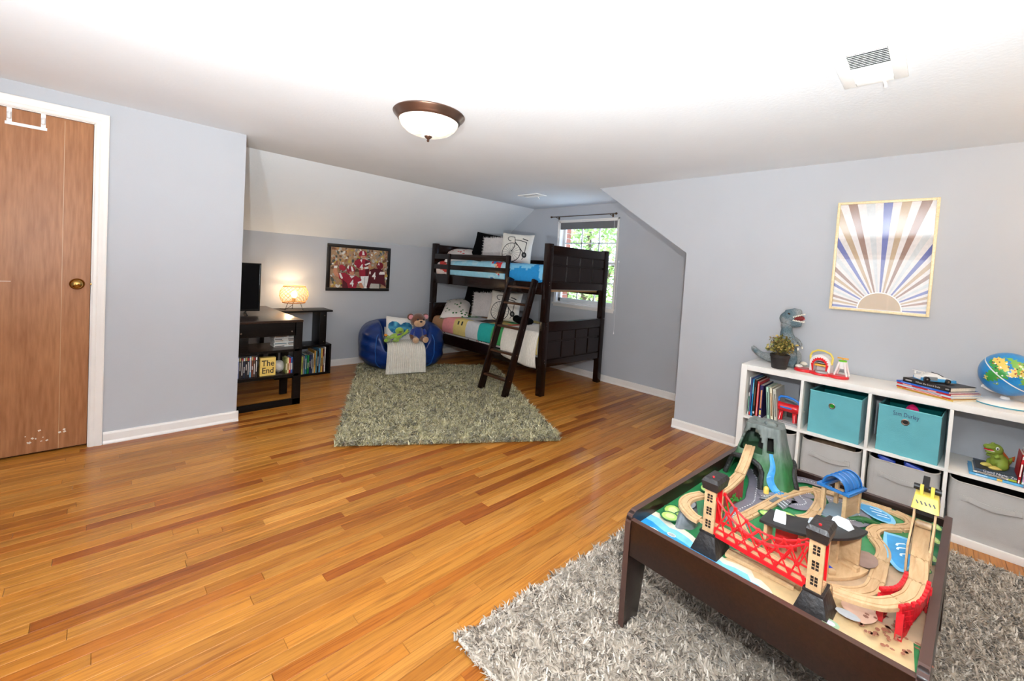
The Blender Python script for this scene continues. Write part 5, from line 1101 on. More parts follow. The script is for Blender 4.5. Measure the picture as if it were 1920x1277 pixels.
# ---- suspension bridge: two towers, red trusses
M_TBL = mat('tower_black', (38, 34, 34), rough=0.4, var=0.2, bump=0.25, bscale=70)
def tower(label, a, b_):
    t = TT('bridge_tower', label, 'toy tower', a, b_, group='towers of the red bridge')
    # opening runs along y (the bridge direction)
    ft = MB(); B0, B1 = 0.058, 0.036
    ft.add([(-B0, -0.046, 0), (B0, -0.046, 0), (B0, 0.046, 0), (-B0, 0.046, 0), (-B1, -0.024, 0.068), (B1, -0.024, 0.068), (B1, 0.024, 0.068), (-B1, 0.024, 0.068)], [(3, 2, 1, 0), (4, 5, 6, 7), (0, 1, 5, 4), (1, 2, 6, 5), (2, 3, 7, 6), (3, 0, 4, 7)])
    f_ = P('foot', M_TBL, t, ft, bevel=0.002)
    P('foot_ledge', M_TBL, f_, MB().bx(-0.040, 0.040, -0.026, 0.026, 0.066, 0.0735), bevel=0.001)
    for s in (-1, 1): 
        pl = P('pillar', M_TRK, t, MB().bx(s*0.036-(0.006 if s > 0 else -0.006)-0.006, s*0.036-(0.006 if s > 0 else -0.006)+0.006, -0.019, 0.019, 0.0735, 0.228), bevel=0.001)
        for k in range(3):
            z = 0.102+k*0.045; x = s*0.0364
            for (dy, dz) in ((-0.005, -0.008), (0.005, -0.008), (-0.005, 0.002), (0.005, 0.002), (-0.005, 0.011), (0.005, 0.011)): P('window', M_BLKP, pl, MB().bx(x-0.0006, x+0.0006, dy-0.0038, dy+0.0038, z+dz-0.0035, z+dz+0.0035))
    cp = MB(); cp.add([(-0.043, -0.025, 0.222), (0.043, -0.025, 0.222), (0.043, 0.025, 0.222), (-0.043, 0.025, 0.222), (-0.047, -0.029, 0.250), (0.047, -0.029, 0.250), (0.047, 0.029, 0.250), (-0.047, 0.029, 0.250), (-0.040, -0.022, 0.262), (0.040, -0.022, 0.262), (0.040, 0.022, 0.262), (-0.040, 0.022, 0.262)],
           [(3, 2, 1, 0), (8, 9, 10, 11)]+[(i, (i+1) % 4, 4+(i+1) % 4, 4+i) for i in range(4)]+[(4+i, 4+(i+1) % 4, 8+(i+1) % 4, 8+i) for i in range(4)])
    c_ = P('cap', M_TBL, t, cp)
    P('red_button', M_RED, c_, MB().cyl((-0.020, 0.0, 0.261), (-0.020, 0.0, 0.2655), 0.004, n=8))
    P('red_liner', M_RED, t, MB().bx(-0.024, -0.021, -0.018, 0.018, 0.0875, 0.2275).bx(0.021, 0.024, -0.018, 0.018, 0.0875, 0.2275))
    P('rail_bed', M_TRK, t, MB().sweep([(0, -0.020, 0.0745), (0, 0.020, 0.0745)], trk_prof()))
    return t
TW1, TW2 = (-0.415, 0.150), (-0.445, -0.168)
tower('black-capped wooden bridge tower with three windows, farther from the viewer', *TW1)
tower('black-capped wooden bridge tower with three windows, nearer the viewer', *TW2)
bg = TT('suspension_bridge', 'red lattice suspension bridge with beech deck between the two towers', 'toy bridge', TW1[0], TW1[1])
pA, pB = Vector((0, -0.022, 0.0745)), Vector((TW2[0]-TW1[0], TW2[1]-TW1[1]+0.022, 0.0745)); dv = pB-pA; sdv = Vector((-dv.y, dv.x, 0)).normalized()
P('rail_bed', M_TRK, bg, MB().sweep([pA, (pA+pB)/2, pB], trk_prof()))
NS = 7
for s in (-1, 1):
    off = sdv*s*0.028
    g_ = P('girder', M_RED, bg, MB().bar(pA+off+Vector((0, 0, -0.002)), pB+off+Vector((0, 0, -0.002)), 0.006, 0.012).bar(pA+off+Vector((0, 0, 0.022)), pB+off+Vector((0, 0, 0.022)), 0.004, 0.005))
    top = []; 
    for k in range(NS+1):
        q = k/NS; zt = 0.056+0.066*(2*q-1)**2; top.append(pA+dv*q+off+Vector((0, 0, zt)))
    P('cable', M_RED, g_, MB().tube(top, 0.0034, 6), smooth=True)
    lt = MB()
    for k in range(NS):
        q0, q1 = pA+dv*(k/NS)+off, pA+dv*((k+1)/NS)+off
        lt.tube([q0+Vector((0, 0, 0.004)), top[k+1]], 0.0024, 5); lt.tube([q1+Vector((0, 0, 0.004)), top[k]], 0.0024, 5)
    P('lattice', M_RED, g_, lt)
    for k in range(NS+1): P('clamp', M_RED, g_, MB().box(top[k], (0.009, 0.010, 0.011)), bevel=0.001); P('bracket', M_RED, g_, MB().box(pA+dv*(k/NS)+off+Vector((0, 0, 0.012)), (0.006, 0.008, 0.018)), bevel=0.001)
    q = pA+dv*0.45+off+Vector((0, 0, 0.042))
cr_ = top[4]; P('cross_bar', M_RED, bg, MB().tube([pA+dv*0.43+sdv*0.028+Vector((0, 0, 0.057)), pA+dv*0.43-sdv*0.028+Vector((0, 0, 0.057))], 0.0045, 8), smooth=True)
# ---- round shed with black curved roof
rh = TT('engine_shed', 'curved toy engine shed with black roof and pale skylights', 'toy building', -0.065, 0.030)
def arc_pts(r, a0, a1, n, c=(0.16, 0.10)): return [(c[0]+r*math.cos(math.radians(a0+(a1-a0)*k/n)), c[1]+r*math.sin(math.radians(a0+(a1-a0)*k/n))) for k in range(n+1)]
CC = (0.0, 0.0); A0, A1 = 183, 262
def sector(r0, r1, a0=A0, a1=A1, n=20): return arc_pts(r1, a0, a1, n, CC)+arc_pts(r0, a0, a1, n, CC)[::-1]
P('floor', M_TRK, rh, MB().prism(sector(0.13, 0.276), 0.0, 0.012), bevel=0.0015)
P('roof', mat('shed_roof_black', (40, 38, 38), rough=0.35, var=0.1), rh, MB().prism(sector(0.150, 0.262, A0-3, A1+3), 0.123, 0.133), bevel=0.003)
for (a, nm) in ((A0+1, 'end_wall'), (A1-1, 'end_wall')):
    c_, s_ = math.cos(math.radians(a)), math.sin(math.radians(a))
    P(nm, M_TRK, rh, MB().bar((CC[0]+0.160*c_, CC[1]+0.160*s_, 0.0675), (CC[0]+0.250*c_, CC[1]+0.250*s_, 0.0675), 0.010, 0.110), bevel=0.001)
for a in (A0+32, A0+62):
    c_, s_ = math.cos(math.radians(a)), math.sin(math.radians(a)); P('partition', M_TRK, rh, MB().bar((CC[0]+0.160*c_, CC[1]+0.160*s_, 0.0675), (CC[0]+0.215*c_, CC[1]+0.215*s_, 0.0675), 0.010, 0.110))
P('red_back', M_RED, rh, MB().prism(sector(0.156, 0.161, A0+6, A0+40, 8), 0.0125, 0.095))
P('inner_wall', mat('shed_inner', (178, 150, 112), rough=0.6), rh, MB().prism(sector(0.156, 0.161, A0+42, A1-4, 8), 0.0125, 0.122))
M_SKY = mat('pale_grey_plastic', (214, 220, 224), rough=0.4)
for a in (A0+10, A0+42, A0+70):
    am = math.radians(a); R_ = rotm(0, 0, am)*0.85; c0 = Vector((CC[0]+0.203*math.cos(am), CC[1]+0.203*math.sin(am), 0.133))
    v_ = [(-0.030, -0.022, 0), (0.036, -0.022, 0), (0.036, 0.022, 0), (-0.030, 0.022, 0), (-0.026, -0.018, 0.024), (0.014, -0.020, 0.026), (0.014, 0.020, 0.026), (-0.026, 0.018, 0.024)]
    P('skylight', M_SKY, rh, MB().add([c0+R_ @ Vector(v) for v in v_], [(3, 2, 1, 0), (4, 5, 6, 7), (0, 1, 5, 4), (1, 2, 6, 5), (2, 3, 7, 6), (3, 0, 4, 7)]), bevel=0.002)
for a in (A0+16, A0+46, A0+68):
    c_, s_ = math.cos(math.radians(a)), math.sin(math.radians(a))
    P('stall_rail', M_TRK, rh, MB().bar((CC[0]+0.165*c_, CC[1]+0.165*s_, 0.015), (CC[0]+0.255*c_, CC[1]+0.255*s_, 0.015), 0.012, 0.006)); P('buffer', M_TRK, rh, MB().box((CC[0]+0.260*c_, CC[1]+0.260*s_, 0.020), (0.014, 0.02, 0.016), rotm(0, 0, math.radians(a))), bevel=0.002)
tcar = TT('toy_wagon', 'tiny blue toy wagon inside the round shed', 'toy', -0.215, -0.148, SZ+0.0125, math.radians(60))
P('body', M_BLUEP, tcar, MB().prism([(-0.022, -0.008), (0.016, -0.009), (0.026, 0.0), (0.016, 0.009), (-0.022, 0.008)], 0.002, 0.012), bevel=0.002); P('base', M_BLKP, tcar, MB().bx(-0.016, 0.014, -0.010, 0.010, 0, 0.003))
# ---- blue-roofed station
st = TT('toy_station', 'toy station with translucent blue arched roof on wooden posts', 'toy building', 0.285, -0.090, rz=math.radians(-14))
M_STB = mat('station_blue', (50, 130, 206), rough=0.15, var=0.1, coat=0.5, trans=0.25)
P('platform', mat('station_grey', (120, 136, 146), rough=0.5), st, MB().bx(-0.085, 0.075, -0.050, 0.050, 0, 0.010).bx(-0.100, -0.085, -0.050, 0.050, 0, 0.006), bevel=0.001)
for sx in (-1, 1):
    for s in (-1, 1): P('post', M_TRK, st, MB().bx(sx*0.055-0.007, sx*0.055+0.007, s*0.040-0.007, s*0.040+0.007, 0.010, 0.108), bevel=0.001)
P('side_wall', M_TRK, st, MB().bx(-0.05, 0.05, -0.043, -0.037, 0.01, 0.108))
P('eave', M_STB, st, MB().bx(-0.075, 0.075, -0.060, -0.034, 0.108, 0.120).bx(-0.075, 0.075, 0.034, 0.060, 0.108, 0.120).bx(-0.075, -0.066, -0.034, 0.034, 0.108, 0.120).bx(0.066, 0.075, -0.034, 0.034, 0.108, 0.120), bevel=0.002)
vt = MB(); vt.grid(lambda u, v: (-0.066+0.132*u, 0.044*math.cos(PI*v), 0.117+0.052*math.sin(PI*v)), 6, 14); o_ = P('barrel_roof', M_STB, st, vt, smooth=True); md = o_.modifiers.new('thickness', 'SOLIDIFY'); md.thickness = 0.003
for k in range(5): P('roof_rib', M_STB, o_, MB().tube([(-0.064+0.032*k, 0.045*math.cos(PI*q/10), 0.1175+0.053*math.sin(PI*q/10)) for q in range(11)], 0.0022, 5))
P('clock_plate', M_SKY, st, MB().box((0.069, 0, 0.155), (0.004, 0.024, 0.018)), bevel=0.001); P('bell', M_TRK, st, MB().ell((0.0, 0, 0.092), (0.016, 0.014, 0.010)), smooth=True)
gt = TT('toy_crocodile', 'small dark green toy crocodile lying beside the station', 'toy animal', 0.275, -0.182, SZ+0.0005, math.radians(120))
P('body', mat('croc_green', (36, 96, 46), rough=0.5, var=0.2, bump=0.4, bscale=90), gt, MB().tube([(-0.055, 0, 0.006), (-0.03, 0.004, 0.010), (0.0, 0, 0.014), (0.028, 0, 0.013), (0.042, 0, 0.011), (0.062, 0, 0.008)], [0.003, 0.007, 0.012, 0.012, 0.009, 0.005], 10), smooth=True)
for (x, s) in ((0.018, 1), (0.018, -1), (-0.015, 1), (-0.015, -1)): P('leg', 'croc_green', gt, MB().tube([(x, s*0.008, 0.010), (x, s*0.018, 0.003)], [0.005, 0.004], 6))
# ---- level crossing
lc_ = TT('level_crossing', 'grey striped level crossing plates across the beech straight', 'toy', 0.135, 0.113, SZ+0.0125, math.radians(-6))
for (dy) in (-0.034, 0.034):
    P('ramp', mat('crossing_grey', (104, 110, 112), rough=0.5), lc_, MB().add([(-0.034, dy-0.016*(1 if dy > 0 else -1)*-1, -0.010), (0.034, dy-0.016*(1 if dy > 0 else -1)*-1, -0.010), (0.034, dy+0.012*(-1 if dy > 0 else 1), 0.001), (-0.034, dy+0.012*(-1 if dy > 0 else 1), 0.001)], [(0, 1, 2, 3)]))
    for k in range(3): P('stripe', M_SKY, lc_, MB().box((-0.022+0.022*k, dy, -0.0035), (0.003, 0.022, 0.002), rotm(-0.36*(1 if dy > 0 else -1), 0, 0)))
P('plate', 'crossing_grey', lc_, MB().bx(-0.034, 0.034, -0.008, 0.008, -0.0002, 0.0015))
for (a, b_, l_) in ((0.185, 0.162, 'short yellow rounded bollard by the level crossing, nearer one'), (0.255, 0.155, 'short yellow rounded bollard by the mountain waterfall, farther one')):
    q = TT('toy_bollard', l_, 'toy', a, b_, SZ, group='yellow bollards'); P('post', mat('bollard_yellow', (238, 200, 96), rough=0.4), q, MB().lathe([(0, 0), (0.011, 0), (0.011, 0.024), (0.009, 0.031), (0.004, 0.035), (0, 0.0355)], n=16), smooth=True)
# ---- red brick arch under the curve
ra = TT('brick_arch', 'red plastic brick arch carrying the curved track at the near corner', 'toy bridge', -0.265, -0.352)
def arch_wall(pts0, z1, n=14):
    mb = MB(); v = []
    for k in range(n+1):
        q = k/n; i = q*(len(pts0)-1); j = min(int(i), len(pts0)-2); t_ = i-j; x = pts0[j][0]+(pts0[j+1][0]-pts0[j][0])*t_; y_ = pts0[j][1]+(pts0[j+1][1]-pts0[j][1])*t_
        e = abs(2*q-1); z0 = 0.0 if e > 0.72 else 0.062*math.sqrt(max(0, 1-(e/0.72)**2)); v += [(x, y_, z0), (x, y_, z1)]
    mb.add(v, [(2*k, 2*k+2, 2*k+3, 2*k+1) for k in range(n)]); return mb
outer = spl([(-0.112, 0.006), (-0.05, -0.024), (0.02, -0.034), (0.095, -0.036)], 6); inner = spl([(-0.066, 0.052), (-0.025, 0.026), (0.03, 0.016), (0.095, 0.014)], 6)
M_BRR = mat('red_brick_plastic', (206, 28, 38), rough=0.35, var=0.12, scale=40, bump=0.3, bscale=60)
for (ln_, nm) in ((outer, 'outer_wall'), (inner, 'inner_wall')):
    w_ = P(nm, M_BRR, ra, arch_wall(ln_, 0.086)); md = w_.modifiers.new('thickness', 'SOLIDIFY'); md.thickness = 0.005; md.offset = 0
    for k in range(0, len(ln_)-1, 2): P('coping_brick', M_BRR, w_, MB().box(((ln_[k][0]+ln_[k+1][0])/2, (ln_[k][1]+ln_[k+1][1])/2, 0.090), (0.016, 0.010, 0.010), rotm(0, 0, math.atan2(ln_[k+1][1]-ln_[k][1], ln_[k+1][0]-ln_[k][0]))), bevel=0.001)
    for zr in range(5):
        for k in range(4):
            for side in (0, 1):
                q = (0.03+0.055*k) if side == 0 else (0.97-0.055*k)
                if zr*0.016+0.012 > 0.01 and (k < 2 or zr > 1):
                    j = int(q*(len(ln_)-1)); j = min(j, len(ln_)-2); ang = math.atan2(ln_[j+1][1]-ln_[j][1], ln_[j+1][0]-ln_[j][0]); tt = q*(len(ln_)-1)-j
                    P('brick', M_BRR, w_, MB().box((ln_[j][0]+(ln_[j+1][0]-ln_[j][0])*tt, ln_[j][1]+(ln_[j+1][1]-ln_[j][1])*tt, 0.012+zr*0.015), (0.010, 0.0075, 0.012), rotm(0, 0, ang)))
for q in (outer[0], outer[-1], inner[0], inner[-1]): P('pier', M_BRR, ra, MB().bx(q[0]-0.008, q[0]+0.008, q[1]-0.008, q[1]+0.008, 0, 0.0735), bevel=0.001)
# ---- yellow coal lift
lf_ = TT('coal_lift', 'wooden loading tower with yellow striped top and black tipping bucket', 'toy tower', 0.075, -0.351)
for s in (-1, 1):
    P('side_frame', M_TRK, lf_, MB().prism([(-0.085, 0.0), (-0.060, 0.0), (-0.058, 0.095), (0.055, 0.125), (0.055, 0.0), (0.085, 0.0), (0.085, 0.200), (0.055, 0.200), (0.045, 0.150), (-0.085, 0.105)], s*0.027-0.003, s*0.027+0.003, Matrix(((1, 0, 0), (0, 0, 1), (0, 1, 0)))), bevel=0.001)
    P('side_strip', M_BLKP, lf_, MB().box((-0.01, s*0.0232, 0.118), (0.10, 0.0016, 0.014), rotm(0, -0.24, 0)))
M_YEL = mat('lift_yellow', (236, 208, 90), rough=0.35)
P('arch_board', M_BLKP, lf_, MB().bx(0.060, 0.068, -0.024, 0.024, 0.165, 0.196))
hd = P('yellow_top', M_YEL, lf_, MB().add([(0.036, -0.036, 0.188), (0.036, 0.036, 0.188), (0.098, 0.036, 0.200), (0.098, -0.036, 0.200), (0.060, -0.030, 0.232), (0.060, 0.030, 0.232), (0.098, 0.030, 0.238), (0.098, -0.030, 0.238)], [(3, 2, 1, 0), (4, 5, 6, 7), (0, 1, 5, 4), (1, 2, 6, 5), (2, 3, 7, 6), (3, 0, 4, 7)]), bevel=0.002)
for k in range(5): P('hazard_stripe', M_BLKP, hd, MB().box((0.047, -0.022+0.011*k, 0.2115), (0.012, 0.004, 0.0012), rotm(0, -1.07, 0) @ rotm(0, 0, 0.5)))
for s in (-1, 1): P('horn', M_YEL, hd, MB().bx(0.066, 0.078, s*0.014-0.005, s*0.014+0.005, 0.23, 0.268), bevel=0.002)
P('roller', M_BLKP, lf_, MB().cyl((0.086, -0.036, 0.252), (0.086, 0.036, 0.252), 0.011, n=12), smooth=True)
P('bucket', M_BLKP, lf_, MB().box((0.098, 0.006, 0.268), (0.055, 0.018, 0.016), rotm(0, -0.5, 0)), bevel=0.002)
P('log_load', mat_wood('log', (150, 120, 90), (196, 166, 128)), lf_, MB().cyl((0.072, -0.020, 0.128), (0.072, 0.020, 0.128), 0.013, n=12), smooth=True)

# ================================================================== far left: desk, television, books
shag_rug('shag_rug', 'olive green shag rug in front of the bunk bed and beanbag', [(1.22, 2.98), (2.62, 2.065), (3.80, 4.22), (2.36, 5.14)], 84000,
         [(104, 94, 60), (150, 140, 98), (188, 178, 136), (218, 208, 172), (170, 160, 118)], 15, ln=0.060, wd=0.0080, hgt=0.042, clump=22.0)
M_BLKW = mat_wood('black_brown_wood', (14, 11, 10), (27, 21, 19), spec=0.15, rough=0.36, scale=4, stretch=(2, 24, 24), bump=0.03)
M_TOPW = mat_wood('desk_top_wood', (40, 27, 21), (62, 43, 34), spec=0.3, rough=0.3, scale=3, stretch=(20, 2, 20), coat=0.2, bump=0.02)
dk = thing('corner_desk', 'black-brown desk with open end shelves behind the wall corner', 'desk', (0.80, 4.07, 0))
P('top', M_TOPW, dk, MB().bx(-0.45, 0.518, -0.015, 1.21, 0.752, 0.772), bevel=0.002)
P('apron', M_BLKW, dk, MB().bx(-0.44, 0.465, 0.0, 0.018, 0.632, 0.752), bevel=0.001)
P('leg', M_BLKW, dk, MB().bx(0.455, 0.520, 0.0, 0.030, 0.0, 0.752), bevel=0.001)
P('leg', M_BLKW, dk, MB().bx(0.03, 0.100, 0.0, 0.030, 0.508, 0.632), bevel=0.001)
P('leg', M_BLKW, dk, MB().bx(0.455, 0.520, 0.37, 0.40, 0.0, 0.752), bevel=0.001)
P('leg', M_BLKW, dk, MB().bx(-0.43, -0.36, 0.37, 0.40, 0.0, 0.752), bevel=0.001)
P('leg', M_BLKW, dk, MB().bx(0.47, 0.50, 1.15, 1.20, 0.0, 0.752), bevel=0.001)
P('middle_shelf', M_TOPW, dk, MB().bx(-0.43, 0.500, 0.0, 0.40, 0.488, 0.508), bevel=0.001)
P('lower_shelf', M_TOPW, dk, MB().bx(-0.43, 0.500, 0.0, 0.40, 0.262, 0.284), bevel=0.001)
P('foot_rail', M_BLKW, dk, MB().bx(-0.43, 0.520, 0.0, 0.030, 0.0, 0.055), bevel=0.001)
for x in (0.045, 0.43): P('bolt', M_CHROME, dk, MB().cyl((x, -0.003, 0.67), (x, 0.001, 0.67), 0.008, n=12))
P('shelf_edge', M_BLKW, dk, MB().bx(-0.43, 0.455, -0.001, 0.006, 0.486, 0.5085).bx(-0.43, 0.455, -0.001, 0.006, 0.260, 0.2845))
P('cable', M_BLKP, dk, MB().tube([(0.25, 0.38, 0.486), (0.22, 0.385, 0.42), (0.16, 0.39, 0.36), (0.12, 0.385, 0.29)], 0.003, 6))
tv = thing('television', 'black flat television on the desk, half hidden by the wall corner', 'television', (0.735, 4.55, 0.772), math.radians(-6))
P('cabinet', mat('tv_black', (16, 16, 18), rough=0.3), tv, MB().bx(-0.36, 0.345, 0.0, 0.035, 0.035, 0.480), bevel=0.006)
P('bezel', mat('tv_bezel', (10, 10, 11), rough=0.2, spec=0.3), tv, MB().bx(-0.36, 0.345, -0.006, 0.0, 0.035, 0.052).bx(-0.36, 0.345, -0.006, 0, 0.468, 0.480).bx(0.333, 0.345, -0.006, 0, 0.052, 0.468).bx(-0.36, -0.348, -0.006, 0, 0.052, 0.468), bevel=0.001)
P('screen', mat('tv_screen', (4, 4, 5), rough=0.08, var=0.0, spec=0.15), tv, MB().bx(-0.348, 0.333, -0.002, 0.0, 0.052, 0.468))
for s in (-0.25, 0.235):
    f_ = P('foot', M_BLKP, tv, MB().tube([(s, 0.01, 0.05), (s, 0.01, 0.02), (s, -0.11, 0.006)], 0.006, 8).tube([(s, 0.01, 0.02), (s, 0.11, 0.006)], 0.006, 8), smooth=True)
# stack of game cases on the middle shelf
stripe = [(96, 88, 84), (210, 200, 190), (70, 110, 120), (224, 220, 214), (180, 150, 120), (60, 60, 64), (190, 196, 200), (150, 120, 96)]
for k in range(8):
    nm = ['bottom', 'second', 'third', 'fourth', 'fifth', 'sixth', 'seventh', 'topmost'][k]
    t = thing('game_case', 'slim plastic game case, %s of the stack on the desk shelf' % nm if k else 'slim plastic game case at the bottom of the stack on the desk shelf', 'game case', (1.215+0.003*math.sin(k*2.1), 4.27+0.004*math.cos(k), 0.5085+k*0.0125), 0.02*math.sin(k*3), 'stacked game cases')
    P('shell', mat('case_white', (226, 222, 216), rough=0.35), t, MB().bx(-0.085, 0.085, -0.06, 0.06, 0.0004, 0.012), bevel=0.001); P('insert', cov(stripe[k]), t, MB().bx(-0.078, 0.0+0.02*math.sin(k), -0.0606, -0.0600, 0.003, 0.010)); P('insert', cov(stripe[(k+3) % 8]), t, MB().bx(0.03, 0.076, -0.0606, -0.0600, 0.003, 0.010))
# upright cases on the lower shelf
dcol = [(60, 50, 48), (140, 150, 190), (50, 40, 44), (36, 36, 40), (30, 40, 60), (34, 30, 34), (26, 30, 40), (110, 160, 190), (120, 60, 40), (90, 66, 50), (40, 36, 40)]
names = ['plum', 'lilac', 'umber', 'charcoal', 'navy', 'black', 'ink', 'sky blue', 'rust', 'tan', 'smoky']
for k in range(11):
    t = thing('film_case', 'upright film case with %s spine in the row left of the yellow sign' % names[k], 'film case', (0.822+k*0.0148, 4.095, 0.2845), 0, 'film cases on the lower desk shelf')
    P('shell', cov((24, 24, 28)), t, MB().bx(-0.007, 0.007, 0, 0.13, 0, 0.190), bevel=0.001)
    P('spine_print', cov(dcol[k]), t, MB().bx(-0.0058, 0.0058, -0.0004, 0, 0.006, 0.184)); P('spine_title', cov((210, 206, 200)), t, MB().bx(-0.0028, 0.0028, -0.0008, -0.0004, 0.03+0.02*(k % 3), 0.10+0.02*(k % 4))); P('spine_top', cov([(180, 40, 40), (220, 220, 220), (190, 170, 110)][k % 3]), t, MB().bx(-0.005, 0.005, -0.0008, -0.0004, 0.15, 0.172+0.003*(k % 3)))
te = thing('word_block', 'yellow wooden block sign reading The End on the desk shelf', 'sign', (1.062, 4.135, 0.2845), math.radians(-3))
P('block', mat_wood('yellow_block', (222, 184, 88), (238, 204, 112), rough=0.5, scale=3), te, MB().bx(-0.060, 0.060, -0.030, 0.030, 0, 0.158), bevel=0.002)
for (tx, z) in (('The', 0.108), ('End', 0.044)): P('lettering', mat('sign_brown', (66, 52, 34), rough=0.7), te, text_mb(tx, 0.072, lambda x, y_, h: (x*0.86, -0.0302-h, z+y_), bold=0.0012), fix=False)
mn = thing('moon_ball', 'pale grey moon-like ball beside the yellow block sign', 'ball', (1.168, 4.20, 0.2845)); P('ball', mat('moon', (196, 192, 186), rough=0.8, var=0.25, scale=24, bump=0.4, bscale=30), mn, MB().ell((0, 0, 0.054), 0.053, 24, 16), smooth=True); P('ring_stand', M_BLKP, mn, MB().lathe([(0.024, 0.0), (0.028, 0.0), (0.026, 0.008), (0.022, 0.008)], n=18))
for k, (nm, c_) in enumerate((('olive', (112, 116, 60)), ('cream', (226, 206, 150)), ('red', (196, 40, 44)), ('blue and green', (60, 100, 170)))):
    t = thing('book', 'small %s book at the right end of the lower desk shelf' % nm, 'book', (1.2075+k*0.0145, 4.11, 0.2845), 0, 'small books by the moon ball')
    P('cover', cov(c_), t, MB().bx(-0.0068, 0.0068, 0, 0.10, 0, 0.135+0.006*(k % 2)), bevel=0.001); P('spine_print', cov((230, 220, 190) if k != 1 else (150, 110, 60)), t, MB().bx(-0.0035, 0.0035, -0.0005, 0.0001, 0.03, 0.09))
# ---- low side shelf with lamp
ss = thing('side_shelf', 'low black side shelf with stepped uprights against the knee wall', 'shelf', (1.36, 4.985, 0))
P('top', M_BLKW, ss, MB().bx(-0.03, 0.575, 0.0, 0.29, 0.722, 0.742), bevel=0.002)
P('upright', M_BLKW, ss, MB().bx(0.445, 0.515, 0.015, 0.035, 0.345, 0.722).bx(0.445, 0.465, 0.035, 0.27, 0.345, 0.722), bevel=0.001)
P('middle_panel', M_BLKW, ss, MB().bx(0.0, 0.575, 0.0, 0.29, 0.325, 0.345), bevel=0.001)
P('bottom_panel', M_BLKW, ss, MB().bx(0.0, 0.575, 0.0, 0.29, 0.0, 0.022), bevel=0.001)
P('side_panel', M_BLKW, ss, MB().bx(0.553, 0.575, 0.0, 0.29, 0.022, 0.325), bevel=0.001); P('side_panel', M_BLKW, ss, MB().bx(0.0, 0.020, 0.0, 0.29, 0.022, 0.325), bevel=0.001)
for z in (0.38, 0.68): P('bolt', M_CHROME, ss, MB().cyl((0.49, 0.012, z), (0.49, 0.0155, z), 0.005, n=10))
bx_ = 1.600
for k, (nm, c_, th, hh) in enumerate((('brown', (176, 112, 50), 0.020, 0.205), ('lime', (186, 190, 92), 0.020, 0.200), ('silver', (168, 168, 176), 0.014, 0.205), ('teal', (30, 120, 136), 0.024, 0.215), ('emerald', (26, 140, 62), 0.022, 0.210), ('navy', (36, 44, 96), 0.016, 0.212), ('dark slate', (46, 60, 84), 0.018, 0.215), ('off-white', (214, 208, 196), 0.014, 0.225), ('ochre', (214, 160, 66), 0.018, 0.255), ('aqua', (120, 186, 200), 0.012, 0.245), ('black', (28, 26, 30), 0.018, 0.25), ('sky blue', (110, 176, 214), 0.018, 0.275), ('golden', (222, 176, 84), 0.024, 0.278), ('maroon', (116, 34, 38), 0.012, 0.27), ('white', (228, 222, 216), 0.016, 0.288))):
    t = thing('book', '%s book in the row on the low black side shelf' % nm, 'book', (bx_+th/2, 5.005, 0.0222), 0, 'picture books on the low side shelf')
    P('cover', cov(c_), t, MB().bx(-th/2+0.0004, -th/2+0.002, 0, 0.22, 0, hh).bx(th/2-0.002, th/2-0.0004, 0, 0.22, 0, hh).bx(-th/2+0.0004, th/2-0.0004, 0, 0.002, 0, hh)); P('pages', M_PAGE, t, MB().bx(-th/2+0.002, th/2-0.002, 0.002, 0.216, 0.003, hh-0.003))
    P('spine_print', cov((236, 230, 214) if sum(c_) < 420 else (90, 70, 60)), t, MB().bx(-th*0.16, th*0.16, -0.0005, 0.0001, hh*(0.25+0.05*(k % 3)), hh*(0.6+0.07*(k % 4)))); bx_ += th+0.0012
lm = thing('table_lamp', 'glowing round rattan table lamp on thin black legs', 'lamp', (1.552, 5.115, 0.742))
M_RAT = mat('rattan', (226, 180, 112), rough=0.6, var=0.15, scale=60)
def shade_r(v): return 0.100+0.044*math.sin(PI*(0.08+0.86*v))
NH = 18; S0, S1 = 0.082, 0.262
for dr in (-1, 1):
    mbw = MB()
    for k in range(NH):
        pts = []
        for q in range(11):
            v = q/10; a = 2*PI*k/NH+dr*v*1.5; r = shade_r(v)+(0.0012 if (q+k) % 2 else -0.0012)*dr; pts.append((r*math.cos(a), r*math.sin(a), S0+(S1-S0)*v))
        mbw.tube(pts, 0.0017, 5)
    o_ = P('shade_weave', M_RAT, lm, mbw, smooth=True); o_['kind'] = 'stuff'
for (v, rr_) in ((0.0, 0.005), (1.0, 0.0045)): P('shade_ring', mat('rattan_rim', (196, 128, 66), rough=0.6), lm, MB().tube([(shade_r(v)*math.cos(2*PI*k/40), shade_r(v)*math.sin(2*PI*k/40), S0+(S1-S0)*v) for k in range(40)], rr_, 8, closed=True), smooth=True)
for k in range(3):
    a = math.radians(-60+120*k+20); P('leg', M_BLKP, lm, MB().tube([(0.070*math.cos(a), 0.070*math.sin(a), S0), (0.100*math.cos(a), 0.100*math.sin(a), 0.006)], 0.0026, 6).ell((0.100*math.cos(a), 0.100*math.sin(a), 0.006), 0.006, 8, 6).tube([(0.070*math.cos(a), 0.070*math.sin(a), S0+0.002), (0, 0, S0+0.004)], 0.0022, 6), smooth=True)
P('cord', mat('brown_cord', (86, 52, 36), rough=0.7), lm, MB().tube([(0, 0, S0), (-0.02, -0.01, 0.05), (-0.06, -0.01, 0.02), (-0.09, 0.03, 0.004), (-0.11, 0.10, 0.003)], 0.0028, 6), smooth=True)
P('socket', M_RAT, lm, MB().cyl((0, 0, S0+0.002), (0, 0, S0+0.05), 0.016, n=14), smooth=True)
P('bulb', mat('bulb_glow', (255, 224, 170), emit=6.0, emcol=(255, 214, 150)), lm, MB().ell((0, 0, S0+0.088), (0.030, 0.030, 0.040), 18, 12), smooth=True)
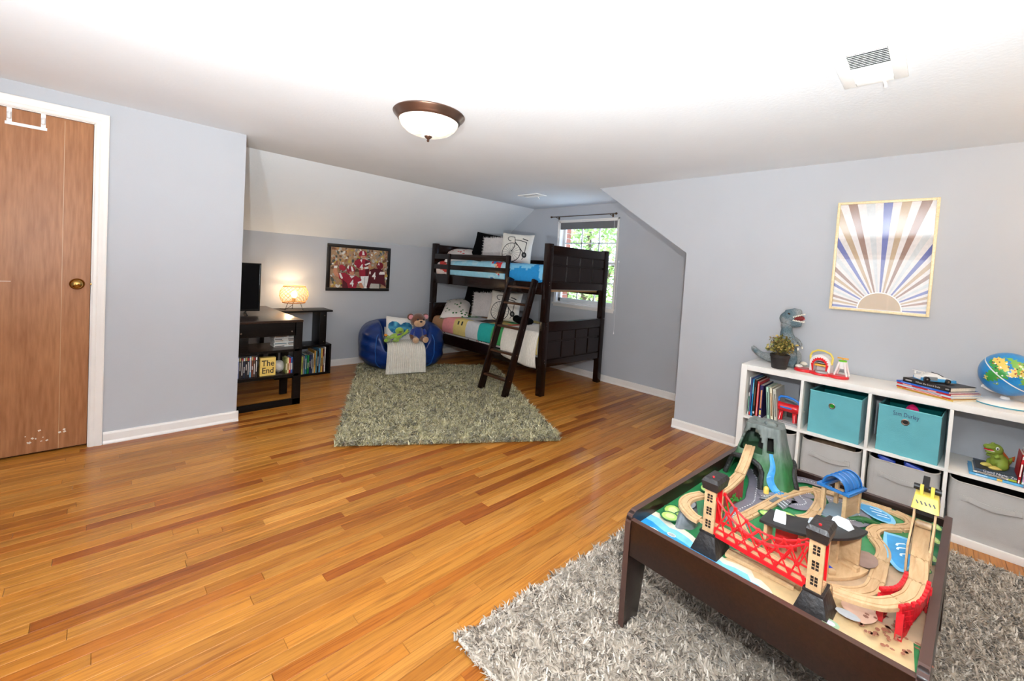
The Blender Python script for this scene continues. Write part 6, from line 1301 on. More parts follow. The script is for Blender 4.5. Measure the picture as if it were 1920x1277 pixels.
ll = light('lamp_bulb_light', 'POINT', (1.552, 5.115, 0.742+S0+0.145), 2.6, (1.0, 0.74, 0.46), shadow_soft_size=0.03)
# ---- framed football picture
fb = thing('framed_picture', 'black-framed picture of football players in crimson on the knee wall', 'picture', (2.372, YK, 0.945))
FW, FH, fr_ = 0.825, 0.580, 0.040
M_FRB = mat('frame_black', (24, 18, 16), rough=0.3, var=0.1)
P('frame', M_FRB, fb, MB().bx(-FW/2, FW/2, -0.025, 0, 0, fr_).bx(-FW/2, FW/2, -0.025, 0, FH-fr_, FH).bx(-FW/2, -FW/2+fr_, -0.025, 0, fr_, FH-fr_).bx(FW/2-fr_, FW/2, -0.025, 0, fr_, FH-fr_), bevel=0.003)
pw, ph = FW-2*fr_, FH-2*fr_
fp = Print(lambda u, v, h: (-pw/2+pw*u, -0.010-h, fr_+ph*v), 0.00015)
Q = lambda x, y_: ((x-218)/1167.0, 1-(y_-200)/860.0)
def QP(l): return [tuple(min(1, max(0, c)) for c in Q(*p)) for p in l]
fp.rect(0, 0, 1, 1, (186, 150, 116)); rf = random.Random(21)
for k in range(420):
    x, y_ = rf.random(), rf.random(); rx, ry = rf.uniform(0.010, 0.026), rf.uniform(0.018, 0.05); x = min(1-rx, max(rx, x)); y_ = min(1-ry, max(ry, y_))
    fp.ell(x, y_, rx, ry, rf.choice([(214, 190, 160), (196, 150, 96), (120, 84, 62), (90, 92, 84), (226, 222, 214), (200, 170, 80), (168, 110, 80), (150, 146, 140), (186, 180, 170)]), 9, rf.uniform(-0.5, 0.5))
CR, CRD, SK, WH, BK = (150, 24, 48), (84, 14, 28), (198, 134, 104), (232, 230, 226), (40, 14, 18)
# standing player in the middle
fp.poly(QP([(780, 780), (950, 780), (920, 1060), (820, 1060)]), WH); fp.poly(QP([(865, 800), (880, 800), (870, 1060), (850, 1060)]), (186, 184, 180))
fp.poly(QP([(650, 470), (720, 425), (860, 420), (960, 450), (990, 500), (960, 560), (945, 790), (760, 800), (740, 640), (640, 560)]), CR); fp.poly(QP([(860, 440), (950, 470), (940, 780), (880, 785)]), CRD)
fp.poly(QP([(640, 545), (690, 575), (680, 600), (640, 575)]), WH); fp.poly(QP([(850, 530), (960, 485), (975, 510), (870, 560)]), WH); fp.poly(QP([(960, 515), (1000, 570), (960, 620), (840, 640), (740, 670), (730, 640), (840, 600), (930, 560)]), SK); fp.poly(QP([(850, 600), (930, 580), (935, 625), (860, 635)]), WH); fp.poly(QP([(755, 440), (800, 420), (790, 500)]), WH)
fp.ell(*Q(808, 315), 0.070, 0.095, CR, 18); fp.poly(QP([(795, 245), (825, 245), (845, 330), (795, 330)]), WH); fp.poly(QP([(765, 350), (865, 345), (860, 410), (790, 415)]), SK); fp.line(QP([(760, 370), (800, 410), (870, 400), (880, 370)]), 0.008, (210, 206, 206))
# left player, arm raised with a ball
fp.poly(QP([(250, 640), (310, 640), (330, 740), (400, 800), (370, 850), (270, 800), (245, 720)]), SK); fp.poly(QP([(255, 590), (315, 590), (312, 645), (252, 645)]), WH); fp.poly(QP([(265, 560), (300, 480), (322, 490), (320, 590), (262, 595)]), (150, 92, 70))
fp.ell(*Q(415, 630), 0.052, 0.078, (160, 36, 52), 16, 0.4)
fp.poly(QP([(340, 740), (470, 735), (560, 790), (680, 790), (800, 860), (800, 950), (720, 960), (700, 1060), (430, 1060), (420, 900), (360, 860)]), CR); fp.poly(QP([(430, 880), (520, 960), (540, 1060), (430, 1060)]), CRD); fp.poly(QP([(350, 745), (385, 745), (430, 840), (420, 870), (390, 850)]), WH)
fp.poly(QP([(725, 925), (805, 895), (815, 935), (735, 960)]), WH); fp.poly(QP([(740, 965), (810, 945), (860, 1050), (800, 1060)]), SK); fp.poly(QP([(560, 800), (660, 800), (600, 850)]), WH)
fp.ell(*Q(580, 670), 0.072, 0.105, CR, 18); fp.poly(QP([(575, 590), (605, 595), (640, 690), (600, 700)]), WH); fp.poly(QP([(500, 620), (525, 570), (545, 580), (530, 660)]), WH); fp.poly(QP([(550, 705), (655, 705), (645, 780), (570, 790)]), SK); fp.line(QP([(545, 760), (600, 800), (660, 770)]), 0.012, (224, 222, 220))
# right player from behind
fp.poly(QP([(990, 955), (1190, 950), (1200, 1070), (980, 1070)]), (190, 184, 174)); fp.poly(QP([(1180, 960), (1198, 960), (1205, 1070), (1185, 1070)]), (30, 50, 48))
fp.poly(QP([(960, 650), (1060, 610), (1200, 620), (1280, 690), (1290, 860), (1330, 1020), (1230, 960), (1000, 950), (960, 1060), (910, 1040), (940, 860)]), CRD); fp.poly(QP([(1165, 720), (1190, 680), (1285, 680), (1290, 740), (1170, 748)]), WH); fp.poly(QP([(955, 690), (985, 680), (985, 745), (955, 745)]), WH)
fp.ell(*Q(1175, 545), 0.066, 0.092, (120, 16, 30), 18)
for (tx, qx, qy, sz) in (('4', 608, 960, 0.115), ('4', 785, 600, 0.10), ('4', 1055, 785, 0.125), ('A', 1147, 512, 0.040)):
    cx_, cy_ = Q(qx, qy); tm = text_mb(tx, sz, lambda x, y_, h: (-pw/2+pw*cx_+x*0.8, -0.0118-fp.l*fp.step-0.0004, fr_+ph*cy_+y_), bold=0.003); fp.mb.add(tm.v, tm.f, WH)
fp.build('print', mat_attr('football_print', rough=0.4, var=0.10, scale=50), fb)
# ================================================================== beanbag and soft things
bb = thing('beanbag_chair', 'shiny royal blue beanbag armchair beside the bunk bed', 'beanbag', (2.735, 4.800, 0.034), math.radians(-22))
M_BEAN = mat('blue_satin', (4, 42, 104), rough=0.30, var=0.2, scale=5, bump=0.8, bscale=9, stretch=(1, 1, 2.2))
def bean_pt(u, v):
    th = PI*v; ph = 2*PI*u; sg = lambda q, e: math.copysign(abs(q)**e, q)
    x = 0.515*sg(math.cos(ph), 0.62)*sg(math.sin(th), 0.62); y_ = 0.385*sg(math.sin(ph), 0.70)*sg(math.sin(th), 0.62); z = 0.295*sg(math.cos(th), 0.60)+0.295
    top = smoothstep(0.16, 0.5, z); z -= 0.06*top*(1-abs(x)/0.52)*smoothstep(-0.1, 0.3, y_)*0.6
    w_ = smoothstep(0.30, 0.19, abs(x))*smoothstep(0.24, 0.06, y_); z -= w_*smoothstep(0.22, 0.59, z)*0.275
    z += 0.035*smoothstep(0.10, 0.30, y_)*top-0.05*smoothstep(-0.15, -0.4, y_)*top
    k = 1+0.030*(vnoise(x*9+4, y_*9+4, z*5)-0.5)*2+0.020*math.sin(z*44+5*vnoise(x*4, y_*4, 1)+x*6)*smoothstep(0.02, 0.12, z)*vnoise(x*5+2, y_*5, 7); x *= k; y_ *= k
    return Vector((x, y_, max(0.0, z)))
P('bag', M_BEAN, bb, MB().grid(bean_pt, 120, 70, closeu=True), smooth=True, angle=80)
for s in (-1, 1): P('seam', mat('blue_piping', (30, 92, 168), rough=0.4), bb, MB().tube([bean_pt((0.75+s*0.085) % 1, 0.86-0.52*k/16)*1.008 for k in range(17)], 0.005, 6), smooth=True)
def throw_mat(name, col): return mat(name, col, rough=0.95, var=0.06, scale=40, bump=0.3, bscale=200, sheen=0.2)
M_THROW = throw_mat('cream_rib_knit', (228, 220, 208))
tw_ = thing('throw_blanket', 'cream ribbed throw draped over the beanbag seat', 'blanket', (2.735, 4.800, 0.034), math.radians(-22))
path = spl([(0.13, 0.47), (0.08, 0.40), (0.0, 0.352), (-0.12, 0.346), (-0.30, 0.338), (-0.395, 0.300), (-0.428, 0.20), (-0.436, 0.08), (-0.440, 0.012)], 6)
def thr(u, v):
    i = v*(len(path)-1); j = min(int(i), len(path)-2); t_ = i-j; y_ = path[j][0]+(path[j+1][0]-path[j][0])*t_; z = path[j][1]+(path[j+1][1]-path[j][1])*t_
    x = -0.205+0.43*u+0.03*(u-0.5)*smoothstep(0.5, 1, v); rib = 0.0055*math.sin(u*2*PI*19); return (x, y_-rib*smoothstep(0.35, 0.7, v), z+rib*(1-smoothstep(0.35, 0.7, v))+0.006*math.sin(v*11+u*4)-0.05*(2*abs(u-0.5))**3*smoothstep(0.4, 0.6, v)*(1-smoothstep(0.7, 0.9, v))*0+0.0)
o_ = P('cloth', M_THROW, tw_, MB().grid(thr, 152, 40), smooth=True); md = o_.modifiers.new('thickness', 'SOLIDIFY'); md.thickness = 0.006; md.offset = 1
def pillow_fn(W, Hh, T, pinch=0.06):
    def fn(u, v, side=1):
        a, b_ = 2*u-1, 2*v-1; k = max(0.0, (1-a*a)*(1-b_*b_))**0.42
        x = W/2*a*(1-pinch*(1-b_*b_)*abs(a)); y_ = Hh/2*b_*(1-pinch*(1-a*a)*abs(b_)); return Vector((x, y_, side*T/2*k))
    return fn
def frame_rot(normal, up=(0, 0, 1), roll=0.0):
    z = Vector(normal).normalized(); x = Vector(up).cross(z).normalized(); y_ = z.cross(x); R = Matrix((x, y_, z)).transposed(); return (R @ Matrix.Rotation(roll, 3, 'Z')).to_euler()
def pillow(name, label, loc, normal, W, Hh, T, m, roll=0.0, draw=None, fuzz=None, group=None, cat='pillow', wr=0.0):
    t = thing(name, label, cat, loc, group=group, rot=frame_rot(normal, roll=roll)); fn = pillow_fn(W, Hh, T)
    def sf(s): return lambda u, v: fn(u, v, s)+Vector((0, 0, s*wr*(vnoise(u*6+3, v*6)-0.5)*math.sin(PI*u)*math.sin(PI*v)))
    mb = MB().grid(sf(1), 20, 20).grid(sf(-1), 20, 20); P('cover', m, t, mb, smooth=True, angle=80)
    if draw:
        pr_ = Print(lambda x, y_, h: fn(min(1, max(0, x/W+0.5)), min(1, max(0, y_/Hh+0.5)))+Vector((0, 0, 0.0015+h)), 0.0002); draw(pr_, W, Hh); pr_.build('print', mat_attr('pillow_print', rough=0.9, var=0.05), t)
    if fuzz:
        fz = MB(); rz_ = random.Random(len(label))
        for k in range(2600):
            u, v = rz_.uniform(0.02, 0.98), rz_.uniform(0.02, 0.98); p_ = fn(u, v); d_ = Vector((rz_.gauss(0, 0.012), rz_.gauss(-0.004, 0.012), 0.010)); w_ = Vector((rz_.gauss(0, 1), rz_.gauss(0, 1), 0)).normalized()*0.003
            if u < 0.08 or u > 0.92: d_.x += (0.014 if u > 0.5 else -0.014)
            if v < 0.08 or v > 0.92: d_.y += (0.014 if v > 0.5 else -0.014)
            fz.add([p_-w_, p_+w_, p_+d_], [(0, 1, 2)])
        P('fur', fuzz, t, fz, fix=False, kind='stuff')
    return t
def heart(pr_, W, Hh):
    pts = []
    for k in range(40):
        a = 2*PI*k/40; x = 16*math.sin(a)**3/17; y_ = (13*math.cos(a)-5*math.cos(2*a)-2*math.cos(3*a)-math.cos(4*a))/17; pts.append((x*W*0.47, y_*Hh*0.42-0.005))
    n = len(pts)
    NG = 44
    for i in range(NG):
        for j in range(NG):
            x, y_ = W*(-0.5+(i+.5)/NG), Hh*(-0.5+(j+.5)/NG)
            if inpoly(x, y_, pts):
                q = vnoise(i*0.22, j*0.22, 3); c_ = tuple(int(a+(b-a)*q) for a, b in zip((10, 78, 124), (96, 176, 200))); pr_.rect(x-W/NG/2, y_-Hh/NG/2, x+W/NG/2, y_+Hh/NG/2, c_, False)
    rh_ = random.Random(2)
    for k in range(50):
        x, y_ = rh_.gauss(-0.03, W*0.08), rh_.gauss(-0.05, Hh*0.06); pr_.ell(x, y_, 0.002+0.003*rh_.random(), 0.002+0.003*rh_.random(), rh_.choice([(170, 206, 216), (200, 224, 230), (226, 236, 238)]), 7, r=(k % 10 == 0))
fwd = Matrix.Rotation(math.radians(-22), 3, 'Z') @ Vector((0.05, -0.85, 0.5))
bbR = Matrix.Rotation(math.radians(-22), 3, 'Z')
def on_bean(x, y_, z): return tuple(Vector((2.735, 4.800, 0.034))+bbR @ Vector((x, y_, z)))
pillow('heart_cushion', 'white cushion with a blue watercolour heart on the beanbag', on_bean(-0.03, 0.01, 0.455), fwd, 0.36, 0.36, 0.09, mat('white_cotton', (226, 222, 216), rough=0.9, bump=0.1), roll=-0.10, draw=heart, cat='cushion')
# plush bear (plain brown and tan, blue jumper)
def plush_mat(n_, c): return mat(n_, c, rough=0.95, var=0.12, scale=30, bump=0.6, bscale=160, sheen=0.6)
pb = thing('plush_bear', 'brown and tan plush bear in a blue jumper sitting on beanbag', 'plush toy', on_bean(0.155, -0.215, 0.348), math.radians(-22-78)); pb.scale = (1.22, 1.22, 1.22)
TAN_, BRN_, NAV_ = plush_mat('plush_tan', (206, 164, 126)), plush_mat('plush_brown', (104, 62, 40)), plush_mat('plush_blue', (20, 50, 130))
P('jumper', NAV_, pb, MB().ell((0, 0, 0.085), (0.055, 0.060, 0.075)).tube([(0.01, 0.05, 0.12), (0.03, 0.075, 0.07)], [0.026, 0.024], 12).tube([(0.01, -0.05, 0.12), (0.03, -0.075, 0.07)], [0.026, 0.024], 12), smooth=True)
hd_ = P('head', BRN_, pb, MB().ell((0.0, 0, 0.215), (0.072, 0.078, 0.072), 20, 14), smooth=True)
P('muzzle', TAN_, hd_, MB().ell((0.040, 0, 0.198), (0.042, 0.060, 0.046)), smooth=True); P('nose', M_BLKP, hd_, MB().ell((0.080, 0, 0.212), (0.010, 0.014, 0.010)), smooth=True)
for s in (-1, 1):
    P('leg', BRN_, pb, MB().tube([(0.02, s*0.04, 0.035), (0.075, s*0.050, 0.028)], [0.034, 0.030], 12), smooth=True); P('paw', TAN_, pb, MB().ell((0.098, s*0.052, 0.030), (0.030, 0.032, 0.030)), smooth=True)
    P('arm', BRN_, pb, MB().tube([(0.028, s*0.074, 0.075), (0.055, s*0.070, 0.035)], [0.022, 0.020], 10), smooth=True)
    e_ = P('ear', BRN_, hd_, MB().ell((-0.005, s*0.078, 0.250), (0.016, 0.036, 0.034)), smooth=True); P('inner_ear', plush_mat('plush_pink', (226, 150, 156)), e_, MB().ell((0.008, s*0.079, 0.250), (0.008, 0.026, 0.024)), smooth=True); P('eye', M_BLKP, hd_, MB().ell((0.066, s*0.030, 0.232), (0.007, 0.009, 0.011)), smooth=True)
pg_ = thing('plush_creature', 'lime green and purple soft toy lying on the beanbag', 'plush toy', on_bean(-0.115, -0.215, 0.350), math.radians(-22-80))
LIM_, PUR_ = plush_mat('plush_lime', (150, 184, 60)), plush_mat('plush_purple', (92, 60, 130))
P('body', LIM_, pg_, MB().ell((0, 0.01, 0.055), (0.045, 0.085, 0.048), R=rotm(0.25, 0, 0)), smooth=True); P('head', LIM_, pg_, MB().ell((0.0, 0.055, 0.128), (0.044, 0.052, 0.044)), smooth=True)
P('collar', PUR_, pg_, MB().lathe([(0.040, 0), (0.048, 0.004), (0.044, 0.014), (0.038, 0.016)], (0, 0.045, 0.082), 18, rotm(0.3, 0, 0)), smooth=True); P('belt', PUR_, pg_, MB().ell((0.015, -0.03, 0.035), (0.040, 0.040, 0.020)), smooth=True)
P('mouth', mat('dark_maroon', (70, 20, 26), rough=0.8), pg_, MB().ell((0.040, 0.055, 0.122), (0.008, 0.022, 0.006)), smooth=True)
for (pts) in ([(0, 0.08, 0.075), (0.0, 0.13, 0.10), (0.0, 0.165, 0.135)], [(0.02, -0.01, 0.06), (0.05, -0.07, 0.05), (0.06, -0.11, 0.075)]): P('arm', LIM_, pg_, MB().tube(pts, [0.020, 0.018, 0.022], 10), smooth=True)
for s in (-1, 1): P('leg', LIM_, pg_, MB().tube([(0.01, -0.05+s*0.02, 0.03), (0.07, -0.06+s*0.055, 0.022), (0.095, -0.06+s*0.07, 0.035)], [0.024, 0.020, 0.022], 10), smooth=True)
P('cuff', PUR_, pg_, MB().ell((0, 0.160, 0.130), (0.022, 0.020, 0.014), R=rotm(-0.6, 0, 0)), smooth=True); P('flower', mat('orange_felt', (236, 150, 50), rough=0.8), pg_, MB().ell((0.062, -0.125, 0.092), (0.020, 0.020, 0.016)), smooth=True)

# ================================================================== bunk bed
BX0, BX1, BY0, BY1, PW_ = 3.350, 4.480, 2.950, 5.170, 0.072
M_BED = mat_wood('bed_espresso', (18, 8, 6), (34, 16, 11), spec=0.22, rough=0.26, scale=3, stretch=(16, 16, 2), coat=0.3, bump=0.02)
bd = thing('bunk_bed', 'dark espresso wooden bunk bed with panelled ends and leaning ladder', 'bunk bed', (BX0, BY0, 0))
BW, BL = BX1-BX0, BY1-BY0; BT = 1.645
for (x, y_) in ((0, 0), (BW-PW_, 0), (0, BL-PW_), (BW-PW_, BL-PW_)):
    for (z0, z1) in ((0, 0.800), (0.803, BT)): P('post', M_BED, bd, MB().bx(x, x+PW_, y_, y_+PW_, z0, z1), bevel=0.004)
def end_panel_bed(y_, z0, z1, nm):
    e = P(nm, M_BED, bd, MB().bx(PW_, BW-PW_, y_+0.022, y_+0.050, z0, z1))
    x0, x1 = PW_, BW-PW_
    P('top_rail', M_BED, e, MB().bx(x0, x1, y_+0.008, y_+0.064, z1-0.095, z1), bevel=0.004); P('bottom_rail', M_BED, e, MB().bx(x0, x1, y_+0.008, y_+0.064, z0, z0+0.075), bevel=0.004)
    zs = (z0+0.075, z0+0.075+(z1-z0-0.17)*0.62, z1-0.095)
    for i in range(4):
        for j in range(2):
            a0, a1 = x0+(x1-x0)*i/4, x0+(x1-x0)*(i+1)/4
            P('raised_panel', M_BED, e, MB().bx(a0+0.010, a1-0.010, y_+0.012, y_+0.060, zs[j]+0.009, zs[j+1]-0.009), bevel=0.004, seg=1, angle=25)
for y_ in (0, BL-PW_): end_panel_bed(y_, 1.155, 1.630, 'end_board'); end_panel_bed(y_, 0.310, 0.800, 'end_board')
for x in (0.02, BW-0.045):
    P('side_rail', M_BED, bd, MB().bx(x, x+0.025, PW_, BL-PW_, 1.090, 1.235), bevel=0.003); P('side_rail', M_BED, bd, MB().bx(x, x+0.025, PW_, BL-PW_, 0.270, 0.405), bevel=0.003)
GY = 0.600
P('guard_rail', M_BED, bd, MB().bx(0.002, 0.024, GY, BL-PW_, 1.430, 1.500), bevel=0.003); P('guard_rail', M_BED, bd, MB().bx(0.002, 0.024, GY, BL-PW_, 1.290, 1.355), bevel=0.003)
for y_ in (GY, BL-0.45): P('guard_post', M_BED, bd, MB().bx(-0.010, 0.012, y_, y_+0.055, 1.090, 1.505), bevel=0.003)
P('guard_rail', M_BED, bd, MB().bx(BW-0.024, BW-0.002, PW_, BL-PW_, 1.430, 1.500), bevel=0.003); P('guard_rail', M_BED, bd, MB().bx(BW-0.024, BW-0.002, PW_, BL-PW_, 1.290, 1.355), bevel=0.003)
for z in (0.235+0.9, 0.325):
    for k in range(9): P('slat', mat_wood('pine_slat', (170, 130, 84), (196, 156, 106)), bd, MB().bx(0.045, BW-0.045, 0.12+k*0.24, 0.19+k*0.24, z-0.012, z+0.004))
for (x, z) in ((0.036, 1.60), (0.036, 1.20), (0.036, 0.76), (0.036, 0.36)):
    for dz in (0, 0.03): P('bolt', M_CHROME, bd, MB().cyl((x+0.012*0, -0.002, z+dz), (x, 0.001, z+dz), 0.004, n=8))
# ladder
ld = thing('bunk_ladder', 'dark wooden ladder with five rungs leaning on the bunk bed', 'ladder', (2.955, 3.275, 0.033))
sA, sB, tz = 0.190, -0.190, 1.215
topx = BX0-0.040-2.955
for s in (sA, sB): P('rail', M_BED, ld, MB().bar((0, s, 0.0), (topx, s*0.98, tz), 0.030, 0.080, (-1, 0, 0.3)), bevel=0.004)
for k, z in enumerate((0.16, 0.42, 0.685, 0.94, 1.12)): P('rung', mat_wood('rung_wood', (46, 24, 14), (92, 54, 30), rough=0.3, stretch=(14, 2, 14)), ld, MB().box((topx*z/tz, 0, z), (0.062, 0.362, 0.022)), bevel=0.004)
for s in (sA, sB):
    for z in (0.16, 0.42, 0.685, 0.94, 1.12): P('bolt', M_CHROME, ld, MB().cyl((topx*z/tz, s-0.017, z), (topx*z/tz, s-0.0155, z), 0.005, n=8))
# ---- mattresses and bedding
M_SHEET = mat('sheet_white', (222, 216, 210), rough=0.9, var=0.04, bump=0.1)
def mattress(label, z0, z1):
    t = thing('mattress', label, 'mattress', (BX0+0.05, BY0+0.085, z0)); P('pad', M_SHEET, t, MB().bx(0, BW-0.10, 0, BL-0.17, 0, z1-z0), bevel=0.03, seg=3); return t
mattress('white mattress on the upper bunk', 1.140, 1.330); m2_ = mattress('white mattress with a dotted sheet on the lower bunk', 0.331, 0.560)
ds = MB(); rd = random.Random(6)
for k in range(40): ds.box((0.0, 0.1+1.9*rd.random(), 0.03+0.08*rd.random()), (0.002, 0.012+0.02*rd.random(), 0.010), None, rd.choice([(40, 90, 50), (50, 40, 40), (150, 40, 40)]))
P('sheet_print', mat_attr('sheet_dots', rough=0.9), m2_, ds, fix=False)
def duvet(name, label, zt, y0, y1, x1, drop, colfn, bulge=0.055, bumpm=None):
    t = thing(name, label, 'bedding', (BX0+0.05, BY0, zt))
    Wd = BW-0.10
    def fn(u, v):
        y_ = y0+(y1-y0)*v; s = u*(Wd*x1+drop+0.06); puff = bulge*(0.55+0.45*math.sin(PI*min(1, max(0, v)))**0.5)+0.018*vnoise(u*7, v*9)+0.008*vnoise(u*22, v*26)
        if s < drop: x = -0.028-0.012*math.sin(PI*s/drop)-0.006*vnoise(v*30, u*6); z = -drop+s+0.02
        elif s < drop+0.06:
            a = (s-drop)/0.06*PI/2; x = -0.028+0.05*(1-math.cos(a)); z = 0.02+puff*math.sin(a)
        else: x = 0.022+(s-drop-0.06); z = 0.02+puff*(1-0.25*((x/Wd)**3))
        return Vector((x, y_, z))
    o_ = P('cover', mat_attr('duvet_print', rough=0.85, var=0.05, bump=0.15, bscale=60), t, MB().grid(fn, 76, 130, colfn), smooth=True); md = o_.modifiers.new('thickness', 'SOLIDIFY'); md.thickness = 0.008; md.offset = -1; return t
pal = [(70, 170, 96), (214, 208, 202), (220, 196, 120), (30, 166, 160), (176, 132, 96), (232, 148, 148), (206, 206, 208), (222, 72, 48), (62, 48, 42), (220, 190, 110)]
rows = [[4, 5, 2, 6, 3, 0, 1, 2], [1, 0, 6, 8, 9, 7, 6, 0], [9, 6, 4, 2, 0, 1, 5, 3], [3, 1, 5, 6, 9, 4, 2, 7]]
def quilt(u, v):
    s = u*4.0; i = min(3, int(s)); w_ = (1-v)*8.0; j = min(7, int(w_)); fu, fv = s-i, w_-j; c = pal[rows[i][j]]
    k = hsh(i*3+1, j*7+2)
    if k > 0.35 and 0.35 < fu < 0.62 and (0.28 < fv < 0.40 or 0.58 < fv < 0.70) and 0.45 < fu < 0.60: return (40, 44, 46)
    if k > 0.6 and 0.30 < fu < 0.38 and 0.36 < fv < 0.62: return tuple(int(q*0.55) for q in c)
    return c
duvet('patchwork_quilt', 'patchwork quilt of coloured squares on the lower bunk', 0.560, 0.10, 2.13, 0.96, 0.15, quilt)
def blobs(u, v):
    x, y_ = u*6, v*13; n = vnoise(x*0.9+4, y_*0.55+1); n2 = vnoise(x*2.2+9, y_*1.3)
    if v < 0.30: return (28, 140, 206) if n2 < 0.62 else (120, 190, 226)
    if v > 0.86: return (226, 212, 206) if n2 > 0.45 else (200, 60, 52)
    if 0.34 < v < 0.56 and n+n2 > 0.98: return [(206, 30, 42), (224, 196, 150), (226, 50, 50), (40, 120, 190)][int(n2*13) % 4]
    return (150, 206, 226) if n2 < 0.6 else (176, 216, 230)
duvet('upper_duvet', 'light blue duvet with red shapes on the upper bunk', 1.330, 0.09, 2.10, 0.96, 0.13, blobs, 0.065)
fbk = thing('foot_blanket', 'cream ribbed blanket folded over the foot of the lower bunk', 'blanket', (BX0+0.05, BY0+0.09, 0.560))
def fb_fn(u, v):
    drop = 0.27+0.035*math.sin(v*2.4+0.4)-0.05*(v-0.3); s = u*(drop+0.08+0.9); rib = 0.005*math.sin(v*2*PI*24); y_ = 0.0+0.56*v*(1-0.28*smoothstep(0.45, 1.0, u))
    if s < drop: return Vector((-0.046-0.02*math.sin(PI*s/drop)-rib-0.012*math.sin(v*9), y_, -drop+s+0.03))
    if s < drop+0.08: a = (s-drop)/0.08*PI/2; return Vector((-0.046+0.06*(1-math.cos(a))-rib*math.cos(a), y_, 0.03+0.085*math.sin(a)+rib*math.sin(a)))
    return Vector((0.014+s-drop-0.08, y_, 0.113+rib+0.005*math.sin(s*9)))
o_ = P('cloth', M_THROW, fbk, MB().grid(fb_fn, 60, 144), smooth=True); md = o_.modifiers.new('thickness', 'SOLIDIFY'); md.thickness = 0.006; md.offset = 1
# ---- pillows
M_PBLK = mat('black_velvet', (7, 7, 8), rough=0.95, var=0.1, spec=0.1); M_PWH = mat('pillow_canvas', (224, 218, 208), rough=0.9, bump=0.1); M_FUR = mat('white_fur', (214, 206, 202), rough=0.95, sheen=0.3)
def bicycle(pr_, W, Hh):
    B = (34, 32, 32); cx_, cy_, R_ = -0.03, -0.055, 0.098; m0 = pr_.m; pr_.m = lambda x, y_, h: m0(x*1.28-0.012, y_*1.28-0.012, h)
    pr_.line([(cx_+R_*math.cos(2*PI*k/36), cy_+R_*math.sin(2*PI*k/36)) for k in range(36)], 0.007, B, True)
    for k in range(18): a = 2*PI*k/18; pr_.line([(cx_+0.01*math.cos(a), cy_+0.01*math.sin(a)), (cx_+R_*math.cos(a)*0.5, cy_+R_*math.sin(a)*0.5), (cx_+R_*math.cos(a), cy_+R_*math.sin(a))], 0.0022, B)
    pr_.line(spl([(cx_, cy_), (cx_+0.025, cy_+0.05), (cx_+0.028, cy_+0.11), (cx_+0.015, cy_+0.17)], 5), 0.007, B)
    pr_.line(spl([(cx_+0.015, cy_+0.17), (cx_-0.03, cy_+0.172), (cx_-0.055, cy_+0.155), (cx_-0.04, cy_+0.125), (cx_-0.015, cy_+0.12)], 5), 0.007, B)
    pr_.line(spl([(cx_+0.026, cy_+0.135), (cx_+0.08, cy_+0.132), (cx_+0.15, cy_+0.118)], 6), 0.008, B); pr_.line(spl([(cx_+0.03, cy_+0.11), (cx_+0.09, cy_+0.045), (cx_+0.135, cy_-0.01)], 6), 0.008, B); pr_.line(spl([(cx_+0.15, cy_+0.118), (cx_+0.146, cy_+0.05), (cx_+0.140, cy_-0.01)], 6), 0.007, B)
    pr_.line(spl([(cx_+0.10, cy_+0.158), (cx_+0.13, cy_+0.150), (cx_+0.16, cy_+0.140)], 5), 0.010, B)
    pr_.ell(cx_+0.140, cy_-0.018, 0.026, 0.030, B, 16); pr_.ell(cx_+0.140, cy_-0.018, 0.012, 0.014, (120, 116, 112), 10); pr_.line([(cx_+0.135, cy_-0.04), (cx_+0.118, cy_-0.07)], 0.006, B)
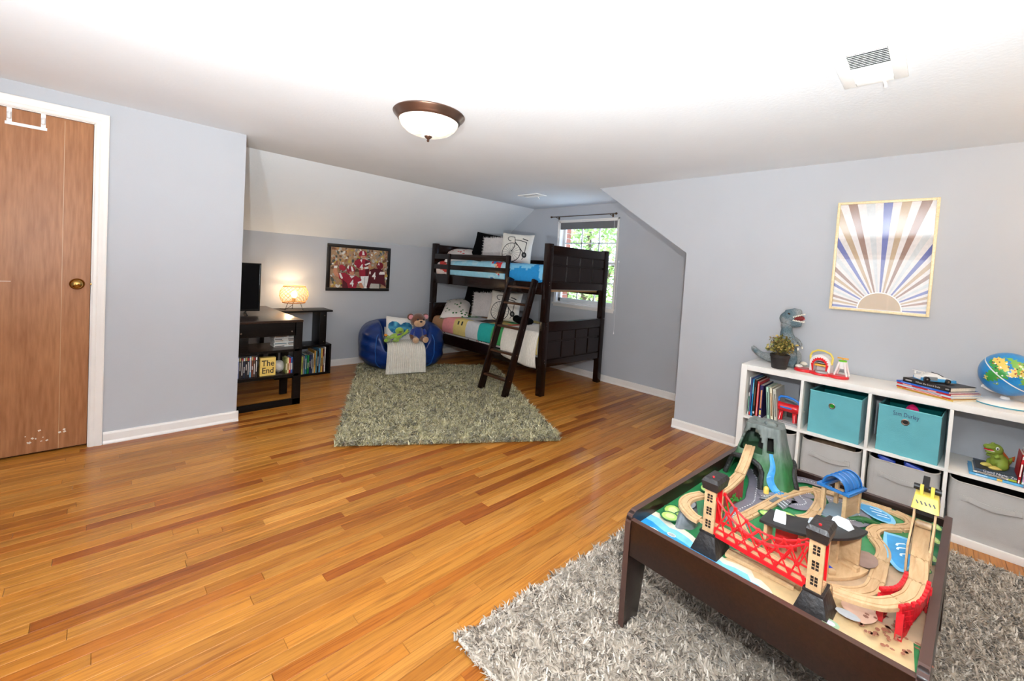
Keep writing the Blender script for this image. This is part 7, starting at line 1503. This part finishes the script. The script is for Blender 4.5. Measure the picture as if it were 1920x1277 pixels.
def bed_pillows(z, nm, dy):
    pillow('bed_pillow', 'black velvet square pillow on the %s bunk' % nm, (3.960, 4.640+dy, z+0.205), (-0.80, -0.45, 0.32), 0.54, 0.44, 0.15, M_PBLK, roll=-0.12, wr=0.03, group='black pillows')
    pillow('bed_pillow', 'fluffy white pillow on the %s bunk' % nm, (3.845, 4.415+dy, z+0.178), (-0.82, -0.42, 0.30), 0.34, 0.36, 0.14, M_FUR, fuzz=M_FUR, roll=0.05, group='fluffy white pillows')
    pillow('bed_pillow', 'white pillow with a black bicycle drawing on the %s bunk' % nm, (3.850, 3.985+dy, z+0.200), (-0.76, -0.52, 0.30), 0.43, 0.41, 0.14, M_PWH, roll=-0.04, draw=bicycle, group='bicycle pillows')
bed_pillows(1.425, 'upper', -0.02); bed_pillows(0.645, 'lower', 0.13)
def casem(name, a, b_):
    m, nt, bs = _base(name); co = _coords(nt); v = nt.nodes.new('ShaderNodeTexVoronoi'); v.inputs['Scale'].default_value = 16; nt.links.new(co, v.inputs['Vector'])
    r = nt.nodes.new('ShaderNodeValToRGB'); r.color_ramp.interpolation = 'CONSTANT'; r.color_ramp.elements[0].color = lin(b_)+(1,); r.color_ramp.elements[1].position = 0.26; r.color_ramp.elements[1].color = lin(a)+(1,)
    nt.links.new(v.outputs['Distance'], r.inputs[0]); nt.links.new(r.outputs[0], bs.inputs['Base Color']); bs.inputs['Roughness'].default_value = 0.9; return m
pillow('bed_pillow', 'sleeping pillow in a white and red case on the upper bunk', (3.64, 4.90, 1.490), (-0.25, -0.15, 0.95), 0.62, 0.40, 0.14, casem('case_red', (228, 216, 208), (196, 44, 44)), roll=-1.25, wr=0.03)
pillow('bed_pillow', 'sleeping pillow in a white case with small green and red shapes', (3.64, 4.90, 0.738), (-0.30, -0.15, 0.93), 0.62, 0.40, 0.15, casem('case_green', (226, 218, 210), (60, 110, 60)), roll=-1.25, wr=0.03)
cl_ = thing('black_plush', 'small black soft toy lying by the lower bicycle pillow', 'plush toy', (3.72, 3.62, 0.675)); P('body', M_PBLK, cl_, MB().ell((0, 0, 0.045), (0.10, 0.14, 0.05)).ell((-0.03, 0.10, 0.06), (0.05, 0.05, 0.045)), smooth=True)
